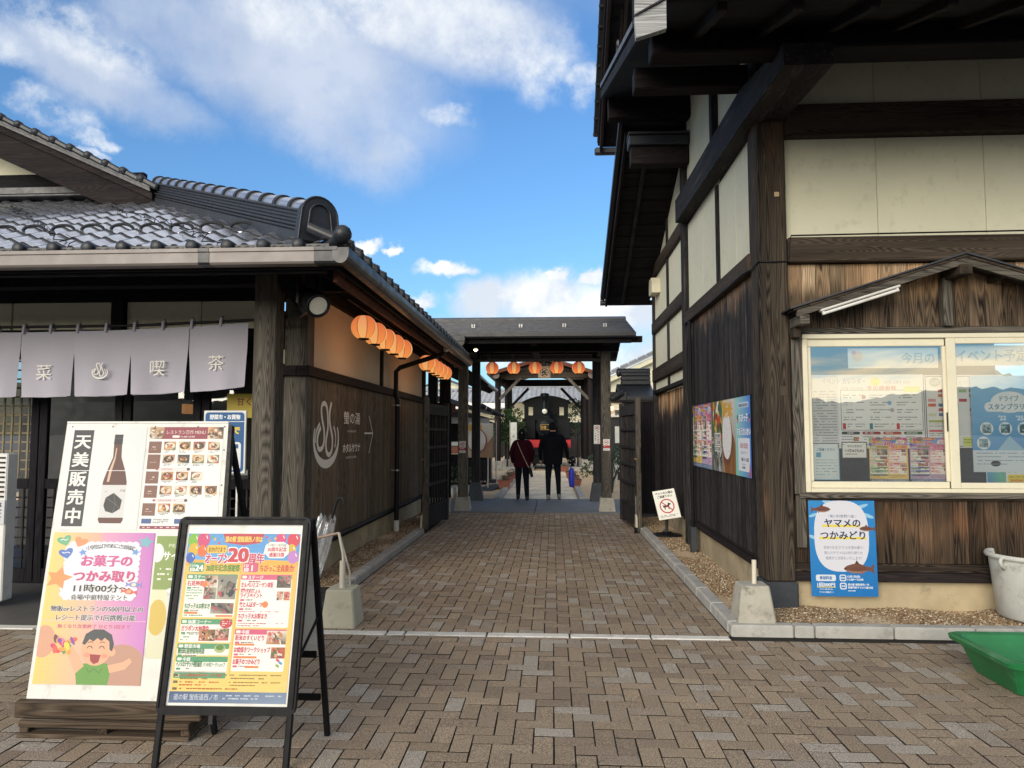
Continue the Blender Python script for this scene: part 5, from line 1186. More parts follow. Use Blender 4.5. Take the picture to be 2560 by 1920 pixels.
# ================================================================== LANTERNS
def lantern(loc, label, group):
    r = empty('paper_lantern', loc, label, 'lantern', group); x, y, z = loc
    n = 16; prof = [(.055+.0, .112)]+[(.128*math.sin(math.acos(max(-1, min(1, (.112*(1-2*i/n))/.128)))), .112*(1-2*i/n)) for i in range(1, n)]+[(.055, -.112)]
    prof = []
    for i in range(41):
        h = .114*(1-2*i/40); r0 = .128*math.sqrt(max(0, 1-(h/.128)**2)); prof.append((max(.052, r0)+(.0016 if i % 2 else 0), h))
    b = MB(); b.lathe((0, 0, 0), prof, 32)
    me = b.build('paper_body', M['lantern2' if 'eave' in group else 'lantern'], origin=(0, 0, 0)); me.parent = r; ORG[me.name] = Vector(loc)
    part('top_ring', M['black'], lambda b: b.lathe(loc, [(.045, .112), (.058, .112), (.058, .128), (.045, .128), (.045, .112)], 20), r)
    part('bottom_ring', M['black'], lambda b: b.lathe(loc, [(.030, -.112), (.056, -.112), (.054, -.128), (.032, -.126), (.030, -.112)], 20), r)
    part('hanger_wire', M['black'], lambda b: b.tube([(x-.045, y, z+.126), (x, y, z+.17), (x+.045, y, z+.126)], .003, 4), r)
    return r
L0 = lantern((-1.92, 7.19, 2.585), 'nearest and largest of the paper lanterns glowing under the left eave', 'lit paper lanterns under the left eave')
names = {1: 'second paper lantern from the front, partly hidden behind the nearest one under the left eave', 2: 'middle paper lantern of the front row of five under the left eave', 3: 'fourth paper lantern back in the front row under the left eave', 4: 'rearmost paper lantern of the front row, nearest the grey downpipe elbow',
 5: 'first paper lantern past the downpipe elbow, partly behind the black pipe', 6: 'second paper lantern past the downpipe elbow', 7: 'third paper lantern past the downpipe elbow', 8: 'fourth paper lantern past the downpipe elbow', 9: 'farthest paper lantern under the left eave, next to the gate'}
for i in range(1, 10):
    y = 7.19+.47*i if i < 5 else 10.9+.45*(i-5)
    copy_tree(L0, (-1.92, y, 2.585), names[i], rotz=.12*math.sin(i*2.3))
L0.rotation_euler.z = .12
G0 = lantern((-1.205, 14.31, 2.815), 'leftmost of the five paper lanterns in the gateway', 'lit paper lanterns in the gateway')
gl = ['', 'second paper lantern from the left in the gateway', 'paper lantern hanging just left of the small crest board in the gateway', 'paper lantern hanging just right of the small crest board in the gateway', 'rightmost of the five paper lanterns in the gateway']
for i in range(1, 5): copy_tree(G0, (-1.205+.43*i, 14.31, 2.815), gl[i], rotz=.14*math.sin(i*1.9))
part('lantern_cord', M['black'], lambda b: b.tube([(-1.92, 6.6, 2.765), (-1.92, 9.3, 2.76), (-1.92, 13.2, 2.76)], .006, 5))
# a dim warm bulb in each row throws the lanterns' light on the wall
for loc, e in (((-1.92, 8.1, 2.40), 3.5), ((-1.92, 11.8, 2.40), 2.5)):
    ld = bpy.data.lights.new('lantern_light', 'POINT'); ld.energy = e*.8; ld.color = (1.0, .50, .24); ld.shadow_soft_size = .5
    lo = bpy.data.objects.new('lantern_light', ld); COL.objects.link(lo); lo.location = loc

# spot lamps under the corner of the eave
sp = empty('eave_spotlight', (-1.98, 5.9, 2.45), 'black round spotlight with pale lens hanging under the corner of the left eave', 'lamp')
ax = Vector((.60, -.66, -.46)).normalized(); c0 = Vector((-2.08, 6.05, 2.66))
part('housing', M['black'], lambda b: (b.cyl(c0-ax*.10, c0+ax*.05, .075, .085, 24), b.cyl(c0+ax*.05, c0+ax*.16, .10, .105, 28)), sp)
for k in range(5): part('cooling_fin', M['black'], lambda b: b.cyl(c0-ax*(.09-.024*k), c0-ax*(.082-.024*k), .092, n=24), sp)
part('rim', M['black'], lambda b: b.tube([c0+ax*.165+(ax.orthogonal().normalized()*math.cos(t)+ax.cross(ax.orthogonal().normalized())*math.sin(t))*.096 for t in [math.tau*i/24 for i in range(24)]], .012, 6, closed=True), sp)
part('lens', M['lens'], lambda b: b.cyl(c0+ax*.155, c0+ax*.166, .078, n=24), sp)
part('yoke', M['black'], lambda b: (b.cbox(-2.20, -2.17, 6.0, 6.06, 2.62, 2.86), b.cbox(-1.99, -1.965, 5.98, 6.04, 2.66, 2.88), b.cbox(-2.20, -1.965, 6.0, 6.04, 2.855, 2.885), b.cyl((-2.18, 6.03, 2.70), (-1.97, 6.01, 2.70), .02)), sp)
part('ballast', M['black'], lambda b: b.cbox(-2.13, -2.03, 6.03, 6.15, 2.72, 2.86, .01), sp)
sp2 = empty('rear_eave_spotlight', (-2.32, 6.55, 2.6), 'second black spotlight, turned away, between the porch post and the corner post', 'lamp')
a2 = Vector((.55, .2, -.8)).normalized(); c2 = Vector((-2.36, 6.5, 2.74))
part('housing', M['black'], lambda b: (b.cyl(c2-a2*.06, c2+a2*.06, .06, .07, 20), b.cyl(c2+a2*.06, c2+a2*.14, .085, .09, 20)), sp2); part('yoke', M['black'], lambda b: b.cbox(-2.40, -2.36, 6.48, 6.52, 2.74, 2.93), sp2)
# ================================================================== NOREN
NR = empty('shop_curtain', (-4.3, 6.6, 1.84), 'long lilac-grey split shop curtain with white characters hanging on a black rod across the porch', 'curtain')
part('curtain_rod', M['black'], lambda b: b.tube([(-6.9, 6.62, 2.52), (-5.3, 6.62, 2.53), (-4.0, 6.62, 2.535), (-2.90, 6.62, 2.575), (-2.50, 6.62, 2.60)], .014, 8), NR)
def ztop(x): t = max(0, min(1, (x+5.3)/2.43)); return 2.475+.075*t**2.2
def zbot(x): t = max(0, min(1, (x+5.3)/2.43)); return 1.842+.015*t+.075*t**3
edges = [-6.75, -6.20, -5.65, -5.10, -4.56, -4.00, -3.44, -2.872]
def panel(x0, x1, seed):
    rr = random.Random(seed); nx, nz = 16, 16; zs = 2.30; vs = []
    ph = rr.uniform(0, 6)
    for j in range(nz+1):
        v = j/nz
        for i in range(nx+1):
            u = i/nx; x = x0+(x1-x0)*u; zt_, zb_ = ztop(x), zbot(x); z = zt_+(zb_-zt_)*v
            below = max(0, (zs-z)/(zs-zb_)); gap = .030*below**.8
            x = x0+(x1-x0)*u+(gap*(1-u)*1.2-gap*.55*u if seed else 0)
            z -= .010*math.sin(math.pi*u)*v*0-.012*(abs(2*u-1)**2)*below
            y = 6.60+.014*math.sin(u*5.2+ph)*(.3+v)+.020*math.sin(u*11+ph*2)*v*v*.5-.03*v
            vs.append((x, y, z))
    n = nx+1
    fs = [(j*n+i, (j+1)*n+i, (j+1)*n+i+1, j*n+i+1) for j in range(nz) for i in range(nx)]
    b = MB(); b.add(vs, fs, 0, True); return b
chars = [None, None, '野', '菜', 'flame', '喫', '茶']
for k, (a, c) in enumerate(zip(edges, edges[1:])):
    pn = panel(a, c, k+1).build('curtain_panel', M['noren'], NR)
    part('hem', M['noren'], lambda b: b.tube([(a+.05+(c-a-.075)*i/8, 6.558+.014*math.sin(i/8*5.2), zbot(a+(c-a)*i/8)+.006) for i in range(9)], .0035, 5), pn)
    for q in (0.0, .5): 
        xx = a+(c-a)*q+.02; part('loop', M['noren'], lambda b: b.tube([(xx, 6.595, ztop(xx)-.02), (xx+.002, 6.60, ztop(xx)+.055), (xx+.004, 6.622, ztop(xx)+.078), (xx+.006, 6.645, ztop(xx)+.05), (xx+.006, 6.635, ztop(xx)-.02)], .016, 5), NR)
    ch = chars[k]
    if ch and k > 2:
        p = Print(16, 16, '#000000'); p.v = []; p.f = []; p.c = []; p.bb = []; p.k = 1; p.z = 0
        cx = (a+c)/2+.005; zc = {3: 2.075, 4: 2.095, 5: 2.11, 6: 2.155}[k]
        if ch == 'flame': flame(p, 0.5, 0, 15, 15, '#f2f0ea')
        else: p.text(ch, 8, 13, 15.5, '#f2f0ea', align='c')
        p.build('lettering', NR, (cx-.08, 6.552, zc+.08), (1, 0, 0), (0, 0, -1), M['matte'])

# ================================================================== A-FRAME SIGN with event poster
def frame_mat(x, y, z, rz, tilt):
    return Matrix.Translation((x, y, z)) @ Matrix.Rotation(rz, 4, 'Z') @ Matrix.Rotation(tilt, 4, 'X')
G_, PK, OR = '#58a078', '#d95f86', '#ea8a54'
def event_poster(w, h, blue=False, small=False):
    """anniversary event bill; sizes in cm on a 100 x 140 layout"""
    s = Print(w, h, '#f6c768' if not blue else '#c9d2ee'); kx, ky = w/100, h/140
    def X(v): return v*kx
    def Y(v): return v*ky
    s.rect(0, Y(24), w, Y(116), '#f6c562', ['#f7c86a', '#f5c060', '#f5d984', '#f6dc80'] if not blue else ['#e0a9c0', '#d997b6', '#cdb3d6', '#b9c2e6'])
    s.rect(0, 0, w, Y(24), '#4b97dc', ['#5aa2e2', '#4b97dc', '#57a4e4', '#6bb0ea'])
    s.poly([(0, Y(27)), (0, Y(22)), (X(30), Y(23.5)), (X(60), Y(22)), (w, Y(23.5)), (w, Y(27))], '#f3b64a' if not blue else '#cf5f8b')
    for a in range(0, 100, 7): s.line([(X(a+4), Y(2)), (X(a), Y(9))], X(.5), '#7ebcf0')
    for cx, cy, r, c in ((4, 6, 6.5, '#7fbf3f'), (14, 5, 7, '#d6457f'), (6, 14, 6, '#e0b72e'), (14, 15, 5.5, '#e5703c'), (1, 21, 5, '#3a66c4'), (83, 3, 6, '#d84a80'), (95, 4, 7, '#d83a55'), (93, 14, 5.5, '#d6b62e'), (97, 20, 6, '#c184cf')):
        cx = max(r*.8, min(100-r*.8, cx)); cy = max(r*.75, cy); s.ell(X(cx), Y(cy), X(r*.8), Y(r*.95), c, 16); s.line([(X(cx+r*.3), Y(cy-r*.5)), (X(cx+r*.5), Y(cy-r*.1))], X(.7), '#ffffff')
    for i, (cx, cy) in enumerate(((24, 5), (28, 8), (22, 3), (73, 6), (78, 4), (70, 3), (76, 9))): s.star(X(cx), Y(cy), X(1.6), ['#f0c23a', '#d4446e', '#69b24f', '#e58c3c'][i % 4], i*17)
    s.poly([(X(31), 0), (X(68), 0), (X(65), Y(8)), (X(50), Y(10)), (X(34), Y(8))], '#c23a4e')
    s.text('道の駅 蛍街道西ノ市は', X(50), Y(6.8), Y(5.0), '#ffe26a', w=X(33), align='c', bold=.035)
    s.rrect(X(18), Y(10), X(18), Y(7), X(2), '#f6c54d'); s.text('おかげさまで', X(27), Y(15.6), Y(4.6), '#3a2a18', w=X(15), align='c', bold=.02)
    s.text('オープン', X(17.5), Y(25.2), Y(9), '#d0406e', w=X(21), bold=.06, outline='#ffffff', ow=.07)
    s.text('20', X(38), Y(24), Y(15.5), '#cf3c52', w=X(17), bold=.07, outline='#ffffff', ow=.05)
    s.text('周年', X(56), Y(24.6), Y(8.6), '#d0406e', w=X(13.5), bold=.05, outline='#ffffff', ow=.07)
    s.poly([(X(70), Y(10)), (X(74), Y(7)), (X(86), Y(7)), (X(91), Y(10)), (X(91), Y(17)), (X(87), Y(21)), (X(74), Y(21)), (X(70), Y(17)), (X(68.5), Y(18.5))], '#fbfbf6')
    s.text('11/23〜12/15は', X(80.5), Y(10.8), Y(2.8), '#3b3b3b', w=X(16), align='c', bold=.02); s.text('20周年記念', X(80.5), Y(15), Y(3.9), '#cf3c62', w=X(17), align='c', bold=.04); s.text('感謝月間', X(80.5), Y(19.6), Y(3.9), '#cf3c62', w=X(13), align='c', bold=.04)
    c1 = G_ if not blue else '#34559e'
    # dated headings
    s.rrect(X(4), Y(25), X(13), Y(8), X(1.6), c1); s.text('11/', X(5), Y(28.8), Y(3.4), '#fff', bold=.03); s.rrect(X(5), Y(29.6), X(4), Y(3), X(.5), '#fff'); s.text('日', X(7), Y(32.2), Y(2.6), c1, align='c', bold=.03); s.text('24', X(9.4), Y(32), Y(6.6), '#fff', w=X(7), bold=.05)
    s.text('20周年記念感謝祭', X(19), Y(32), Y(6), '#4f8f3e', w=X(30), bold=.045)
    s.rrect(X(52), Y(25), X(13), Y(8), X(1.6), PK); s.text('12/', X(53), Y(28.8), Y(3.4), '#fff', bold=.03); s.rrect(X(53), Y(29.6), X(4), Y(3), X(.5), '#fff'); s.text('日', X(55), Y(32.2), Y(2.6), PK, align='c', bold=.03); s.text('1', X(59.6), Y(32), Y(6.6), '#fff', bold=.05)
    s.text('ちびっこ全員集合!', X(67), Y(32), Y(6), '#d0503e', w=X(30), bold=.045)
    s.line([(X(50), Y(26)), (X(49.5), Y(117))], X(.4), '#d99a3a')
    # boxes: (column x, top, height, colour, heading, titles)
    food = ['#b5524a', '#e0b9a0', '#7a5044', '#c98f5a', '#e9e2d2', '#63704b', '#3b3330', '#d66a6a']
    def block(x, y, hh, col, head, items, w_=45):
        s.rrect(X(x), Y(y), X(w_), Y(hh), X(1), '#fbfbf4'); s.rrect(X(x), Y(y), X(w_), Y(4.4), X(1), col)
        s.rrect(X(x+1), Y(y+.9), X(4.2), Y(2.5), X(1), '#e9f2e6'); s.text(head, X(x+6.2), Y(y+3.6), Y(3.3), '#fff', bold=.03)
        for ty, txt, tw, c_, pics in items:
            s.text(txt, X(x+1), Y(ty), Y(4.6), c_, w=X(tw), bold=.05)
            if not small: s.rrect(X(x+1), Y(ty+1.2), X(4), Y(1.7), X(.8), col); s.lines(X(x+6), Y(ty+1.4), X(tw*.55), 1, 1, '#8a8a86', th=X(1.1))
            for (px, py, pw, ph, sd) in pics: s.photo(X(x+px), Y(py), X(pw), Y(ph), food if sd % 2 else ['#8f8f86', '#4a4a44', '#c2b7a4', '#74615a', '#2f3a4a', '#c24a5c'], sd, 20)
    block(3, 35, 36, c1, 'ステージ', [(44.5, '石見神楽', 14.5, '#cf3c52', [(16.5, 36, 11, 9.5, 1), (28, 36, 16.5, 20, 2), (16.5, 46, 11, 10, 4)]), (63.5, 'ちびっ子大お餅まき', 22, '#3f7f4a', [(24, 59, 20, 9, 6)])])
    s.lines(X(4), Y(48), X(14), 4, Y(2.4), '#6aa56c', th=X(1)); s.rrect(X(4), Y(66.4), X(12), Y(1.9), X(.3), OR); s.lines(X(4), Y(69), X(26), 1, 1, '#5b8f60', th=X(1)); s.rect(X(32), Y(69), X(15), Y(1.6), OR)
    s.ell(X(19.5), Y(43.5), X(2.6), Y(2.7), OR, 14)
    block(2.5, 72.5, 19, c1, '抽選コーナー', [(82, 'ガラポン大抽選会', 24, '#cf3c52', [(17, 81, 14, 9.5, 3), (31, 80, 12, 10, 5)])])
    s.lines(X(3.5), Y(84.6), X(15), 3, Y(2.2), '#77a878', th=X(1)); s.ell(X(42), Y(76), X(5.5), Y(4), '#c9404e', 16); s.lines(X(38.5), Y(74), X(7), 3, Y(1.6), '#f4d9d6', th=X(.9))
    block(2, 92.5, 9.5, c1, '野菜市場', [(100.4, '豊田町産野菜特売会', 23, '#3f7f4a', [])]); s.ell(X(39), Y(96.5), X(5), Y(3.6), '#b9c08a', 14); s.ell(X(39), Y(95.5), X(3.5), Y(2.4), '#5e9048', 12)
    block(2, 103, 12, c1, '中庭', [(111, 'イノシカナゲット特別販売', 22, '#3f7f4a', [])]); s.text('バラの花ワークショップ', X(26), Y(111), Y(3.6), '#3f7f4a', w=X(19), bold=.03)
    block(1.5, 116, 0.1, c1, '', [])
    block(51, 35, 44, PK, 'ステージ', [(45.5, 'だんぺいとスーザン来駅', 28, '#cf3c62', [(32, 36, 12.5, 10, 8)]), (54.4, 'ライブペイント', 19, '#cf3c62', [(33, 49, 5.5, 7.5, 9), (39, 49, 5.5, 7.5, 11)]), (62, '竹とんぼダーツ', 20, '#cf3c62', []), (71.5, 'ちびっ子大お餅まき', 25, '#cf3c62', [])])
    s.text('KOTSUKEによる', X(52), Y(50.2), Y(3.2), '#cf3c62', w=X(17), bold=.04); s.lines(X(52), Y(40.4), X(20), 1, 1, '#a0566a', th=X(1.1)); s.ell(X(74.5), Y(60), X(2.7), Y(2.8), OR, 14); s.lines(X(52), Y(65.6), X(38), 1, 1, '#d58a9d', th=X(.9)); s.lines(X(52), Y(75.3), X(40), 2, Y(1.9), '#c97e8e', th=X(1))
    block(50.5, 80.5, 34, PK, '中庭', [(89.4, '新米のすくいどり', 25, '#cf3c62', [(28, 81.6, 17, 11, 13)]), (99, 'お絵描きワークショップ', 31, '#cf3c62', [(33, 95, 12, 9, 15)]), (108.6, 'お菓子のつかみどり', 23, '#cf3c62', [])])
    s.rrect(X(51.5), Y(92.2), X(17), Y(1.7), X(.3), OR); s.rrect(X(51.5), Y(102.4), X(20), Y(1.7), X(.3), OR); s.rrect(X(62), Y(110.2), X(12), Y(1.7), X(.3), OR)
    for i, c_ in enumerate(('#d8587c', '#5da3d6', '#93b25e')): s.ell(X(90+2.5*(i % 2)), Y(105.5+2.2*i), X(2), Y(1.1), c_, 10, 30)
    # foot
    y0 = 116
    for i in range(5): s.rrect(X(2), Y(117+i*2.7) if i < 5 else 0, X(4), Y(2.1), X(.5), '#7a6a52') if i in (0, 2, 4) else None
    s.text('大人入浴料金200円OFFクーポン配布', X(7.5), Y(119), Y(2.5), '#c9472c', w=X(36), bold=.03); s.lines(X(46), Y(117.2), X(48), 2, Y(2.6), '#8d7a4a', th=X(1)); s.lines(X(7.5), Y(120.4), X(36), 1, 1, '#9a7a3c', th=X(1)); s.lines(X(7.5), Y(123), X(34), 2, Y(2.3), '#c9582c', th=X(1.1)); s.lines(X(50), Y(123), X(44), 2, Y(2.3), '#9a7a3c', th=X(1)); s.lines(X(8), Y(128.2), X(80), 1, 1, '#b5652f', th=X(1.1))
    s.rect(0, Y(131), w, Y(9), '#5c7298', ['#4a628c', '#7f93b0', '#8fa2bd', '#5c7298']); s.text('道の駅 蛍街道西ノ市', X(4), Y(137.3), Y(5), '#dfe6ee', w=X(38)); s.lines(X(46), Y(133.5), X(50), 2, Y(2.3), '#cdd6e2', th=X(1))
    return s

AF = empty('event_sign_stand', (-1.49, 3.36, 0), 'black A-frame stand holding the colourful 20th anniversary event poster, in front of the white board', 'sign stand')
# geometry: front frame leans back from (y=3.275,z=0) to (y=3.45,z=1.12)
fl_, ft = Vector((-1.497, 3.262, 0)), Vector((-1.483, 3.452, 1.12)); up = (ft-fl_).normalized(); rx = Vector((1, .02, 0)).normalized(); nf = rx.cross(up).normalized()
def AFp(u, v, w=0.0): return fl_+rx*u+up*v+nf*w      # w>0 towards the camera? (nf points to -y)
if nf.y > 0: nf = -nf
def bar(name, m, a, b, w, t, off=0.0, par=None): return part(name, m, lambda q: q.beam(AFp(*a, off), AFp(*b, off), w, t, up=nf, c=.005), par or AF)
H0, H1, HW = .225, 1.115, .322
def railloop(q):
    pts = []; r = .035
    for cx, cy, a in ((HW-r, H1-r, 0), (-HW+r, H1-r, 90), (-HW+r, H0+r, 180), (HW-r, H0+r, 270)):
        for i in range(5): t = R(a+i*22.5); pts.append((cx+r*math.cos(t), cy+r*math.sin(t), cx+(r*.12)*math.cos(t), cy+(r*.12)*math.sin(t), t))
    n = len(pts); out = [AFp(p[0], p[1], .014) for p in pts]; inn = [AFp(max(-HW+.038, min(HW-.038, p[2])), max(H0+.038, min(H1-.038, p[3])), .014) for p in pts]
    o2 = [AFp(p[0], p[1], -.014) for p in pts]; i2 = [AFp(max(-HW+.038, min(HW-.038, p[2])), max(H0+.038, min(H1-.038, p[3])), -.002) for p in pts]
    q.add(out+inn+o2+i2, [(i, (i+1) % n, n+(i+1) % n, n+i) for i in range(n)]+[(i, 2*n+i, 2*n+(i+1) % n, (i+1) % n) for i in range(n)]+[(n+i, n+(i+1) % n, 3*n+(i+1) % n, 3*n+i) for i in range(n)])
part('snap_frame', M['blackp'], railloop, AF)
part('frame_lip', M['blackp'], lambda q: [q.beam(AFp(*a, .016), AFp(*b, .016), .006, .006, up=nf, c=.002) for a, b in (((-HW+.012, H0+.03), (-HW+.012, H1-.03)), ((HW-.012, H0+.03), (HW-.012, H1-.03)), ((-HW+.03, H1-.012), (HW-.03, H1-.012)))], AF)
part('backing_board', M['oldwhite'], lambda q: q.add([AFp(u, v, w) for w in (-.012, -.003) for u, v in ((-.30, H0+.02), (.30, H0+.02), (.30, H1-.02), (-.30, H1-.02))], [(0, 3, 2, 1), (4, 5, 6, 7), (0, 1, 5, 4), (2, 3, 7, 6)]), AF)
for s_ in (-1, 1): bar('leg', M['blackp'], (s_*.298, 0), (s_*.298, H0+.01), .030, .022)
rt, rbm = Vector((-1.483, 3.47, 1.10)), Vector((-1.413, 3.64, 0)); ur = (rt-rbm).normalized(); rr_ = Vector((1, .02, 0)).normalized()
def RFp(u, v, w=0.0): return rbm+rr_*u+ur*v+Vector((0, w, 0))
RL = (rt-rbm).length
for s_ in (-1, 1): part('rear_leg', M['blackp'], lambda q: q.beam(RFp(s_*.285, 0), RFp(s_*.315, RL-.01), .028, .024, up=(0, 1, 0), c=.004), AF)
for v in (.20, .42): part('rear_crossbar', M['blackp'], lambda q: q.beam(RFp(-.27, v), RFp(.27, v), .018 if v < .3 else .014, .034, up=ur, c=.004), AF)
part('rear_panel', M['oldwhite'], lambda q: q.add([RFp(u, v, w) for w in (-.006, .006) for u, v in ((-.28, .44), (.28, .44), (.30, RL-.05), (-.30, RL-.05))], [(0, 3, 2, 1), (4, 5, 6, 7), (0, 1, 5, 4), (2, 3, 7, 6)]), AF)
for s_ in (-1, 1): part('stay_arm', M['black'], lambda q: q.beam(AFp(s_*.305, .46, -.02), RFp(s_*.30, .62), .012, .010, c=.002), AF)
for s_ in (-1, 1): part('corner_bracket', M['black'], lambda q: q.cbox(-.02, .02, -.012, .030, -.045, .012, .004, T=Matrix.Translation(AFp(s_*.305, H1-.02, -.012))), AF)
part('paper_mat', M['white'], lambda q: q.quad(AFp(-.292, H0+.03, .001), AFp(.292, H0+.03, .001), AFp(.292, H1-.03, .001), AFp(-.292, H1-.03, .001)), AF)
ep = event_poster(54.5, 76); ep.build('event_poster', AF, AFp(-.2725, H1-.080, .0025), rx, -up)

# ================================================================== WHITE MENU BOARD on a pallet
WB = empty('menu_board', (-2.25, 3.7, 0), 'large scuffed white leaning board with sake, menu and sweets posters, standing on a wooden pallet', 'sign board')
wb0, wbt = Vector((-2.19, 3.60, .165)), Vector((-2.315, 4.00, 1.56)); wu = (wbt-wb0).normalized(); wx = Vector((1, 0.0, 0)).normalized(); wn = wx.cross(wu).normalized()
if wn.y > 0: wn = -wn
WL = (wbt-wb0).length; WWd = .475
def WBp(u, v, w=0): return wb0+wx*u+wu*v+wn*w
def wbbox(q, u0, u1, v0, v1, w0, w1): q.add([WBp(u, v, w) for u in (u0, u1) for v in (v0, v1) for w in (w0, w1)], [(0, 1, 3, 2), (4, 6, 7, 5), (0, 4, 5, 1), (2, 3, 7, 6), (0, 2, 6, 4), (1, 5, 7, 3)])
part('board', M['oldwhite'], lambda q: wbbox(q, -WWd, WWd, 0, WL, -.02, 0), WB)
part('board_edge', M['black'], lambda q: (wbbox(q, WWd+.001, WWd+.022, -.10, WL-.01, -.035, .0)), WB)
part('board_top_edge', M['oldwhite'], lambda q: wbbox(q, -WWd, WWd, WL+.001, WL+.012, -.022, .002), WB)
for u in (-.44, -.2, .05, .3, .455): part('screw', M['black'], lambda q: q.cyl(WBp(u, WL-.02, .0), WBp(u, WL-.02, .002), .004, n=8), WB)
for v in (.5, .8, 1.1, 1.3): part('screw', M['black'], lambda q: q.cyl(WBp(.46, v, .0), WBp(.46, v, .002), .004, n=8), WB)
for u in (-.45, .465): part('rear_leg', w_black('z'), lambda q: q.beam(WBp(u, WL-.03, -.04), Vector((WBp(u, 0).x+.02, 4.42, .0)), .035, .025, c=.004), WB)
part('foot_rail', w_pallet('x'), lambda q: q.cbox(-2.695, -1.735, 3.555, 3.60, .085, .165, .006), WB)
PL = empty('wooden_pallet', (-2.22, 3.7, 0), 'low dark wooden pallet under the white menu board', 'pallet')
part('deck_board', w_pallet('x'), lambda q: q.cbox(-2.655, -1.785, 3.535, 3.60, .048, .082, .004), PL)
for y_ in (3.66, 3.78, 3.90): part('deck_board', w_pallet('x'), lambda q: q.cbox(-2.655, -1.785, y_, y_+.09, .062, .082, .004), PL)
for x_ in (-2.655, -2.25, -1.83): part('stringer', w_pallet('y'), lambda q: q.cbox(x_, x_+.045, 3.545, 3.98, .020, .060, .004), PL)
part('bottom_board', w_pallet('x'), lambda q: q.cbox(-2.66, -1.78, 3.53, 3.61, .0, .020, .004), PL); part('bottom_board', w_pallet('x'), lambda q: q.cbox(-2.66, -1.78, 3.9, 3.98, .0, .020, .004), PL)
def on_board(s, name, u0, v1, w=.0015, rot=0.0, k=(1, 1)):
    a = wx*math.cos(rot)-wu*math.sin(rot); d_ = -wu*math.cos(rot)-wx*math.sin(rot); return s.build(name, WB, WBp(u0, v1, w), a, d_, k=k)
# sake poster
s = Print(48, 66, '#e3e8e8'); s.rect(0, 0, 48, 66, '#e8ebea', ['#eceeec', '#dde4e6', '#e2e8e9', '#e9ecea']); s.rect(4.2, 2, 12, 62, '#222a2e')
for i, ch in enumerate('天美'): s.text(ch, 10.2, 13.5+i*12, 9.6, '#f2f2ee', align='c', bold=.035)
for i, ch in enumerate('販売中'): s.text(ch, 10.2, 38.0+i*11.6, 9.6, '#f2f2ee', align='c', bold=.035)
bt = [(29.2, 5), (33.8, 5), (33.9, 12), (34.4, 20), (37.6, 29), (39.2, 36), (39.4, 60), (38.4, 62), (26.0, 62), (25, 60), (25.2, 36), (26.8, 29), (29.4, 20), (29.1, 12)]
s.poly(bt, '#5a2e22'); s.poly([(29.0, 5), (34, 5), (34.1, 11.5), (28.9, 11.5)], '#1b1b1d'); s.line([(29, 7.5), (34, 7.5)], .3, '#5b5b5b'); s.poly([(28.2, 28), (30.3, 20), (30.6, 14), (31.2, 14), (31.0, 21), (29.6, 29), (28.8, 36), (27.4, 36)], '#d9b9a0')
s.poly([(25.0, 38), (39.4, 38), (39.4, 58.5), (25.0, 58.5)], '#dadada'); s.poly([(32.4, 43), (37.6, 47.5), (37, 53), (33, 55.8), (28.6, 54.5), (27.2, 51), (28, 46)], '#1d2023')
for a, b in (((28, 46), (34, 50)), ((34, 50), (37, 53)), ((34, 50), (33, 55.8)), ((32.4, 43), (34, 50))): s.line([a, b], .18, '#7c8084')
s.text('天美', 37.4, 42.2, 1.6, '#333', align='c'); s.lines(27, 42.2, 3, 1, 1, '#777', th=.4); s.rect(0, 28.6, 48, .35, '#f7f8f7')
on_board(s, 'sake_poster', -.465, WL-.022, k=(.98, .885))
# menu poster
s = Print(43, 66, '#eef0ee'); s.rect(0, 0, 43, 8, '#8e2f3f'); s.photo(0, 0, 8.5, 8, ['#6a5748', '#c9a27a', '#2f2a27', '#e7dccb'], 3, 18); s.photo(34, 0, 9, 8, ['#7a5d48', '#d9a06a', '#2b2a2a', '#e8d8c0', '#5a7a70'], 4, 18)
s.text('レストラン万作 MENU', 21.4, 4.6, 2.9, '#f3dcd8', w=22.5, align='c', bold=.01); s.rrect(13.5, 5.6, 4.4, 1.5, .7, '#f6ecea'); s.text('11:00-15:30', 18.6, 6.9, 1.3, '#f6ecea', w=8, bold=.03)
food = ['#c7793c', '#e0a35a', '#7b3a22', '#d8c39a', '#5d6b34', '#b4402c', '#eee3cc', '#3c2a22']
def dish(x, y, sd):
    s.photo(x, y, 6.9, 5.6, food, sd, 26, bg=['#3a3431', '#9b8f82', '#c9bda9', '#4a3a30', '#6c6f73'][sd % 5], plate=['#1d1a19', '#e7e2d8', '#d9cbb2', '#3c2f28'][sd % 4]); s.lines(x+.6, y+6.0, 5.6, 2, .8, '#4a4a48', th=.42)
for r_, (y0, n_) in enumerate(((9.6, 4), (18.2, 4), (29.2, 3), (38.2, 4), (49.4, 2))):
    s.rect(.4, y0, 7.4, 7.8 if r_ != 1 else 9.6, '#7d5445'); s.lines(2.6, y0+3.4, 3.2, 1, 1, '#e8d8cc', th=.7); s.lines(2.0, y0+5.0, 4.6, 1, 1, '#c9b0a2', th=.35)
    for i in range(n_): dish(9.2+i*8.5, y0+.1, r_*7+i*3+1)
for y0 in (27.0, 46.8): s.rrect(7, y0, 17, 1.5, .7, '#a23b4d'); s.rrect(7.15, y0+.15, 16.7, 1.2, .6, '#f3ecea'); s.lines(9, y0+.5, 13, 1, 1, '#a23b4d', th=.5); s.line([(5.6, y0+.75), (7.4, y0+.75)], .6, '#a23b4d'); s.line([(6.5, y0-.15), (6.5, y0+1.65)], .6, '#a23b4d'); s.ell(24.5, y0+.75, 1.0, 1.0, '#5b4a42', 12)
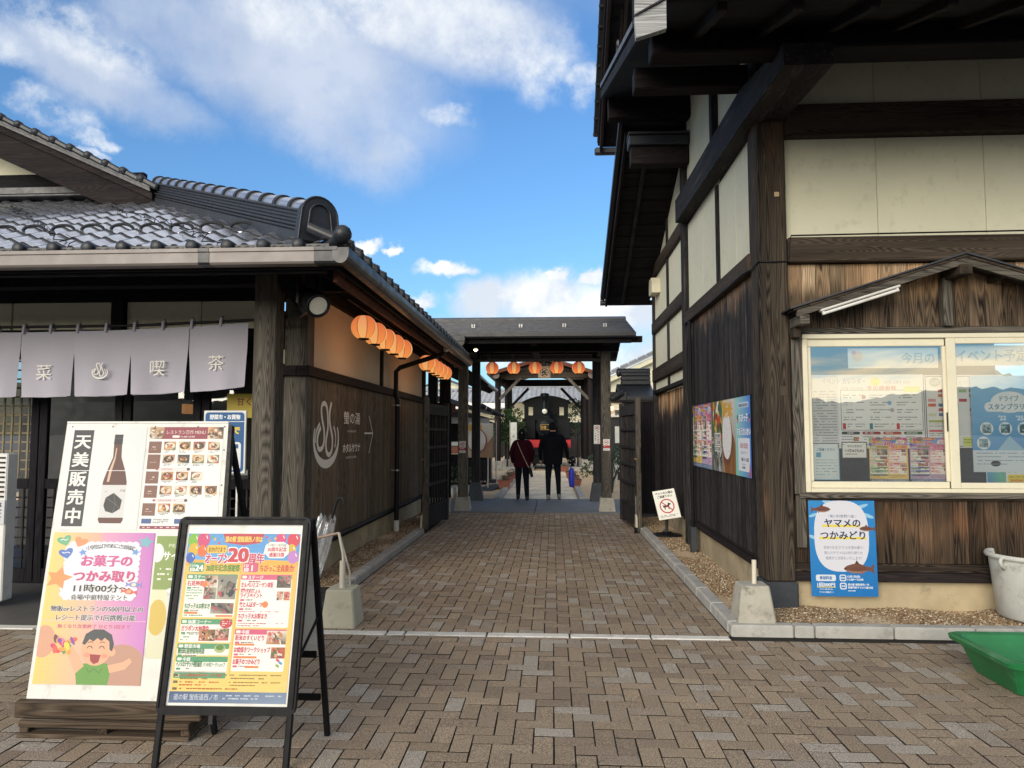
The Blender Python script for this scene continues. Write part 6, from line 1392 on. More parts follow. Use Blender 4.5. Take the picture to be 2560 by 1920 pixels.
s.rect(.6, 59, 5.6, 3, '#3a5a96'); s.rect(19, 59, 5.8, 3, '#3a5a96'); s.lines(7, 59.2, 9, 3, 1.0, '#4a4a48', th=.5); s.lines(26, 59.2, 12, 3, 1.0, '#4a4a48', th=.5); s.rect(0, 63.4, 43, 1.9, '#8e2f4a'); s.lines(1.5, 64, 38, 1, 1, '#e9cfd4', th=.6)
on_board(s, 'menu_poster', .02, WL-.022, k=(1, .885))
# sweets poster (boy with an armful of sweets)
s = Print(61, 86, '#e6a8d8'); s.rect(0, 0, 61, 86, '#e9b6c8', ['#f2d77a', '#c66fc4', '#d78fcf', '#f2cf6a']); s.rect(30, 0, 31, 86, '#e7a9bb', ['#e3a6c2', '#c472c8', '#cf83cf', '#e5b4b6'])
s.ell(3, 63, 7, 9, '#dba184', 18); s.ell(49, 79, 15, 15, '#c0917c', 24)
for i in range(12):
    for j in range(12-i): s.ell(2+i*2.2, 60+j*2.1, .28, .28, '#e0b06a', 6); s.z -= .014
s.sy = .80
s.rrect(10, 8, 42, 40, 5, '#e9ecf6')
for i in range(11): s.ell(12.5+i*3.75, 9, 2.4, 2.4, '#e9ecf6', 14); s.z -= .014
for i in range(10): s.ell(10.5, 12+i*3.7, 2.3, 2.3, '#e9ecf6', 14); s.ell(51.5, 12+i*3.7, 2.3, 2.3, '#e9ecf6', 14); s.z -= .03
for i in range(11): s.ell(12.5+i*3.75, 47.5, 2.4, 2.4, '#e9ecf6', 14); s.z -= .014
s.z += .08
def heart(cx, cy, r, c, rot): 
    s.poly([(cx+r*(.95*math.sin(t)**3)*math.cos(R(rot))-(-r*(.8*math.cos(t)-.32*math.cos(2*t)-.14*math.cos(3*t)))*math.sin(R(rot)), cy+r*(.95*math.sin(t)**3)*math.sin(R(rot))+(-r*(.8*math.cos(t)-.32*math.cos(2*t)-.14*math.cos(3*t)))*math.cos(R(rot))) for t in [math.tau*i/24 for i in range(24)]], c)
heart(7, 6, 4.6, '#6db58a', -20); heart(17, 7, 4.4, '#e39a6a', 20); heart(9, 15.5, 4.6, '#4e78c8', -15); s.line([(4.6, 6), (6, 5.2), (7.4, 6), (9, 5)], .5, '#fff'); s.line([(6.6, 15), (8, 15.6), (10, 14.8), (11.4, 15.6)], .5, '#fff')
s.star(19, 15, 2.8, '#6f9be0', -12); s.star(50.5, 14.5, 2.7, '#6f9be0', 14); s.star(56, 7, 5, '#74b6c4', 10); s.star(6.5, 34, 8.6, '#e89a5a', 12)
for i, ch in enumerate('小学生以下のおこさま限定'): s.text(ch, 22.5+i*2.35, 12.9-1.7*math.sin(math.pi*i/11), 3.3, '#3a3d44', align='c', rot=-12+24*i/11*.9, bold=.015)
s.text('お菓子の', 34, 24.4, 8.4, '#d2589a', w=30, align='c', bold=.05); s.text('つかみ取り', 33.5, 35.6, 8.4, '#cf4f8a', w=36, align='c', bold=.05)
s.text('11時00分〜', 33, 43.4, 5.8, '#20242c', w=33, align='c', bold=.04, outline='#fff', ow=.05); s.text('会場/中庭特設テント', 32, 49, 3.8, '#343842', w=33, align='c', bold=.03, outline='#fff')
s.text('物販orレストランの500円以上の', 31.5, 57.4, 4.2, '#4a505c', w=54, align='c', bold=.035, outline='#fff'); s.text('レシート提示で1回挑戦可能', 31.5, 63.6, 4.2, '#4a505c', w=46, align='c', bold=.035, outline='#fff'); s.text('無くなり次第終了 ひとり1回まで', 31, 69.2, 2.9, '#c9587a', w=42, align='c', bold=.03)
for cx, cy, c1_, c2_, ro in ((51.5, 38.2, '#8a8fd8', '#f0e6c0', 5), (49, 43.2, '#e0605a', '#f2b07a', 18)):
    for sg in (-1, 1): s.poly([(cx+sg*2, cy), (cx+sg*5, cy-1.8+sg*ro*.05), (cx+sg*4.4, cy), (cx+sg*5, cy+1.8+sg*ro*.05)], c1_)
    s.ell(cx, cy, 2.9, 1.9, c1_, 14, ro); s.ell(cx, cy, 1.4, 1.3, c2_, 12)
s.sy = 1.0
# the cartoon boy
SKN = '#f0b08c'
s.poly([(25, 86), (23.5, 79), (25.5, 75), (34, 74), (41, 74.5), (43.5, 78), (42.5, 86)], '#5d9a32')
s.poly([(23.8, 80), (19, 72), (16.5, 66), (19.5, 64.5), (24, 70), (28, 76)], SKN); s.poly([(41.5, 75.5), (50, 73.6), (53.5, 71.4), (55, 73.5), (51.5, 77.5), (43, 79.6)], SKN)
s.ell(34, 67, 8.7, 8.8, SKN, 24); s.ell(43.2, 68.5, 2.0, 2.2, SKN, 12); s.ell(29, 70, 1.9, 1.3, '#f0977c', 12); s.ell(39, 70.5, 1.9, 1.3, '#f0977c', 12)
s.poly([(25.5, 64), (27, 58.6), (31.5, 56), (37, 56), (42, 58.8), (43.8, 64), (43.2, 68), (41.6, 67), (41, 62.6), (38.2, 60.6), (36.4, 62.4), (34, 60.8), (31.8, 62.8), (29.6, 61.4), (27.2, 64.6)], '#343c42')
for cx in (30.3, 37.2): s.line([(cx-1.6, 66.4), (cx-.8, 65.3), (cx+.6, 65.3), (cx+1.5, 66.5)], .5, '#22201e'); s.line([(cx-1.6, 63.4), (cx, 62.8), (cx+1.4, 63.3)], .4, '#3a3630')
s.poly([(30.6, 69.6), (37, 69.9), (36, 74), (33.4, 75), (31.4, 73.2)], '#9c1f2a'); s.line([(29.5, 76.8), (31.2, 79.4), (34, 77.4), (37, 79.6), (38.6, 77)], .5, '#39701f')
rr = random.Random(4)
for i in range(26): a = rr.uniform(0, 6.28); q = rr.uniform(0, 1)**.6; s.ell(15+6*q*math.cos(a), 64+6.2*q*math.sin(a), rr.uniform(1.2, 2.8), rr.uniform(.8, 1.6), rr.choice(['#e85a4a', '#f0a03c', '#f4d84a', '#4f9a58', '#7a4aa8', '#d83a5c', '#5a3a2a', '#e87a9a']), 10, rr.uniform(0, 180)); s.z -= .012
s.z += .02; s.rect(0, 51.2, 61, .3, '#efc6d6')
on_board(s, 'sweets_poster', -.455, .835, .003, k=(.93, .89))
# pear cider poster
s = Print(32, 62, '#dfe2da'); s.rect(0, 0, 32, 28, '#7f9648', ['#86a050', '#76903f', '#7f9648', '#8aa256']); s.rect(0, 28, 32, 10, '#e8e4c0'); s.rect(0, 38, 32, 24, '#dfe0c4', ['#e2e2cf', '#dcdcd6', '#d9d9bd', '#e0dfbe'])
s.text('PEAR CIDER', 7, 6, 2.4, '#e6ead2', w=20, bold=.01); s.ell(1, 9, 3.6, 5, '#e9ecef', 18); s.text('サイダーフロート', 4.4, 12.5, 5, '#fff', w=34, bold=.04); s.lines(3, 17, 8, 1, 1, '#f2f2ea', th=.9); s.lines(2, 19.6, 15, 2, 2.6, '#f2f2ea', th=1.0)
s.ell(4, 42, 5, 9, '#d9bb55', 20); s.poly([(8, 28), (26, 28), (24, 58), (10.5, 58)], '#ccd3d8'); s.poly([(8, 31), (26, 30), (25, 40), (9, 42)], '#dde1e0'); s.ell(17, 28.4, 9.4, 2.0, '#e9edee', 22)
for cx, cy, r in ((17, 25.5, 7), (18, 21.5, 5.6), (19.4, 17.6, 4.2), (21, 14.6, 2.6)): s.ell(cx, cy, r, r*.55, '#f1f2ee', 18, -14); s.ell(cx-.6, cy+1.1, r*.8, r*.3, '#d3d6d2', 14, -14)
s.text('¥', 15.4, 58.5, 7, '#444a4e', bold=.03, outline='#fff', ow=.06)
on_board(s, 'cider_poster', .125, .82, .0012)

# ================================================================== CONCRETE POST BLOCKS
def blk(name, mat, x0, x1, y0, y1, z0, h, tx, ty, label):
    b = MB(); v = []
    for z, a in ((0, 0), (.02, -.004), (h*.97, 1), (h, 1.18)):
        k = a if a > 0 else a; X0, X1 = x0+tx*k, x1-tx*k; Y0, Y1 = y0+ty*k, y1-ty*k; c = .012
        v += [(X0+c, Y0, z0+z), (X1-c, Y0, z0+z), (X1, Y0+c, z0+z), (X1, Y1-c, z0+z), (X1-c, Y1, z0+z), (X0+c, Y1, z0+z), (X0, Y1-c, z0+z), (X0, Y0+c, z0+z)]
    fs = [(8*i+j, 8*i+(j+1) % 8, 8*i+8+(j+1) % 8, 8*i+8+j) for i in range(3) for j in range(8)]+[tuple(range(24, 32)), tuple(range(7, -1, -1))]
    b.add(v, fs); r = empty(name, ((x0+x1)/2, (y0+y1)/2, z0), label, 'post block', 'concrete post blocks at the mouth of the passage'); b.build('block', mat, r); return r
BR = blk('post_block', M['block'], 1.388, 1.668, 5.60, 5.87, .082, .27, .035, .03, 'moss-stained concrete block with a short cut-off pipe, by the right kerb corner')
part('pipe', M['ivory'], lambda b: b.cyl((1.545, 5.74, .34), (1.548, 5.74, .53), .018, n=16), BR)
BL = blk('post_block', M['block2'], -1.80, -1.528, 5.58, 5.86, .004, .285, .030, .03, 'clean pale concrete block with a bent umbrella rail, left of the passage')
part('pipe', M['ivory'], lambda b: b.cyl((-1.665, 5.70, .285), (-1.665, 5.70, .50), .023, n=16), BL)
part('rail_upright', M['ivory'], lambda b: b.tube([(-1.66, 5.70, .50), (-1.665, 5.70, .56), (-1.70, 5.70, .72)], .011, 8), BL)
part('rail_upright', M['ivory'], lambda b: b.tube([(-1.625, 5.80, .10), (-1.63, 5.78, .4), (-1.70, 5.715, .71)], .008, 8), BL)
part('rail_arm', M['strap'], lambda b: b.tube([(-1.70, 5.705, .715), (-1.80, 5.72, .69), (-1.93, 5.74, .665), (-2.1, 5.76, .66)], .010, 8), BL)
# umbrella hooked on the rail
UM = empty('clear_umbrella', (-1.93, 5.95, .1), 'furled clear plastic umbrella with black crook handle leaning by the left concrete block', 'umbrella')
part('handle', M['black'], lambda b: b.tube([(-1.835, 5.95, .80), (-1.80, 5.95, .93), (-1.785, 5.95, .965), (-1.755, 5.95, .972), (-1.735, 5.95, .95), (-1.733, 5.95, .925)], [.010, .012, .012, .012, .012, .012], 10), UM)
def canopy(b):
    a0, a1 = Vector((-1.875, 5.95, .80)), Vector((-2.02, 5.95, .16)); dd = (a1-a0).normalized(); e1 = dd.orthogonal().normalized(); e2 = dd.cross(e1); vs = []; n = 40; K = 9
    for k in range(K+1):
        t = k/K; rr0 = .014+.062*math.sin(math.pi*min(1, .12+t*.5)**.8)*(1-t)**.55+.012
        for j in range(n):
            a = math.tau*j/n; r = rr0*(1+.30*math.sin(8*a)*(1-t)); vs.append(a0+dd*(a1-a0).length*t+(e1*math.cos(a)+e2*math.sin(a))*r-dd*(.035*math.cos(8*a)*(1-t) if k == 0 else 0))
    b.add(vs, [(k*n+j, k*n+(j+1) % n, (k+1)*n+(j+1) % n, (k+1)*n+j) for k in range(K) for j in range(n)], 0, True)
part('canopy', M['vinyl'], canopy, UM); part('shaft', M['steel'], lambda b: b.tube([(-1.835, 5.95, .80), (-2.03, 5.95, .12)], .005, 6), UM)
for j in range(4): part('rib_tip', M['black'], lambda b: b.cyl((-1.93+.035*j, 5.93+.02*(j % 2), .82-.02*j), (-1.928+.035*j, 5.93+.02*(j % 2), .85-.02*j), .004, n=6), UM)
TR = empty('boot_tray', (-1.98, 6.1, .0), 'shallow dark tray with brown edge lying behind the left concrete block', 'tray')
part('tray_bed', M['stone'], lambda b: b.cbox(-2.14, -1.80, 5.88, 6.22, .075, .13, .01, T=None), TR); part('tray_rim', M['terra'], lambda b: b.cbox(-1.80, -1.785, 5.87, 6.22, .07, .16, .003), TR); part('tray_rim', M['black'], lambda b: b.cbox(-2.14, -1.80, 6.22, 6.235, .075, .18, .003), TR)

# ================================================================== BIN AND GREEN TRAY (right edge)
BN = empty('plastic_bin', (3.78, 5.93, .07), 'round off-white plastic bin with moulded side handle on the gravel by the wall', 'bin')
part('body', M['bin'], lambda b: b.lathe((3.78, 5.93, 0), [(0, .075), (.265, .07), (.285, .09), (.325, .50), (.330, .545), (.318, .545), (.312, .50), (.275, .10), (0, .095)], 40), BN)
part('rim', M['bin'], lambda b: b.lathe((3.78, 5.93, 0), [(.322, .53), (.352, .535), (.356, .555), (.345, .570), (.322, .566), (.316, .548)], 40), BN)
part('handle', M['bin'], lambda b: b.tube([(3.47, 5.83, .50), (3.445, 5.81, .47), (3.425, 5.80, .50), (3.415, 5.795, .53), (3.43, 5.80, .548), (3.46, 5.83, .545)], .014, 8), BN)
GTB = empty('green_tub', (3.1, 4.6, 0), 'rectangular green plastic tub on the paving at the right edge', 'tub')
def tub(b):
    def ring(x0, x1, y0, y1, z, r): 
        o = []
        for cx, cy, a in ((x1-r, y1-r, 0), (x0+r, y1-r, 90), (x0+r, y0+r, 180), (x1-r, y0+r, 270)):
            for i in range(5): t = R(a+22.5*i); o.append((cx+r*math.cos(t), cy+r*math.sin(t), z))
        return o
    R_ = [ring(2.665, 3.55, 4.385, 4.865, .004, .05), ring(2.600, 3.62, 4.315, 4.935, .185, .06), ring(2.560, 3.66, 4.275, 4.975, .180, .07), ring(2.555, 3.665, 4.27, 4.98, .205, .07), ring(2.575, 3.645, 4.29, 4.96, .215, .06), ring(2.615, 3.60, 4.33, 4.92, .205, .05), ring(2.68, 3.53, 4.40, 4.85, .02, .045)]
    n = 20; base = len(b.v); vs = [p for q in R_ for p in q]
    b.add(vs, [(i*n+j, i*n+(j+1) % n, (i+1)*n+(j+1) % n, (i+1)*n+j) for i in range(len(R_)-1) for j in range(n)]+[tuple(range(n))[::-1], tuple(range((len(R_)-1)*n, len(R_)*n))], 0, False)
part('body', M['green'], tub, GTB)

# ================================================================== POSTERS ON THE RIGHT BUILDING
def poster_thing(s, name, label, tl, ux, uy, mat=None, group=None, cat='poster'):
    o = s.build(name, None, tl, ux, uy, mat); return tag(o, label, cat, group)
s = Print(53.5, 78, '#2f86cf'); s.rect(0, 0, 53.5, 78, '#2f86cf', ['#3b93d8', '#3690d6', '#2479c4', '#2a80ca'])
for i, (x, y, a, b_) in enumerate(((20, 3, 9, 2.2), (40, 6, 9, 1.6), (47, 12, 6, 1.5), (4, 12, 4, 1.2), (3, 30, 4, 1.4))): s.ell(x, y, a, b_, '#9fd0f2', 18, 20*(-1)**i)
s.poly([(26+22*abs(math.cos(t))**.72*(1 if math.cos(t) > 0 else -1), 30+28*abs(math.sin(t))**.8*(1 if math.sin(t) > 0 else -1)-(2 if math.sin(t) < 0 else 0)) for t in [math.tau*i/44 for i in range(44)]], '#e4e6f2')
def fish(x, y, L, fl=1):
    b = [(0, 0), (.10, -.09), (.28, -.15), (.40, -.17), (.50, -.17), (.78, -.07), (.86, -.05), (1.0, -.17), (.97, 0), (1.0, .17), (.86, .06), (.74, .09), (.5, .15), (.3, .15), (.1, .09)]
    s.poly([(x+fl*L*(u-.5), y+L*v) for u, v in b], '#7a5348'); s.poly([(x+fl*L*(u-.5), y+L*v) for u, v in ((.05, .04), (.3, .09), (.6, .09), (.8, .04), (.6, .13), (.3, .14), (.1, .08))], '#a58474')
    s.poly([(x+fl*L*(u-.5), y+L*v) for u, v in ((.36, -.15), (.43, -.28), (.52, -.15))], '#5f3f38'); s.poly([(x+fl*L*(u-.5), y+L*v) for u, v in ((.55, .13), (.62, .20), (.64, .11))], '#a0573f')
    for k in range(6): s.ell(x+fl*L*(.28+.08*k-.5), y, L*.012, L*.06, '#5a3a34', 8)
    s.ell(x+fl*L*(.08-.5), y-L*.01, L*.018, L*.018, '#15110f', 8)
fish(10, 7.2, 16, -1); fish(47, 23, 13); fish(39, 55.5, 25)
s.text('\\ 菊川町歌野川産 /', 27, 13.8, 2.6, '#40507a', w=23, align='c', bold=.01); s.rect(10.5, 19.8, 31, 1.9, '#f0dc5a'); s.text('ヤマメの', 27, 21.2, 7.2, '#2c3a5e', w=29, align='c', bold=.03); s.rect(8, 29.8, 38, 1.9, '#f0dc5a'); s.text('つかみどり', 27, 31.2, 7.2, '#2c3a5e', w=36, align='c', bold=.03)
s.text('渓流の女王(ヤマメ)を掴み獲り!', 27, 39.4, 2.7, '#6a7190', w=32, align='c'); s.text('掴んだヤマメはお持ち帰りか', 27, 43.7, 2.7, '#6a7190', w=31, align='c'); s.text('塩焼きと交換をいたします!', 27, 48, 2.7, '#6a7190', w=29, align='c')
s.rrect(4, 60.5, 16, 5.2, 1.4, '#e4ecf6'); s.text('参加料金', 12, 64.2, 2.9, '#2b6fb8', w=10, align='c', bold=.04); s.text('1回500円', 12, 69.8, 3.2, '#fff', w=14, align='c', bold=.04); s.rect(4.5, 70.2, 15, .7, '#e8d95a'); s.text('ヤマメ1匹または、', 12, 72.8, 1.4, '#fff', w=11, align='c', bold=.02); s.text('ヤマメの塩焼き1つ', 12, 75.2, 1.4, '#fff', w=11.5, align='c', bold=.02)
for y, t_ in ((60.3, '開催'), (66.9, '会場')): s.rrect(23, y, 5.4, 5.4, 1.4, '#e4ecf6'); s.rrect(23.9, y+.9, 3.6, 3.6, .8, '#2f80ca'); s.text(t_, 25.7, y+3.3, 1.5, '#fff', align='c', bold=.02)
s.text('12月1日(日)', 29.4, 62.6, 2.0, '#fff', w=10, bold=.04); s.text('11:00〜15:00', 29.4, 65, 2.0, '#fff', w=12.5, bold=.04); s.text('道の駅 蛍街道西ノ市', 29.4, 69, 1.8, '#fff', w=17, bold=.03); s.text('長屋門前ヤマメ小屋付近', 29.4, 71.4, 1.8, '#fff', w=20, bold=.03); s.lines(29.4, 73, 14, 1, 1, '#dfeaf6', th=.8)
poster_thing(s, 'fish_poster', 'blue poster with three trout and big katakana under the ticket window', (2.112, 6.158, .95), (1, 0, 0), (.012, 0, -1))
# five tall posters along the passage wall
def psheet(k, y1, y0, label, fn):
    w_ = (y1-y0)*100; s = Print(w_, 75, '#e8e4dc'); fn(s, w_); return poster_thing(s, 'wall_poster', label, (XW-.012, y1, 1.852), (0, -1, 0), (0, 0, -1), M['matte'], 'row of five posters on the right passage wall')
ya = [9.28, 8.74, 8.20, 7.68, 7.15, 6.60]
def ev(s, w_, blue):
    e = event_poster(w_, 75, blue, True); s.v, s.f, s.c, s.bb = e.v, e.f, e.c, e.bb
psheet(0, ya[0], ya[1]+.004, 'farthest poster of the row on the passage wall, yellow event programme', lambda s, w_: ev(s, w_, False))
psheet(1, ya[1], ya[2]+.004, 'event programme poster with blue columns, second from the far end of the passage wall row', lambda s, w_: ev(s, w_, True))
def paint(s, w_):
    s.rect(0, 0, w_, 75, '#6b7a3a', ['#4a6a3a', '#b88a2a', '#8a8f94', '#5c5f63']); rr = random.Random(9)
    for i in range(90):
        y = rr.uniform(2, 72); cols = ['#c7342c', '#d9a62c', '#2f7a4a', '#2c6a8a', '#e2cf5a', '#8a2434', '#e9e4da', '#3a5a2a'] if y < 52 else ['#c9c9c6', '#4a4c50', '#1d1e21', '#8c8f92', '#a89e7a']
        s.ell(rr.uniform(4, w_-4), y, rr.uniform(1, 4), rr.uniform(2, 8), rr.choice(cols), 9, rr.uniform(-50, 50)); s.z -= .014
    s.z += .05; 
    for i, t_ in enumerate(('LIVE PAINT', '12.1 START', 'KOTSUKE')): s.rect(w_*.28, 34+i*7, w_*.56, 6, '#ecebe6'); s.text(t_, w_*.56, 39+i*7, 5.2, '#2c3038', w=w_*.5, align='c', bold=.05)
psheet(2, ya[2], ya[3]+.004, 'live paint poster with splashed red, green and yellow colours, middle of the passage wall row', paint)
def rice(s, w_):
    s.rect(0, 0, w_, 75, '#d9d4cc', ['#cfc4a0', '#d8d8da', '#9c7a5c', '#b08a58']); s.poly([(0, 60), (w_*.2, 75), (w_, 75), (w_, 45), (w_*.7, 30)], '#8a5c3a')
    rr = random.Random(2)
    for i in range(24): s.line([(w_*(.55+.02*i), 38+rr.uniform(0, 8)), (w_*(.5+.022*i), 74)], .5, rr.choice(['#a87a4a', '#6a4428', '#c49a62'])); s.z -= .014
    s.z += .03; s.ell(w_*.36, 40, w_*.42, 27, '#7a4a3a', 30); s.ell(w_*.34, 37, w_*.38, 24, '#e9e8ea', 30)
    for i in range(60): s.ell(w_*(.34+.33*rr.uniform(-1, 1)), 37+20*rr.uniform(-1, 1), 1.4, .5, rr.choice(['#f7f6f6', '#d6d3d6', '#c9c6c8']), 6, rr.uniform(0, 180)); s.z -= .014
    s.z += .04; s.text('新米', w_*.42, 17, 16, '#e0a820', w=w_*.72, align='c', bold=.06)
psheet(3, ya[3], ya[4]+.004, 'new rice poster with a bowl of white rice and yellow characters on the passage wall', rice)
def bluep(s, w_):
    s.rect(0, 0, w_, 75, '#5f9be0', ['#a8dcd0', '#4a86dc', '#4a86dc', '#8fd4c4']); s.rrect(w_*.22, 5.5, w_*.66, 5, .6, '#cfe0f4'); s.text('豊田町産 新米特売', w_*.55, 9.6, 3.4, '#22344e', w=w_*.58, align='c', bold=.03)
    for i, (t_, y) in enumerate((('ちびっ子', 23), ('すもうたいかい', 36))): s.text(t_, w_*.55, y, 8, '#ffffff', w=w_*(.56 if i == 0 else .84), align='c', bold=.05, outline='#3a72c8', ow=.06)
    for x in (.16, .92): s.ell(w_*x, 21, 2.0, 4, '#e06a6a', 14); s.ell(w_*x, 19, 1.8, 2.4, '#2c2c34', 12)
    s.rrect(w_*.18, 39, w_*.74, 31, 1, '#e6eaf6'); s.text('12月1日(日)', w_*.55, 48, 5, '#a8324a', w=w_*.5, align='c', bold=.04); s.text('13:00スタート!', w_*.56, 54, 3.6, '#5a6a8a', w=w_*.42, align='c'); s.text('中庭イベント広場', w_*.6, 60.5, 3.8, '#2a3448', w=w_*.46, align='c', bold=.04); s.lines(w_*.4, 63, w_*.4, 1, 1, '#7a88a4', th=.7); s.text('参加無料', w_*.52, 67.5, 2.6, '#2a3448', w=w_*.2, align='c', bold=.03)
    s.poly([(w_*.90, 60), (w_*.97, 74), (w_*.84, 74)], '#d8545c')
psheet(4, ya[4], ya[5], 'nearest poster of the passage wall row, blue and green with a white panel', bluep)
part('poster_rail', M['black'], lambda b: b.cbox(1.775, 1.787, 6.59, 9.29, 1.853, 1.858, .001), RB)

# notices inside the ticket window
def wposter(s, name, label, x, z, y=6.215): return poster_thing(s, name, label, (x, y, z), (1, 0, 0), (0, 0, -1), M['matte'], 'notices inside the ticket window')
s = Print(92, 62, '#e9ebee'); s.rect(0, 0, 22, 62, '#dadde2'); s.lines(1.5, 14, 19, 20, 2.3, '#8a8f98', th=.8); s.text('イベント カレンダー', 9, 7.5, 5, '#9ab0c8', w=36, bold=.03); s.ell(53, 6, 4, 3.6, '#e3e87a', 16); s.text('感謝祭', 60, 8, 3.4, '#a9b4bc', w=22)
s.rect(24, 13, 67, 34, '#55606c'); s.rect(24.4, 13.4, 66.2, 33.2, '#eef0f2'); s.text('11/23〜12/15(日)', 25, 12.6, 2.6, '#7a828c', w=18); s.text('冬の感謝祭', 46, 12.8, 3.6, '#c4586e', w=24, bold=.03); s.rect(76, 10, 13, 5, '#dbe680')
for i in range(3):
    for j in range(4): s.lines(26+i*22, 17+j*6.2, 17, 2, 2.1, '#6d757f', th=.75, seed=i*9+j)
    s.rect(25.2+i*22, 41, 2.6, 5, ['#b8434e', '#3a8a96', '#c23a44'][i]); s.lines(29+i*22, 41.4, 16, 2, 2.1, '#6d757f', th=.7)
for cx, cy, c_ in ((43, 19, '#a8404c'), (64, 24, '#7ab0d8'), (66, 30, '#b8b0b0')): s.ell(cx, cy, 1.8, 1.8, c_, 12)
for i, c_ in enumerate(('#3a4654', '#9c3a4c', '#b8503a', '#2f6a4a')): s.rrect(24+i*17, 48, 15, 2.4, 1.1, c_); s.lines(26+i*17, 48.8, 11, 1, 1, '#f0f0f0', th=.8); s.lines(24+i*17, 52, 9, 4, 2.2, '#6a6f78', th=.7, seed=i+50); s.photo(33.5+i*17, 52.5, 4.5, 3.4, food, i+5, 8)
wposter(s, 'calendar_notice', 'large white event calendar in the upper left of the ticket window', 2.185, 1.86+.14)
s = Print(64, 61, '#e4e6ea'); s.rect(1, 1, 62, 59, '#3f4a6a'); s.rect(1.6, 1.6, 60.8, 57.8, '#eceef0'); s.ell(9, 6, 4.5, 4, '#a8b8a4', 16); s.text('12月', 9, 7.6, 3.6, '#eef', align='c'); s.text('ほったらかし', 16, 8, 4, '#b0b6bc', w=24)
rr = random.Random(6)
for i in range(5):
    for j in range(6): 
        if rr.random() < .6: s.rect(3+i*8.4, 12+j*4, 6.4, 2.6, rr.choice(['#c2485a', '#d86a54', '#e0a0a8', '#9fc08a', '#5a78b0', '#d8dcc0']))
for x, y, w2, c_ in ((3, 38, 24, '#a6b85a'), (3, 46, 11, '#d86a7a'), (16, 46, 11, '#2f7a5a'), (3, 53, 24, '#2f7a5a')): s.rect(x, y, w2, 1.8, c_); s.lines(x, y+2.8, w2, 2, 1.8, '#6f757c', th=.6)
s.rect(30, 52, 14, 8, '#d8e05a'); s.lines(31, 54, 12, 2, 2, '#5a6a2a', th=.8)
wposter(s, 'month_plan_notice', 'white monthly plan with red cells beside the calendar, partly behind the sash', 3.14-.02, 1.995, 6.235)
s = Print(74, 17, '#e8e6da'); s.rect(.6, .6, 72.8, 15.8, '#e3e2da'); s.ell(8, 7, 4.6, 4.6, '#e8c88a', 18); s.ell(5, 4, 2, 2, '#d88a8a', 12); s.text('今月の', 44, 12.4, 9.5, '#a3aaa4', w=27, align='l', bold=.03)
wposter(s, 'header_sign', 'pale header strip with large faint characters at the top left of the window', 2.50, 2.225, 6.225)
s = Print(90, 17, '#dfddd2'); s.text('イベント予定', 3, 12.6, 10.5, '#98a09c', w=58, bold=.03)
wposter(s, 'header_sign', 'pale header strip with large faint characters in the right sash', 3.352, 2.24, 6.215)
s = Print(22, 31, '#e8f0f2'); s.rect(0, 0, 22, 31, '#8ac0d8'); s.rect(.7, .7, 20.6, 29.6, '#e4eef0'); s.text('ご遠慮ください', 11, 6.4, 2.4, '#3a6a9a', w=15, align='c', bold=.03); s.rect(3, 8, 4, 4, '#5aa0c4'); s.lines(2.5, 14, 17, 6, 2.4, '#8a9aa4', th=.6)
wposter(s, 'blue_edged_notice', 'small blue-edged notice at the bottom left corner of the ticket window', 2.18, 1.455-.03)
s = Print(21, 14, '#3c4450'); s.rect(.8, .8, 19.4, 12.4, '#f2f3f0'); s.text('今月の定休日', 10.5, 4.6, 2.2, '#3c4450', w=12, align='c', bold=.02); s.text('11月26日(火)', 10.5, 8.4, 2.7, '#3c4450', w=15, align='c', bold=.04); s.lines(3, 10, 15, 1, 1, '#5a6068', th=.7)
wposter(s, 'closing_day_notice', 'small white closing-day card next to the blue-edged notice', 2.42, 1.455-.02)
e = event_poster(31.5, 37, False, True); wposter(e, 'event_bill', 'yellow-edged event bill at the bottom of the ticket window', 2.645, 1.47)
e = event_poster(32.5, 37, True, True); wposter(e, 'event_bill', 'pink and blue event bill beside the yellow one in the ticket window', 2.975, 1.47)
s = Print(62, 80, '#4a9ad6'); s.rect(0, 0, 62, 80, '#4a9ad6', ['#9fd0ee', '#8ac4ea', '#2f86c8', '#3a90d0']); s.rect(0, 62, 62, 18, '#dfe8f0'); s.ell(31, 22, 15, 9, '#f2f4f4', 24); s.rrect(11, 22, 40, 8, 3.5, '#f2f4f4'); s.text('ドライブ', 31, 21, 5, '#6a9ab8', w=15, align='c', bold=.03); s.text('スタンプラリー', 31, 28, 5.4, '#5a90b4', w=34, align='c', bold=.03)
s.text("'22", 22, 37, 5, '#f2f6f8', bold=.05); s.text("'25", 36, 37, 5, '#f2f6f8', bold=.05)
for i, (cx, cy) in enumerate(((12, 44), (27, 44), (42, 44), (9, 56), (50, 55))): s.ell(cx, cy, 5.4, 5.4, '#eef4f6', 20); s.photo(cx-3.6, cy-3.6, 7.2, 7.2, ['#3a6a7a', '#8ab0b8', '#2a4a5a', '#c0d0d0'], i, 12)
s.poly([(20, 62), (30, 50), (42, 62)], '#a8cce0'); s.lines(3, 64, 56, 4, 3, '#8aa0b0', th=.8)
wposter(s, 'stamp_rally_poster', 'big sky-blue stamp rally poster in the right sash', 3.485, 1.985, 6.215)
s = Print(32, 21, '#e6ebf0'); s.rect(.6, .6, 15, 19.8, '#3a98d0', ['#6ac0e8', '#4aa8dc', '#7ac08a', '#3a90c8']); s.ell(8, 5, 4, 2.4, '#eef4f6', 16); s.lines(17, 2, 13, 5, 2.4, '#5a7a9a', th=.7); s.rect(17, 14, 14.4, 6.4, '#f0d838'); s.text('スタンプカード', 24, 16.6, 1.8, '#3a3a5a', w=12, align='c', bold=.02); s.text('350241', 24, 19.8, 2.6, '#c83a3a', w=10, align='c', bold=.04)
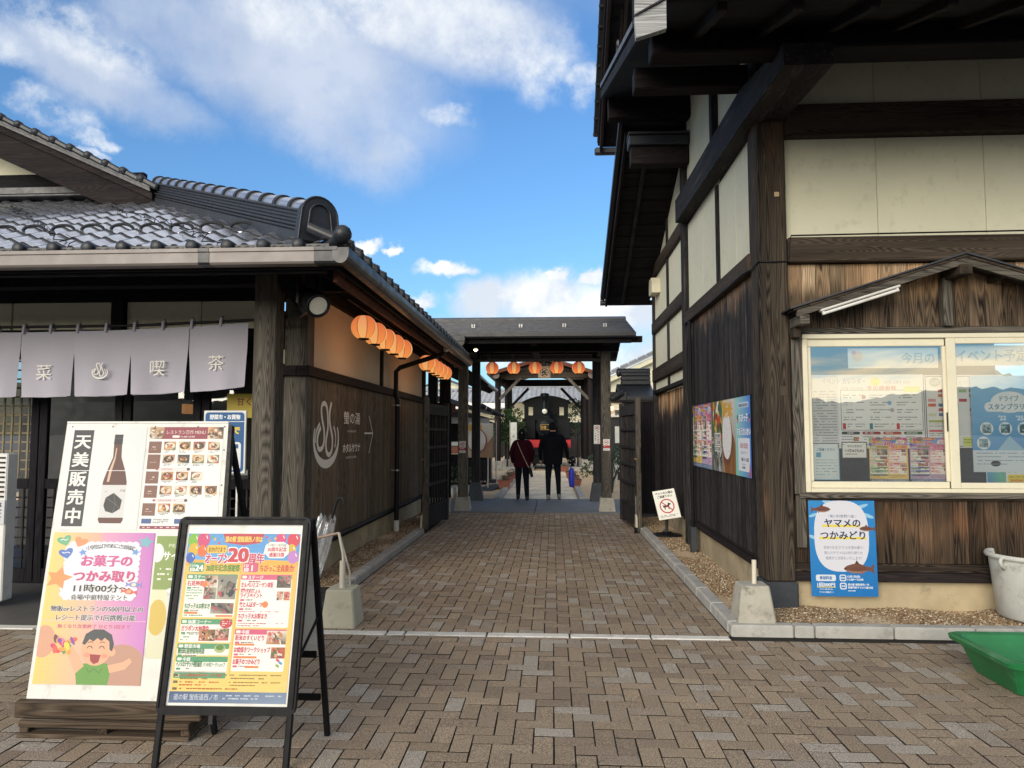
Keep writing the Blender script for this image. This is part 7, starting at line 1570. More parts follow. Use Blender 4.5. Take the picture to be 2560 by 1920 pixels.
wposter(s, 'stamp_card_notice', 'blue and yellow stamp card sheet below the stamp rally poster', 3.585, 1.145+.03+.13)

# ================================================================== NO-PETS SIGN
NP = empty('pet_notice', (1.60, 10.40, .06), 'tilted white no-pets board on a low stand in the right gravel strip', 'sign')
s = Print(30, 40, '#f2f2ec'); s.text('ペットの入場は', 15, 5.6, 3.6, '#26262a', w=24, align='c', bold=.04); s.text('ご遠慮下さい', 15, 10.4, 3.6, '#26262a', w=20, align='c', bold=.04)
def nopet(s, cx, cy, r):
    D = [(-.62, .10), (-.60, -.30), (-.50, -.12), (.0, -.16), (.16, -.22), (.20, -.46), (.32, -.56), (.36, -.42), (.62, -.36), (.64, -.22), (.42, -.14), (.30, .06), (.28, .48), (.14, .48), (.12, .16), (-.28, .16), (-.32, .46), (-.46, .46), (-.44, .14)]
    s.poly([(cx+u*r*.9, cy+v*r*.9) for u, v in D], '#1e1e22'); s.ring(cx, cy, r*.84, r, '#c03048', 30); s.line([(cx-r*.64, cy-r*.64), (cx+r*.64, cy+r*.64)], r*.15, '#c03048')
nopet(s, 15, 22.5, 10); s.lines(3, 34.6, 24, 2, 1.8, '#55555a', th=.8)
ax_ = Vector((math.cos(R(10)), -.12, math.sin(R(10)))).normalized(); dn = Vector((.22, -.16, -1)).normalized()
s.build('notice_board', NP, (1.375, 10.18, .70), ax_, dn, M['matte'])
nz_ = Vector(ax_).cross(dn).normalized(); nz_ = nz_ if nz_.y > 0 else -nz_
part('backing', M['white'], lambda b: b.add([Vector((1.375, 10.18, .70))+ax_*u+dn*v+nz_*w for w in (.002, .012) for u, v in ((0, 0), (.30, 0), (.30, .40), (0, .40))], [(0, 1, 2, 3), (7, 6, 5, 4), (0, 4, 5, 1), (1, 5, 6, 2), (2, 6, 7, 3), (3, 7, 4, 0)]), NP)
part('stem', M['stone'], lambda b: b.tube([(1.60, 10.33, .40), (1.60, 10.40, .12)], .022, 8), NP); part('stem_wire', M['steel'], lambda b: b.tube([(1.66, 10.33, .34), (1.72, 10.38, .12)], .006, 5), NP)
part('base', M['black'], lambda b: b.lathe((1.61, 10.42, .07), [(0, .05), (.06, .05), (.10, .03), (.20, .018), (.21, .0), (0, 0)], 24), NP)
# small notices on the gate posts
def mini(x, y, z, w, h, label, long=False):
    s = Print(w, h, '#efefea'); nopet(s, w/2, w*.5, w*.38)
    if long: 
        for i, t_ in enumerate('ペット不可'): s.text(t_, w*.7, w*1.25+i*w*.42, w*.36, '#c03048', align='c', bold=.03)
        s.lines(w*.15, w*1.1, w*.22, 8, w*.25, '#55555a', th=w*.1)
    else: s.rect(0, h*.55, w, h*.24, '#b8384a'); s.lines(w*.15, h*.62, w*.7, 1, 1, '#fff', th=h*.06); s.lines(w*.15, h*.84, w*.7, 2, h*.07, '#77777a', th=h*.035)
    poster_thing(s, 'post_notice', label, (x-w/200, y, z), (1, 0, 0), (0, 0, -1), M['matte'], 'small no-pets notices on the gate posts', 'notice')
mini(-1.77, 14.105, 1.36, 12.5, 23, 'small no-pets notice on the front left gate post'); mini(1.04, 14.105, 1.40, 12.5, 22, 'small no-pets notice with red band on the front right gate post'); mini(.985, 16.205, 1.70, 14, 42, 'long narrow no-pets notice on the rear right gate post', True)

# ================================================================== SHOP FRONT BOARD AND MACHINE (left porch)
BB = empty('blue_shop_board', (-3.10, 6.60, 0), 'blue and white upright board for the vegetable market behind the menu board', 'sign board')
s = Print(40, 58, '#e3e6e8'); s.rrect(1.2, 1.2, 37.6, 55.6, 3, '#245a94'); s.text('野菜市・お買物', 20, 7.4, 4.6, '#e9eef2', w=29, align='c', bold=.06); s.rect(1.2, 9.6, 37.6, .6, '#e3e6e8')
s.text('17時まで', 20, 21, 7.5, '#e8c82c', w=29, align='c', bold=.06); s.rrect(5, 29, 31, 26, 3, '#e3e6e8'); s.rect(8, 31, 25.5, 4, '#245a94'); s.text('9:00', 12, 43, 7, '#22262a', w=14, bold=.04); s.text('17:00', 12, 52, 7, '#22262a', w=16, bold=.04)
s.build('board_face', BB, (-3.27, 6.598, 1.715), (1, 0, 0), (0, 0, -1), M['matte']); part('backing', M['white'], lambda b: b.cbox(-3.275, -2.865, 6.60, 6.62, 1.13, 1.72), BB)
for x in (-3.20, -2.94): part('leg', M['steel'], lambda b: b.cbox(x-.012, x+.012, 6.60, 6.62, .0, 1.13), BB)
part('foot', M['steel'], lambda b: b.cbox(-3.24, -2.90, 6.45, 6.75, .004, .02), BB)
s = Print(40, 24, '#b8a43a'); s.text('甘くて', 34, 11, 8, '#8a3a22', w=24, align='r', bold=.03); tag(s.build('yellow_window_sign', None, (-3.24, 7.10-.10, 1.90), (1, 0, 0), (0, 0, -1), M['matte']), 'dull yellow paper sign behind the top of the blue board', 'notice')
s = Print(24, 4.5, '#c8b43c'); s.rect(0, 2.8, 24, 1.7, '#22347a'); tag(s.build('window_sticker', None, (-3.35, 6.985, 1.985), (1, 0, 0), (0, 0, -1), M['matte']), 'narrow yellow and blue strip just under the curtain hem', 'notice')
VM = empty('white_cabinet', (-5.05, 6.15, 0), 'white slatted cabinet cut off by the left edge, carrying a small printed card', 'cabinet')
part('cabinet_body', M['white'], lambda b: b.cbox(-5.32, -4.745, 6.05, 6.18, .06, 1.33, .01), VM)
for i in range(9): part('vent_slat', M['black'], lambda b: b.cbox(-5.2, -4.765, 6.040, 6.049, .95+.042*i, .965+.042*i, .002), VM)
s = Print(20, 21, '#c9ccd2')
for i, t_ in enumerate(('けは', 'て', 'ます')): s.text(t_, 17.5, 6+i*5.8, 4.4, '#22263a', align='r', bold=.05)
s.build('printed_card', VM, (-4.945, 6.038, .93), (1, 0, 0), (0, 0, -1), M['matte'])
part('caster', M['black'], lambda b: b.cyl((-4.88, 6.08, .03), (-4.88, 6.12, .03), .03), VM)
# ================================================================== PEOPLE
def body(name, joints, edges_, root, mat_fn, parent, sub=2, matlist=None):
    """one continuous skinned surface grown round a skeleton. joints: name -> ((x,y,z),(rx,ry))"""
    nm = list(joints); ix = {k: i for i, k in enumerate(nm)}
    me = bpy.data.meshes.new(name); me.from_pydata([Vector(joints[k][0])-org(parent) for k in nm], [(ix[a], ix[b]) for a, b in edges_], [])
    o = bpy.data.objects.new(name, me); COL.objects.link(o)
    sk = o.modifiers.new('skin', 'SKIN'); sk.use_smooth_shade = True
    if not me.skin_vertices: me.skin_vertices.new()
    L = me.skin_vertices[0].data
    for k in nm: r = joints[k][1]; L[ix[k]].radius = r if isinstance(r, tuple) else (r, r); L[ix[k]].use_root = (k == root)
    ss = o.modifiers.new('sub', 'SUBSURF'); ss.levels = sub; ss.render_levels = sub
    dg = bpy.context.evaluated_depsgraph_get(); dg.update(); m2 = bpy.data.meshes.new_from_object(o.evaluated_get(dg)); bpy.data.objects.remove(o)
    m2.materials.clear()
    for q in matlist: m2.materials.append(q)
    o3 = org(parent)
    for p in m2.polygons: p.use_smooth = True; p.material_index = mat_fn(Vector(p.center)+o3)
    o = bpy.data.objects.new(name, m2); COL.objects.link(o); o.parent = parent; ORG[o.name] = o3; return o
def person(name_label, x, y, H, jm, w, face_y, pose):
    k = H/1.72; P_ = empty('person', (x, y, .012), name_label, 'person'); z0 = .012
    def p(dx, dy, z): return (x+dx*k*1.0, y+dy*k, z0+z*k)
    J = {}
    sw = w  # half shoulder width
    J['pelvis'] = (p(0, 0, .93), (.155, .105)); J['waist'] = (p(0, 0, 1.07), (.150, .105)); J['chest'] = (p(0, .01, 1.28), (.185, .125)); J['neckb'] = (p(0, .015, 1.43), (.11, .085)); J['neck'] = (p(0, .02, 1.49), (.055, .055))
    J['head0'] = (p(0, .03, 1.555), (.072, .082)); J['head1'] = (p(0, .03, 1.63), (.083, .098)); J['head2'] = (p(0, .025, 1.685), (.058, .070))
    E_ = [('pelvis', 'waist'), ('waist', 'chest'), ('chest', 'neckb'), ('neckb', 'neck'), ('neck', 'head0'), ('head0', 'head1'), ('head1', 'head2')]
    for s_, t in ((-1, 'L'), (1, 'R')):
        q = pose[t]
        J['sh'+t] = (p(s_*sw, .01, 1.39), (.075, .075)); J['el'+t] = (p(*q['el']), (.055, .055)); J['wr'+t] = (p(*q['wr']), (.036, .036)); J['hand'+t] = (p(*q['hand']), (.036, .024)); 
        J['hip'+t] = (p(s_*.085, 0, .88), (.095, .105)); J['kn'+t] = (p(*q['kn']), (.066, .070)); J['an'+t] = (p(*q['an']), (.050, .052)); 
        E_ += [('neckb', 'sh'+t), ('sh'+t, 'el'+t), ('el'+t, 'wr'+t), ('wr'+t, 'hand'+t), ('pelvis', 'hip'+t), ('hip'+t, 'kn'+t), ('kn'+t, 'an'+t)]
        d_ = q.get('toe', .17); f = q['an']
        J['heel'+t] = (p(f[0], f[1]-.02, f[2]-.055), (.040, .045)); J['toe'+t] = (p(f[0]+s_*.02, f[1]+d_, f[2]-.07+q.get('tz', 0)), (.042, .028)); E_ += [('an'+t, 'heel'+t), ('heel'+t, 'toe'+t)]
    jac_z = z0+.80*k; neck_z = z0+1.475*k
    def mf(c):
        if c.z > neck_z: return 3
        for t in 'LR':
            h = Vector(J['hand'+t][0]); wv = Vector(J['wr'+t][0])
            if (c-h).length < .075*k and c.z < wv.z+.01: return 3
            if (c-Vector(J['heel'+t][0])).length < .085*k or (c-Vector(J['toe'+t][0])).length < .10*k: return 2
        return 0 if c.z > jac_z else 1
    o = body('body', J, E_, 'pelvis', mf, P_, 2, [M[jm], M['trousers'], M[pose.get('shoe', 'shoe')], M['skin']])
    # fingers, each its own bent chain rooted in the palm
    for t, s_ in (('L', -1), ('R', 1)):
        h = Vector(J['hand'+t][0]); wv = Vector(J['wr'+t][0]); d_ = (h-wv).normalized(); sd_ = Vector((0, 1, 0)); cu_ = Vector((-s_, 0, 0))
        for i, (off, L_) in enumerate(((-.030, .062), (-.010, .072), (.010, .068), (.029, .052))):
            a = h+sd_*off*k+d_*.015; b1 = a+d_*L_*.45*k+cu_*.004; c1_ = b1+(d_*.8+cu_*.6).normalized()*L_*.33*k; e1 = c1_+(d_*.3+cu_).normalized()*L_*.25*k
            part('finger', M['skin'], lambda b: b.tube([a, b1, c1_, e1], [.0095*k, .009*k, .008*k, .006*k], 7), P_)
        a = h+sd_*.030*k-d_*.02; part('thumb', M['skin'], lambda b: b.tube([a, a+(sd_*.7+d_*.7+cu_*.3).normalized()*.034*k, a+(sd_*.3+d_*.9+cu_*.5).normalized()*.062*k], [.012*k, .010*k, .007*k], 7), P_)
    hc = Vector(p(0, .025, 1.625))
    # face on the far side: nose, brow, mouth, ears
    part('nose', M['skin'], lambda b: b.tube([hc+Vector((0, .092*k, .02*k)), hc+Vector((0, .112*k, -.012*k)), hc+Vector((0, .095*k, -.018*k))], [.008, .013, .009], 8), P_)
    for s_ in (-1, 1):
        part('ear', M['skin'], lambda b: b.lathe(hc+Vector((s_*.083*k, .0, -.005)), [(0, -.008), (.020, -.004), (.028, .0), (.020, .006), (0, .008)], 12, axis='x'), P_)
        part('eye', M['white'], lambda b: b.lathe(hc+Vector((s_*.030*k, .088*k, .012*k)), [(0, -.010), (.009, -.004), (.010, 0), (.006, .007), (0, .009)], 10, axis='y'), P_)
    part('mouth', M['red'], lambda b: b.tube([hc+Vector((-.022*k, .088*k, -.045*k)), hc+Vector((0, .095*k, -.048*k)), hc+Vector((.022*k, .088*k, -.045*k))], .004, 6), P_)
    return P_, hc, k, p, J
man, hcm, km, pm, Jm = person('man seen from behind in black hooded jacket, carrying a long blue bag', .0, 16.45, 1.75, 'jacket', .205, 1,
    dict(L=dict(el=(-.285, -.03, 1.13), wr=(-.275, .05, .90), hand=(-.27, .07, .81), kn=(-.105, .05, .50), an=(-.105, -.06, .085), toe=.17),
         R=dict(el=(.295, -.03, 1.14), wr=(.335, .07, .91), hand=(.345, .09, .83), kn=(.115, .12, .51), an=(.13, .12, .095), toe=.17), shoe='shoeg'))
part('hair', M['hair'], lambda b: b.lathe(hcm+Vector((0, -.012, 0)), [(0, .118*km), (.05*km, .108*km), (.084*km, .06*km), (.093*km, .0), (.088*km, -.05*km), (.07*km, -.075*km)], 22), man)
part('jacket_hood', M['jacket'], lambda b: (b.lathe(Vector(pm(0, -.015, 1.47)), [(.07, .05), (.115, .03), (.135, -.02), (.12, -.06), (.08, -.07)], 22)), man)
part('jacket_hem', M['jacket'], lambda b: b.lathe(Vector(pm(0, 0, 0)), [(.205, .78*km), (.216, .86*km), (.222, .95*km), (.232, 1.06*km), (.238, 1.20*km), (.232, 1.32*km), (.19, 1.42*km), (.11, 1.48*km)], 26).T(Matrix.Translation(pm(0, 0, 0)) @ Matrix.Diagonal((1, .68, 1, 1)) @ Matrix.Translation(-Vector(pm(0, 0, 0)))), man)
bag = empty('blue_bag', (.425, 16.5, .30), 'long narrow royal-blue bag hanging from the man\'s right hand', 'bag')
bx_ = .425
part('bag_body', M['bluebag'], lambda b: b.lathe((bx_, 16.54, 0), [(0, .30), (.052, .305), (.062, .34), (.064, .50), (.062, .64), (.045, .70), (.018, .73)], 18), bag)
part('bag_strap', M['bluebag'], lambda b: (b.tube([(bx_-.02, 16.54, .71), (.375, 16.545, .80), (.36, 16.545, .835), (.385, 16.545, .80), (bx_+.02, 16.54, .71)], .007, 6)), bag)
jk = empty('bundle', (.43, 16.5, .72), 'dark speckled bundle of packets gathered above the blue bag at the man\'s right hand', 'bundle')
rs = random.Random(4)
def bundle(b):
    c = Vector((.44, 16.53, .88)); n = 18; K = 10; vs = []
    for i in range(K+1):
        th = math.pi*i/K
        for j in range(n): a = math.tau*j/n; r = .085*(1+.2*math.sin(3*a+i)+.12*math.sin(5*a-2*i)); vs.append(c+Vector((r*math.sin(th)*math.cos(a), r*.8*math.sin(th)*math.sin(a), -.12*math.cos(th))))
    b.add(vs, [(i*n+j, i*n+(j+1) % n, (i+1)*n+(j+1) % n, (i+1)*n+j) for i in range(K) for j in range(n)], 0, True)
part('wrapper', M['blackp'], bundle, jk)
for i in range(9): part('packet', M['white'], lambda b: b.cbox(-.010, .010, -.004, .004, -.006, .006, .001, T=Matrix.Translation((.44+rs.uniform(-.08, .08), 16.448, .88+rs.uniform(-.09, .09))) @ Matrix.Rotation(rs.uniform(0, 3), 4, 'Y')), jk)
wom, hcw, kw, pw_, Jw = person('woman seen from behind in maroon jacket and dark cap, tan strap across her back', -.70, 16.45, 1.58, 'maroon', .185, 1,
    dict(L=dict(el=(-.265, -.03, 1.14), wr=(-.235, .08, .93), hand=(-.215, .11, .85), kn=(-.095, .06, .50), an=(-.10, .03, .10), toe=.16),
         R=dict(el=(.265, -.01, 1.13), wr=(.235, .10, .95), hand=(.22, .14, .88), kn=(.10, .03, .49), an=(.125, -.10, .075), toe=.16), shoe='shoe'))
part('hair', M['hair'], lambda b: b.lathe(hcw+Vector((0, -.015, 0)), [(0, .11*kw), (.05*kw, .10*kw), (.085*kw, .06*kw), (.095*kw, .0), (.098*kw, -.08*kw), (.09*kw, -.15*kw), (.05*kw, -.17*kw)], 20), wom)
part('knitted_cap', M['hair'], lambda b: b.lathe(hcw+Vector((0, -.012, 0)), [(0, .135*kw), (.05*kw, .125*kw), (.088*kw, .08*kw), (.104*kw, .02*kw), (.108*kw, -.02*kw), (.098*kw, -.022*kw)], 24), wom)
part('cap_badge', M['lattice'], lambda b: b.cyl(hcw+Vector((.0, -.122, .02)), hcw+Vector((.0, -.128, .02)), .012, n=10), wom)
part('jacket_hem', M['maroon'], lambda b: b.lathe(Vector(pw_(0, 0, 0)), [(.182, .80*kw), (.190, .86*kw), (.188, .98*kw), (.194, 1.15*kw), (.188, 1.30*kw), (.15, 1.41*kw), (.09, 1.47*kw)], 26).T(Matrix.Translation(pw_(0, 0, 0)) @ Matrix.Diagonal((1, .70, 1, 1)) @ Matrix.Translation(-Vector(pw_(0, 0, 0)))), wom)
sb = empty('shoulder_bag', (-.47, 16.35, .55), 'slim dark bag on a tan strap across the woman\'s back', 'bag')
part('strap', M['strap'], lambda b: b.tube([pw_(-.11, .0, 1.45), pw_(-.105, -.12, 1.40), pw_(-.04, -.155, 1.24), pw_(.07, -.15, 1.0), pw_(.15, -.15, .84), pw_(.20, -.12, .74)], .0085, 6), sb)
part('bag_body', M['blackp'], lambda b: b.tube([pw_(.19, -.12, .80), pw_(.215, -.12, .70), pw_(.25, -.11, .57)], [.030, .040, .030], 10), sb)

# ================================================================== COURTYARD
# potted plants along the path
def planter(x, y, label, s=1.0, first=None):
    r = empty('planter', (x, y, 0), label, 'planter', 'terracotta planters along the deck path')
    def bx(b, a0, a1, z0, z1, d0, d1): b.add([(x+sx*a*s, y+sy*d*s, z*s) for a, d, z in ((a0, d0, z0), (a1, d1, z1)) for sx, sy in ((-1, -1), (1, -1), (1, 1), (-1, 1))], [(0, 1, 5, 4), (1, 2, 6, 5), (2, 3, 7, 6), (3, 0, 4, 7), (3, 2, 1, 0), (4, 5, 6, 7)])
    part('pot', M['terra'], lambda b: bx(b, .13, .17, .0, .19, .13, .17), r); part('pot_rim', M['terra'], lambda b: bx(b, .185, .19, .19, .23, .185, .19), r); part('soil', M['soil'], lambda b: bx(b, .16, .16, .231, .236, .16, .16), r)
    rr = random.Random(int(x*97+y*13)); b = MB()
    for i in range(90):
        a, q = rr.uniform(0, 6.28), rr.uniform(0, .15)*s; c = Vector((x+q*math.cos(a), y+q*math.sin(a), .24*s+rr.uniform(0, .12)*s)); d1 = Vector((rr.uniform(-1, 1), rr.uniform(-1, 1), rr.uniform(-.2, 1))).normalized()*.03; d2 = d1.orthogonal().normalized()*.014
        b.add([c, c+d1*.5+d2, c+d1, c+d1*.5-d2], [(0, 1, 2, 3)])
    tag(b.build('foliage', M['leaf'], r), kind='stuff'); return r
planter(-1.34, 20.0, 'front terracotta planter on the left of the deck path'); planter(-1.36, 21.9, 'second terracotta planter on the left of the deck path'); planter(-1.30, 23.8, 'third terracotta planter on the left, nearly hidden by the woman')
planter(.62, 20.5, 'front terracotta planter on the right of the deck path'); planter(.62, 22.4, 'second terracotta planter on the right of the deck path'); planter(.60, 24.6, 'third terracotta planter on the right of the deck path'); planter(.45, 28.8, 'rear terracotta planter on the right, by the engine shed')
def leaves(b, c, rad, n, size, seed, squash=.8):
    rr = random.Random(seed); c = Vector(c)
    for i in range(n):
        a = Vector((rr.gauss(0, 1), rr.gauss(0, 1), rr.gauss(0, 1))).normalized(); q = rr.uniform(.35, 1)**.5
        p = c+Vector((a.x*rad*q, a.y*rad*q, a.z*rad*q*squash)); d1 = (a+Vector((rr.uniform(-1, 1), rr.uniform(-1, 1), rr.uniform(-1, .6)))).normalized()*size*rr.uniform(.7, 1.3); d2 = d1.orthogonal().normalized()*size*.28
        b.add([p, p+d1*.5+d2, p+d1, p+d1*.5-d2], [(0, 1, 2, 3)])
def shrub(name, label, base, stems, blobs, n, size, seed, grp=None):
    r = empty(name, base, label, 'shrub', grp); x, y, z = base
    for pts, r0 in stems: part('branch', M['bark'], lambda b: b.tube([(x+a, y+b_, z+c) for a, b_, c in pts], [r0*(1-.6*i/(len(pts)-1)) for i in range(len(pts))], 7), r)
    b = MB()
    for i, (a, c_, d_, q) in enumerate(blobs): leaves(b, (x+a, y+c_, z+d_), q, int(n*q*q*10), size, seed+i)
    tag(b.build('foliage', M['leaf'], r), kind='stuff'); return r
shrub('camellia_shrub', 'dark glossy shrub with several bare twisting stems behind the right gate post', (1.50, 18.7, 0),
  [([(0, 0, 0), (-.05, 0, .22), (-.25, .02, .42), (-.42, .05, .62)], .035), ([(0, 0, 0), (.04, 0, .3), (.16, .05, .55), (.3, .1, .8)], .035), ([(0, 0, .1), (-.02, .1, .4), (.02, .1, .8)], .03), ([(-.05, 0, .2), (.1, -.05, .45), (.05, -.1, .75)], .02), ([(-.25, .02, .42), (-.15, 0, .6), (-.1, 0, .85)], .018)],
  [(0, 0, .98, .30), (-.32, 0, .85, .24), (.30, .05, .95, .28), (-.52, .05, .66, .20), (-.66, 0, .52, .13), (.10, 0, .74, .26), (.38, 0, .72, .22), (-.2, .1, 1.12, .2)], 210, .085, 3)
shrub('garden_shrub', 'leafy green shrub left of the steam engine', (-1.95, 30.9, 0), [([(0, 0, 0), (.02, 0, .8), (0, 0, 1.6)], .05)], [(0, 0, 1.9, .5), (.1, 0, 1.4, .5), (-.2, 0, 2.25, .4), (.25, 0, 2.35, .35), (-.3, 0, 1.6, .4), (.4, .2, 1.8, .4)], 130, .13, 13)
shrub('garden_shrub', 'leafy green shrub right of the steam engine, under the shed', (1.15, 33.6, 0), [([(0, 0, 0), (.02, 0, .8), (0, 0, 1.6)], .05)], [(0, 0, 2.2, .5), (-.1, 0, 1.7, .4), (.15, 0, 2.7, .4), (-.2, 0, 2.9, .3)], 110, .12, 23)
# ---------------- engine shed
SH = empty('engine_shed', (-.36, 31.5, 0), 'open timber shed on round log posts sheltering the steam engine', 'shed')
def sp_(n, m, fn): return part(n, m, fn, SH)
for (x, y) in ((-2.30, 30.2), (1.58, 30.2), (-1.98, 33.2), (1.40, 33.2), (-2.30, 36.5), (1.58, 36.5)):
    r_ = .125 if y < 31 else .11
    sp_('log_post', w_shade('z'), lambda b: b.cyl((x, y, .35), (x, y, 3.95), r_, n=16)); cb('post_footing', M['concrete'], x-.19, x+.19, y-.19, y+.19, -.02, .38, parent=SH, c=.012)
for x in (-2.34, 1.60): sp_('log_plate', w_shade('y'), lambda b: b.cyl((x, 29.6, 3.93), (x, 37, 3.93), .155, n=20)); sp_('log_end', M['log'], lambda b: b.cyl((x, 29.585, 3.93), (x, 29.602, 3.93), .15, n=20))
sp_('tie_beam', w_beam('x'), lambda b: b.cbox(-2.2, 1.46, 30.08, 30.30, 3.84, 4.16, .02)); sp_('tie_beam', w_shade('x'), lambda b: b.cbox(-2.2, 1.46, 33.1, 33.3, 3.7, 4.0, .02))
sp_('king_post', w_shade('z'), lambda b: b.cbox(-.42, -.28, 30.12, 30.26, 4.16, 4.6))
for s_ in (-1, 1):
    sp_('brace', w_grey('z'), lambda b: b.beam((-.36+s_*1.86, 30.14, 2.95), (-.36+s_*.98, 30.14, 3.86), .09, .12)); sp_('brace', w_black('z'), lambda b: b.beam((-.36+s_*1.66, 33.15, 2.65), (-.36+s_*.75, 33.15, 3.60), .10, .12))
    sp_('shed_roof', M['metalroof'], lambda b: b.add([(-.36, 29.5, 4.72), (-.36+s_*2.35, 29.5, 4.02), (-.36+s_*2.35, 37.2, 4.02), (-.36, 37.2, 4.72), (-.36, 29.5, 4.62), (-.36+s_*2.35, 29.5, 3.94), (-.36+s_*2.35, 37.2, 3.94), (-.36, 37.2, 4.62)], [(0, 1, 2, 3), (7, 6, 5, 4), (0, 4, 5, 1), (1, 5, 6, 2)]))
    sp_('shed_bargeboard', w_red('x'), lambda b: b.beam((-.36, 29.52, 4.60), (-.36+s_*2.32, 29.52, 3.93+.02), .05, .13))
    sp_('rafter', w_shade('x'), lambda b: b.beam((-.36, 30.0, 4.55), (-.36+s_*2.2, 30.0, 3.95), .08, .10))
for x in (-2.0, 1.42): sp_('inner_log', w_shade('z'), lambda b: b.cyl((x+.0, 31.6, .35), (x, 31.6, 3.8), .11, n=14)); cb('post_footing', M['concrete'], x-.17, x+.17, 31.45, 31.8, -.02, .40, parent=SH, c=.012)
cb('stone_kerb', M['concrete'], -2.1, -.95, 29.9, 30.05, -.02, .14, parent=SH); cb('stone_kerb', M['concrete'], .35, 1.9, 29.9, 30.05, -.02, .14, parent=SH)
# ---------------- steam engine, facing us
LO = empty('steam_engine', (-.29, 32, 0), 'small blue-black steam engine with red buffer beam parked under the timber shed', 'steam engine'); lx = -.29
def lp(n, m, fn): return part(n, m, fn, LO)
cabm = M['loco']
lp('buffer_beam', M['red'], lambda b: b.cbox(lx-1.20, lx+1.06, 31.0, 31.08, .92, 1.25, .015))
lp('smokebox', cabm, lambda b: (b.cyl((lx, 31.25, 1.80), (lx, 34.4, 1.80), .44, n=32), b.tube([(lx+.40*math.cos(t), 31.24, 1.80+.40*math.sin(t)) for t in [math.tau*i/32 for i in range(32)]], .025, 6, closed=True)))
lp('smokebox_door', cabm, lambda b: b.lathe((lx, 31.24, 1.80), [(0, -.085), (.12, -.078), (.25, -.045), (.33, 0)], 28, axis='y')); lp('door_hinge', cabm, lambda b: (b.cbox(lx-.34, lx+.30, 31.165, 31.18, 1.93, 1.955), b.cbox(lx-.34, lx+.30, 31.165, 31.18, 1.64, 1.665)))
s = Print(44, 24, '#b58c3c'); s.rect(1.5, 1.5, 41, 21, '#10161a'); s.text('10', 5, 19, 16, '#c9a24c', w=18, bold=.03); s.build('number_plate', LO, (lx-.235, 31.13, 1.92), (1, 0, 0), (0, 0, -1), M['matte'])
lp('chimney', cabm, lambda b: b.lathe((lx-.06, 31.55, 0), [(.20, 2.20), (.15, 2.30), (.135, 2.9), (.145, 3.05), (.19, 3.10), (.20, 3.22), (.15, 3.28), (.12, 3.2), (.11, 2.9), (0, 2.85)], 24)); lp('lamp_bracket', cabm, lambda b: b.cbox(lx-.25, lx+.12, 31.25, 31.4, 2.22, 2.32, .02))
lp('headlamp', cabm, lambda b: (b.cyl((lx-.06, 31.14, 2.48), (lx-.06, 31.40, 2.48), .135, n=22), b.cbox(lx-.16, lx+.04, 31.2, 31.4, 2.30, 2.42, .01))); lp('headlamp_lens', M['lens'], lambda b: b.lathe((lx-.06, 31.14, 2.48), [(0, -.03), (.06, -.02), (.105, 0)], 20, axis='y'))
for s_ in (-1, 1):
    lp('side_tank', cabm, lambda b: b.cbox(lx+s_*.46, lx+s_*1.05, 31.9, 34.0, 1.28, 2.16, .03)); lp('tank_rim', cabm, lambda b: b.cbox(lx+s_*.44, lx+s_*1.07, 31.88, 31.92, 2.12, 2.19, .01))
    lp('buffer', cabm, lambda b: (b.cyl((lx+s_*.78, 30.72, 1.05), (lx+s_*.78, 31.0, 1.05), .06, n=16), b.cyl((lx+s_*.78, 30.68, 1.05), (lx+s_*.78, 30.72, 1.05), .14, n=20)))
    lp('cylinder', cabm, lambda b: b.cyl((lx+s_*.82, 31.3, .66), (lx+s_*.82, 31.95, .66), .20, n=22)); lp('wheel', cabm, lambda b: b.cyl((lx+s_*.50, 32.4, .42), (lx+s_*.60, 32.4, .42), .40, n=26)); lp('wheel', cabm, lambda b: b.cyl((lx+s_*.50, 33.5, .42), (lx+s_*.60, 33.5, .42), .40, n=26)); lp('rail', M['steel'], lambda b: b.cbox(lx+s_*.53-.03, lx+s_*.53+.03, 30.3, 36, .0, .10))
    lp('handrail', cabm, lambda b: b.tube([(lx+s_*.30, 31.12, 1.30), (lx+s_*.30, 31.12, 1.62)], .012, 6)); lp('coupling_rod', M['steel'], lambda b: b.cbox(lx+s_*.62, lx+s_*.66, 32.0, 33.6, .38, .46))
lp('frame', cabm, lambda b: (b.cbox(lx-.5, lx+.5, 31.08, 34.8, .55, 1.26, .02), b.cbox(lx-.62, lx+.62, 31.02, 31.3, .22, .55, .02))); lp('coupler', M['steel'], lambda b: (b.cbox(lx-.08, lx+.08, 30.78, 31.0, .82, .98, .02), b.tube([(lx, 30.8, .9), (lx, 30.72, .7), (lx, 30.8, .55)], .022, 8)))
def cabf(b):
    X0, X1, Y = lx-1.02, lx+1.00, 33.2; wz0, wz1 = 2.36, 2.74
    for x0, x1, z0, z1 in ((X0, X1, 1.25, wz0), (X0, X0+.20, wz0, wz1), (X0+.40, X1-.40, wz0, wz1), (X1-.20, X1, wz0, wz1), (X0, X1, wz1, 2.92)): b.cbox(x0, x1, Y, Y+.05, z0, z1, .004)
    b.cbox(X0, X0+.04, Y+.05, 34.9, 1.25, 2.92); b.cbox(X1-.04, X1, Y+.05, 34.9, 1.25, 2.92)
lp('cab_front', cabm, cabf)
lp('cab_roof', cabm, lambda b: b.add([(lx-1.12+2.24*i/14, y, 2.92+.30*math.sin(math.pi*i/14)**.8+z) for y in (33.05, 35.1) for z in (0, .05) for i in range(15)], [(i, i+1, 16+i, 15+i) for i in range(14)]+[(i, 30+i, 31+i, i+1) for i in range(14)]+[(15+i, 16+i, 46+i, 45+i) for i in range(14)], 0, False))
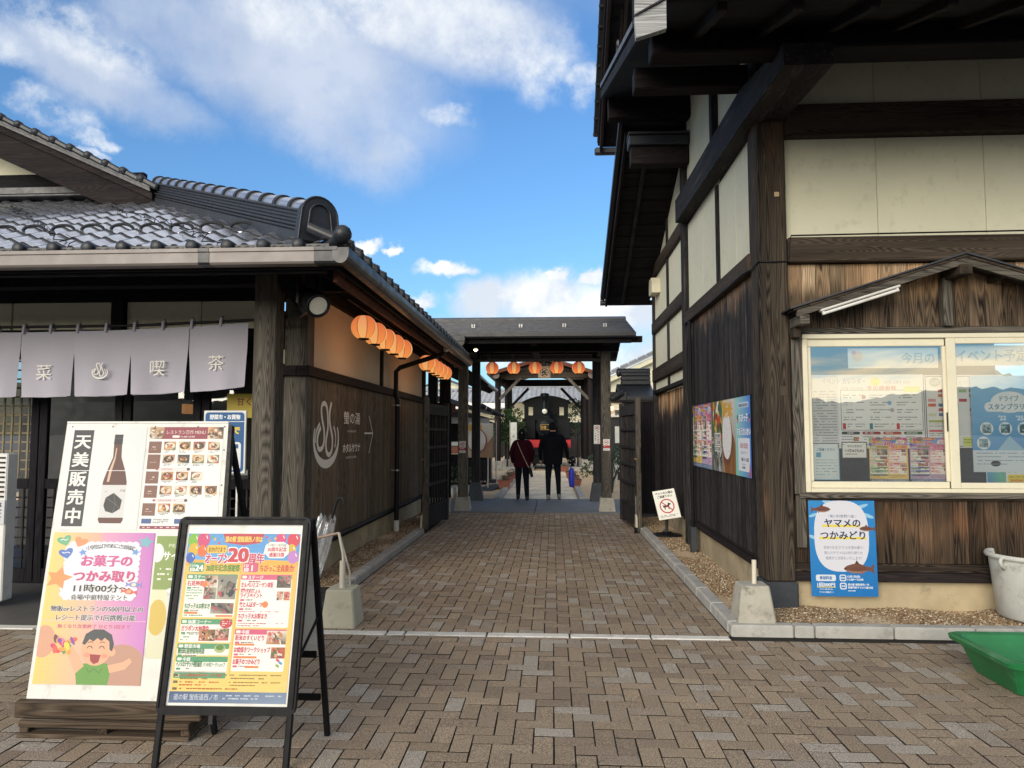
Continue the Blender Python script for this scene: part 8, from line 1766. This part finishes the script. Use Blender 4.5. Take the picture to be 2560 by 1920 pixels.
lp('cab_arch', cabm, lambda b: b.add([(lx-1.02+2.02*i/14, 33.2, 2.92) for i in range(15)]+[(lx-1.02+2.02*i/14, 33.2, 2.925+.29*math.sin(math.pi*(.045+.91*i/14))**.8) for i in range(15)], [(i, i+1, 16+i, 15+i) for i in range(14)]))
lp('dome', cabm, lambda b: b.lathe((lx, 32.6, 0), [(.24, 2.15), (.22, 2.45), (.15, 2.58), (0, 2.62)], 20)); lp('safety_valve', M['brass'], lambda b: b.cyl((lx+.1, 33.0, 2.2), (lx+.1, 33.0, 2.6), .04))
# ---------------- buildings round the courtyard
BG = empty('rear_hall', (-2, 47, 0), 'long low hall with silvery wave-tiled roof beyond the engine shed', 'building')
part('wall', w_dark('z'), lambda b: b.cbox(-12, 8, 46.5, 47, 0, 3.5), BG); part('upper_wall', M['plaster'], lambda b: b.cbox(-12, 8, 46.40, 46.49, 2.25, 3.5), BG)
def wavy(b, x0, x1, y0, y1, z0, z1, rows, pitch=.30):
    n = int((x1-x0)/pitch*6)
    for r in range(rows):
        ya, yb = y0+(y1-y0)*r/rows, y0+(y1-y0)*(r+1)/rows; za_, zb_ = z0+(z1-z0)*r/rows, z0+(z1-z0)*(r+1)/rows
        vs = []
        for y, z, up_ in ((ya, za_, .03), (yb, zb_, .0)):
            for i in range(n+1): x = x0+(x1-x0)*i/n; vs.append((x, y, z+up_+.035*math.sin(math.tau*(x-x0)/pitch)))
        for i in range(n+1): x = x0+(x1-x0)*i/n; vs.append((x, ya, za_-.02+.035*math.sin(math.tau*(x-x0)/pitch)))
        b.add(vs, [(i, i+1, n+2+i, n+1+i) for i in range(n)]+[(i, 2*n+2+i, 2*n+3+i, i+1) for i in range(n)])
tag(part('roof_tiles', M['silvertile'], lambda b: wavy(b, -2.7, 3.2, 44.6, 47.6, 3.50, 4.55, 11), BG), kind='stuff')
tag(part('roof_tiles', M['silvertile'], lambda b: wavy(b, -12.5, -2.9, 44.6, 47.6, 3.50, 4.35, 11), BG), kind='stuff')
part('ridge', M['silvertile'], lambda b: (b.cyl((-12.5, 47.7, 4.42), (-2.9, 47.7, 4.42), .12, n=10), b.cyl((-2.9, 47.7, 4.62), (3.2, 47.7, 4.62), .12, n=10)), BG)
for i in range(28): part('ridge_bead', M['silvertile'], lambda b: b.lathe((-11.8+.32*i, 47.55, 4.40), [(0, -.09), (.07, -.05), (.09, 0), (.07, .05), (0, .09)], 8), BG)
part('canopy', M['tent'], lambda b: b.cbox(-12, -2.6, 43.9, 44.5, 3.05, 3.40), BG)
GH = empty('gabled_house', (-9, 60, 0), 'distant house whose dark gable peeps over the silvery roof on the left', 'building'); part('gable_wall', M['plaster'], lambda b: b.prism([(-11.5, 0), (-6.5, 0), (-6.5, 5.0), (-9, 6.0), (-11.5, 5.0)], 'y', 60, 66), GH)
part('roof', M['ridge'], lambda b: (b.beam((-9, 59.5, 6.1), (-6.0, 59.5, 4.95), .2, .18), b.beam((-9, 59.5, 6.1), (-12, 59.5, 4.95), .2, .18)), GH)
RH = empty('right_hall', (6, 24, 0), 'cream gabled hall with a grey tiled roof slope beyond the right fence', 'building')
part('gable_wall', M['plaster'], lambda b: b.prism([(1.95, 0), (9, 0), (9, 6.6), (1.95, 3.35)], 'y', 24.2, 30), RH); part('wall_band', w_dark('x'), lambda b: b.cbox(1.9, 9, 24.1, 24.19, 2.55, 2.90), RH); part('wall_post', w_dark('z'), lambda b: b.cbox(2.62, 2.78, 24.08, 24.19, 0, 2.9), RH)
part('barge_board', M['plaster'], lambda b: b.beam((1.45, 24.0, 3.10), (7.5, 24.0, 5.9), .10, .16), RH); part('tile_edge', M['silvertile'], lambda b: (b.beam((1.35, 23.95, 3.24), (7.5, 23.95, 6.07), .18, .10)), RH)
for i in range(14): part('edge_tile', M['silvertile'], lambda b: b.cbox(-.13, .13, -.12, .12, -.03, .05, .02, T=Matrix.Translation((1.5+.29*i, 23.95, 3.36+.1335*i)) @ Matrix.Rotation(-.43, 4, 'Y')), RH)
part('entrance_recess', M['dkin'], lambda b: b.cbox(1.8, 2.6, 24.02, 24.18, .0, 2.05), RH); part('notice_sheet', M['bin'], lambda b: b.cbox(2.05, 2.42, 23.98, 24.01, 1.2, 1.75), RH)
s = Print(58, 26, '#e6e6e4'); s.ell(6.5, 13, 5.2, 5.6, '#c98a5a', 18); s.ell(6.5, 13, 3.6, 4, '#e9d2b0', 16); s.text('開', 22, 20.5, 19, '#20242a', bold=.06); s.text('店', 46, 20.5, 19, '#20242a', bold=.06)
s.v = s.v; kb = tag(Print.build(s, 'shop_banner', None, (1.84, 23.9, 2.33), (1, 0, 0), (0, 0, -1), M['matte']), 'white banner with a big black character, seen between the right gate post and gate leaf', 'banner')
for i, x in enumerate((1.50, 1.92, 2.27)): 
    lb = empty('bulb_lantern', (x, 23.7, 2.28), ['lit globe lamp peeping past the right gate post', 'lit globe lamp above the white banner beyond the gate', 'lit globe lamp at the end of the white banner, half hidden by the gate leaf'][i], 'lamp', 'lit globe lamps above the white banner')
    part('globe', pmat('lit_globe', (1, .8, .5), .5, emit=(1, .55, .22), estr=1.3), lambda b: b.lathe((x, 23.7, 2.335), [(0, -.085), (.05, -.07), (.08, -.02), (.08, .02), (.05, .07), (0, .085)], 16), lb)
    part('cap', M['black'], lambda b: b.cyl((x, 23.7, 2.415), (x, 23.7, 2.45), .03, n=8), lb)
# parasol tent, rice banner, fence and side eaves on the left of the yard
TN = empty('market_tent', (-3.4, 21, 0), 'white market tent in the yard left of the gate', 'tent')
part('canopy', M['tent'], lambda b: b.add([(-4.9, 20, 2.02), (-1.75, 20, 1.94), (-1.75, 23, 1.94), (-4.9, 23, 2.02), (-3.3, 21.5, 2.35), (-4.9, 20, 1.82), (-1.75, 20, 1.78)], [(0, 1, 4), (1, 2, 4), (2, 3, 4), (3, 0, 4), (5, 6, 1, 0)]), TN)
for x, y in ((-2.62, 20.05), (-1.80, 20.05), (-1.8, 22.9), (-4.8, 20.1)): part('pole', M['steel'], lambda b: b.cyl((x, y, 0), (x, y, 1.9), .018, n=8), TN)
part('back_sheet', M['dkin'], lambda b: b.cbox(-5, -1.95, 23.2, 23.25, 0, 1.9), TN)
TB = empty('market_table', (-2.6, 18.6, 0), 'table with a crate of vegetables behind the left gate posts', 'table'); part('table_top', M['tatami'], lambda b: b.cbox(-3.3, -2.15, 18.4, 18.9, .98, 1.01), TB); part('crate', M['terra'], lambda b: b.cbox(-2.7, -2.35, 18.45, 18.8, 1.012, 1.18, .01), TB); part('cloth', M['tent'], lambda b: b.cbox(-2.75, -2.2, 18.42, 18.85, 1.19, 1.30, .03), TB)
for x in (-3.2, -2.25): part('leg', M['steel'], lambda b: b.cbox(x-.02, x+.02, 18.5, 18.54, 0, .98), TB)
s = Print(62, 84, '#cfc6bc'); s.rect(0, 0, 62, 84, '#cfc6bc', ['#d6d2cc', '#e6e2dc', '#a88a74', '#b49c84']); s.poly([(20, 84), (62, 30), (62, 84)], '#9a7a66'); s.ell(24, 44, 24, 30, '#8a5a4c', 28); s.ell(22, 42, 22, 27, '#dcd8da', 28)
rr = random.Random(2)
for i in range(50): s.ell(22+17*rr.uniform(-1, 1), 42+20*rr.uniform(-1, 1), 1.4, .5, rr.choice(['#efeeee', '#c9c4c8', '#bdb8bc']), 6, rr.uniform(0, 180)); s.z -= .012
for i in range(14): s.line([(34+2*i, 50+rr.uniform(-4, 4)), (28+2.4*i, 83)], .5, rr.choice(['#8a6a52', '#b59a84'])); s.z -= .012
s.z += .06; s.text('新米', 2, 17, 16, '#d2a02c', w=34, bold=.05)
tag(s.build('rice_banner', None, (-2.06, 17.4, 1.76), (1, 0, 0), (0, 0, -1), M['matte']), 'printed new-rice banner hanging behind the two left gate posts', 'banner')
FN = empty('low_rail_fence', (-2.1, 16.9, 0), 'low dark rail fence between the left gate posts', 'fence')
part('rail', w_black('x'), lambda b: b.cbox(-2.6, -1.55, 16.86, 16.92, .90, .95), FN); part('rail', w_black('x'), lambda b: b.cbox(-2.6, -1.55, 16.86, 16.92, .32, .37), FN)
for i in range(9): part('bar', w_black('z'), lambda b: b.cbox(-2.55+.115*i-.012, -2.55+.115*i+.012, 16.87, 16.91, .372, .898), FN)
part('post', w_black('z'), lambda b: b.cbox(-2.5, -2.40, 16.85, 16.95, 0, 1.0), FN)
FLm = empty('flower_tub', (-2.2, 17.25, 0), 'pale tub of sprawling plants behind the low rail fence', 'planter'); part('tub', M['bin'], lambda b: b.lathe((-2.2, 17.25, 0), [(0, .01), (.22, .01), (.27, .24), (.25, .24), (.2, .1)], 18), FLm)
b = MB(); leaves(b, (-2.2, 17.2, .5), .28, 240, .07, 77, 1.0); tag(b.build('foliage', M['leaf'], FLm), kind='stuff')
# eave of the rear wing and its hip end
WG = empty('rear_wing', (-5, 20, 0), 'rear wing of the restaurant with two low tiled eaves left of the gate', 'building')
part('wing_wall', w_black('y'), lambda b: b.cbox(-9, -4.6, 17.5, 28, 0, 2.4), WG)
part('lower_eave', M['ridge'], lambda b: b.add([(-5.2, 16.9, 2.62), (-2.55, 16.9, 2.38), (-1.55, 18.4, 2.06), (-1.55, 24, 2.06), (-5.2, 24, 2.9), (-5.2, 16.9, 2.50), (-2.55, 16.9, 2.26), (-1.55, 18.4, 1.98)], [(0, 1, 2, 3, 4), (0, 5, 6, 1), (1, 6, 7, 2), (5, 4, 3, 7, 6)]), WG)
part('eave_beam', w_red('x'), lambda b: b.beam((-5.2, 16.95, 2.26), (-2.3, 16.95, 2.10), .08, .22), WG)
for i in range(5): part('hip_tile', M['ridge'], lambda b: b.cyl(Vector((-1.95, 17.9, 2.28)).lerp(Vector((-1.22, 18.0, 1.93)), i/5), Vector((-1.95, 17.9, 2.28)).lerp(Vector((-1.22, 18.0, 1.93)), (i+1)/5-.01), .085-.010*i, .075-.010*i, n=12), WG)
part('upper_eave', w_black('x'), lambda b: b.add([(-3.2, 17.0, 3.9), (-1.95, 17.0, 3.0), (-1.45, 18.2, 2.62), (-1.45, 24, 2.62), (-3.2, 24, 3.9), (-3.2, 17.0, 3.2), (-2.1, 17.0, 2.7), (-1.60, 18.2, 2.52)], [(0, 1, 2, 3, 4), (0, 5, 6, 1), (1, 6, 7, 2)]), WG)
part('eave_gutter', M['steel'], lambda b: b.tube([(-1.80, 17.6, 2.92), (-1.62, 17.9, 2.74), (-1.42, 18.2, 2.60)], .05, 8), WG); part('eave_pipe', M['black'], lambda b: b.tube([(-1.80, 17.7, 2.9), (-1.80, 17.7, 2.15)], .035, 8), WG)
part('wing_post', w_black('z'), lambda b: b.cbox(-2.55, -2.37, 14.6, 14.78, 0, 3.2), WG)
ml = empty('sign_pole', (-1.75, 22.5, 0), 'thin pole on a round foot standing on the yard gravel', 'pole'); part('pole', M['steel'], lambda b: b.cyl((-1.92, 22.5, .05), (-1.92, 22.5, .75), .012, n=8), ml); part('foot', M['stone'], lambda b: b.cyl((-1.92, 22.5, 0), (-1.92, 22.5, .09), .16, n=18), ml)
wbn = empty('white_banner', (-1.62, 29.2, .3), 'tall narrow white banner with a small grey mark left of the engine', 'banner'); part('cloth', M['bin'], lambda b: b.cbox(-1.72, -1.46, 29.3, 29.31, .75, 1.97, .001), wbn); part('pole', M['steel'], lambda b: b.cyl((-1.74, 29.3, 0), (-1.74, 29.3, 2.05), .014, n=8), wbn)
s = Print(14, 16, '#000000'); s.v = []; s.f = []; s.c = []; s.bb = []; s.k = 1; flame(s, 1, 1, 12, 13, '#6a6e78'); s.build('mark', wbn, (-1.66, 29.295, 1.5), (1, 0, 0), (0, 0, -1), M['matte'])
for i in range(3):
    cr = empty('folding_chair', (2.05+.0*i, 21.0+i*1.1, 0), ['white slatted chair behind the camellia shrub', 'second white chair, farther back behind the camellia shrub', 'third white chair, farthest back on the right of the yard'][i], 'chair', 'white chairs beyond the camellia shrub'); x, y = 1.95+.12*i, 21.0+i*1.1
    part('seat', M['bin'], lambda b: b.cbox(x-.2, x+.2, y-.2, y+.2, .42, .45), cr)
    for sx in (-1, 1):
        for sy in (-1, 1): part('leg', M['bin'], lambda b: b.beam((x+sx*.18, y+sy*.18, 0), (x+sx*.17, y+sy*.17, .42), .03, .03), cr)
        part('back_post', M['bin'], lambda b: b.beam((x+sx*.17, y+.18, .45), (x+sx*.17, y+.24, .9), .03, .03), cr)
    for k_ in range(4): part('back_slat', M['bin'], lambda b: b.cbox(x-.16+.09*k_, x-.11+.09*k_, y+.20, y+.215, .5, .88), cr)
mt = tag(part('door_mat', M['stone'], lambda b: b.prism([(-1.62, 19.2), (-1.30, 21.5), (-1.75, 21.5), (-2.2, 19.2)], 'z', .0, .02), None), 'grey striped mat lying on the gravel left of the path', 'mat')
# the type-setting helper is not part of the place
bpy.data.objects.remove(_to)
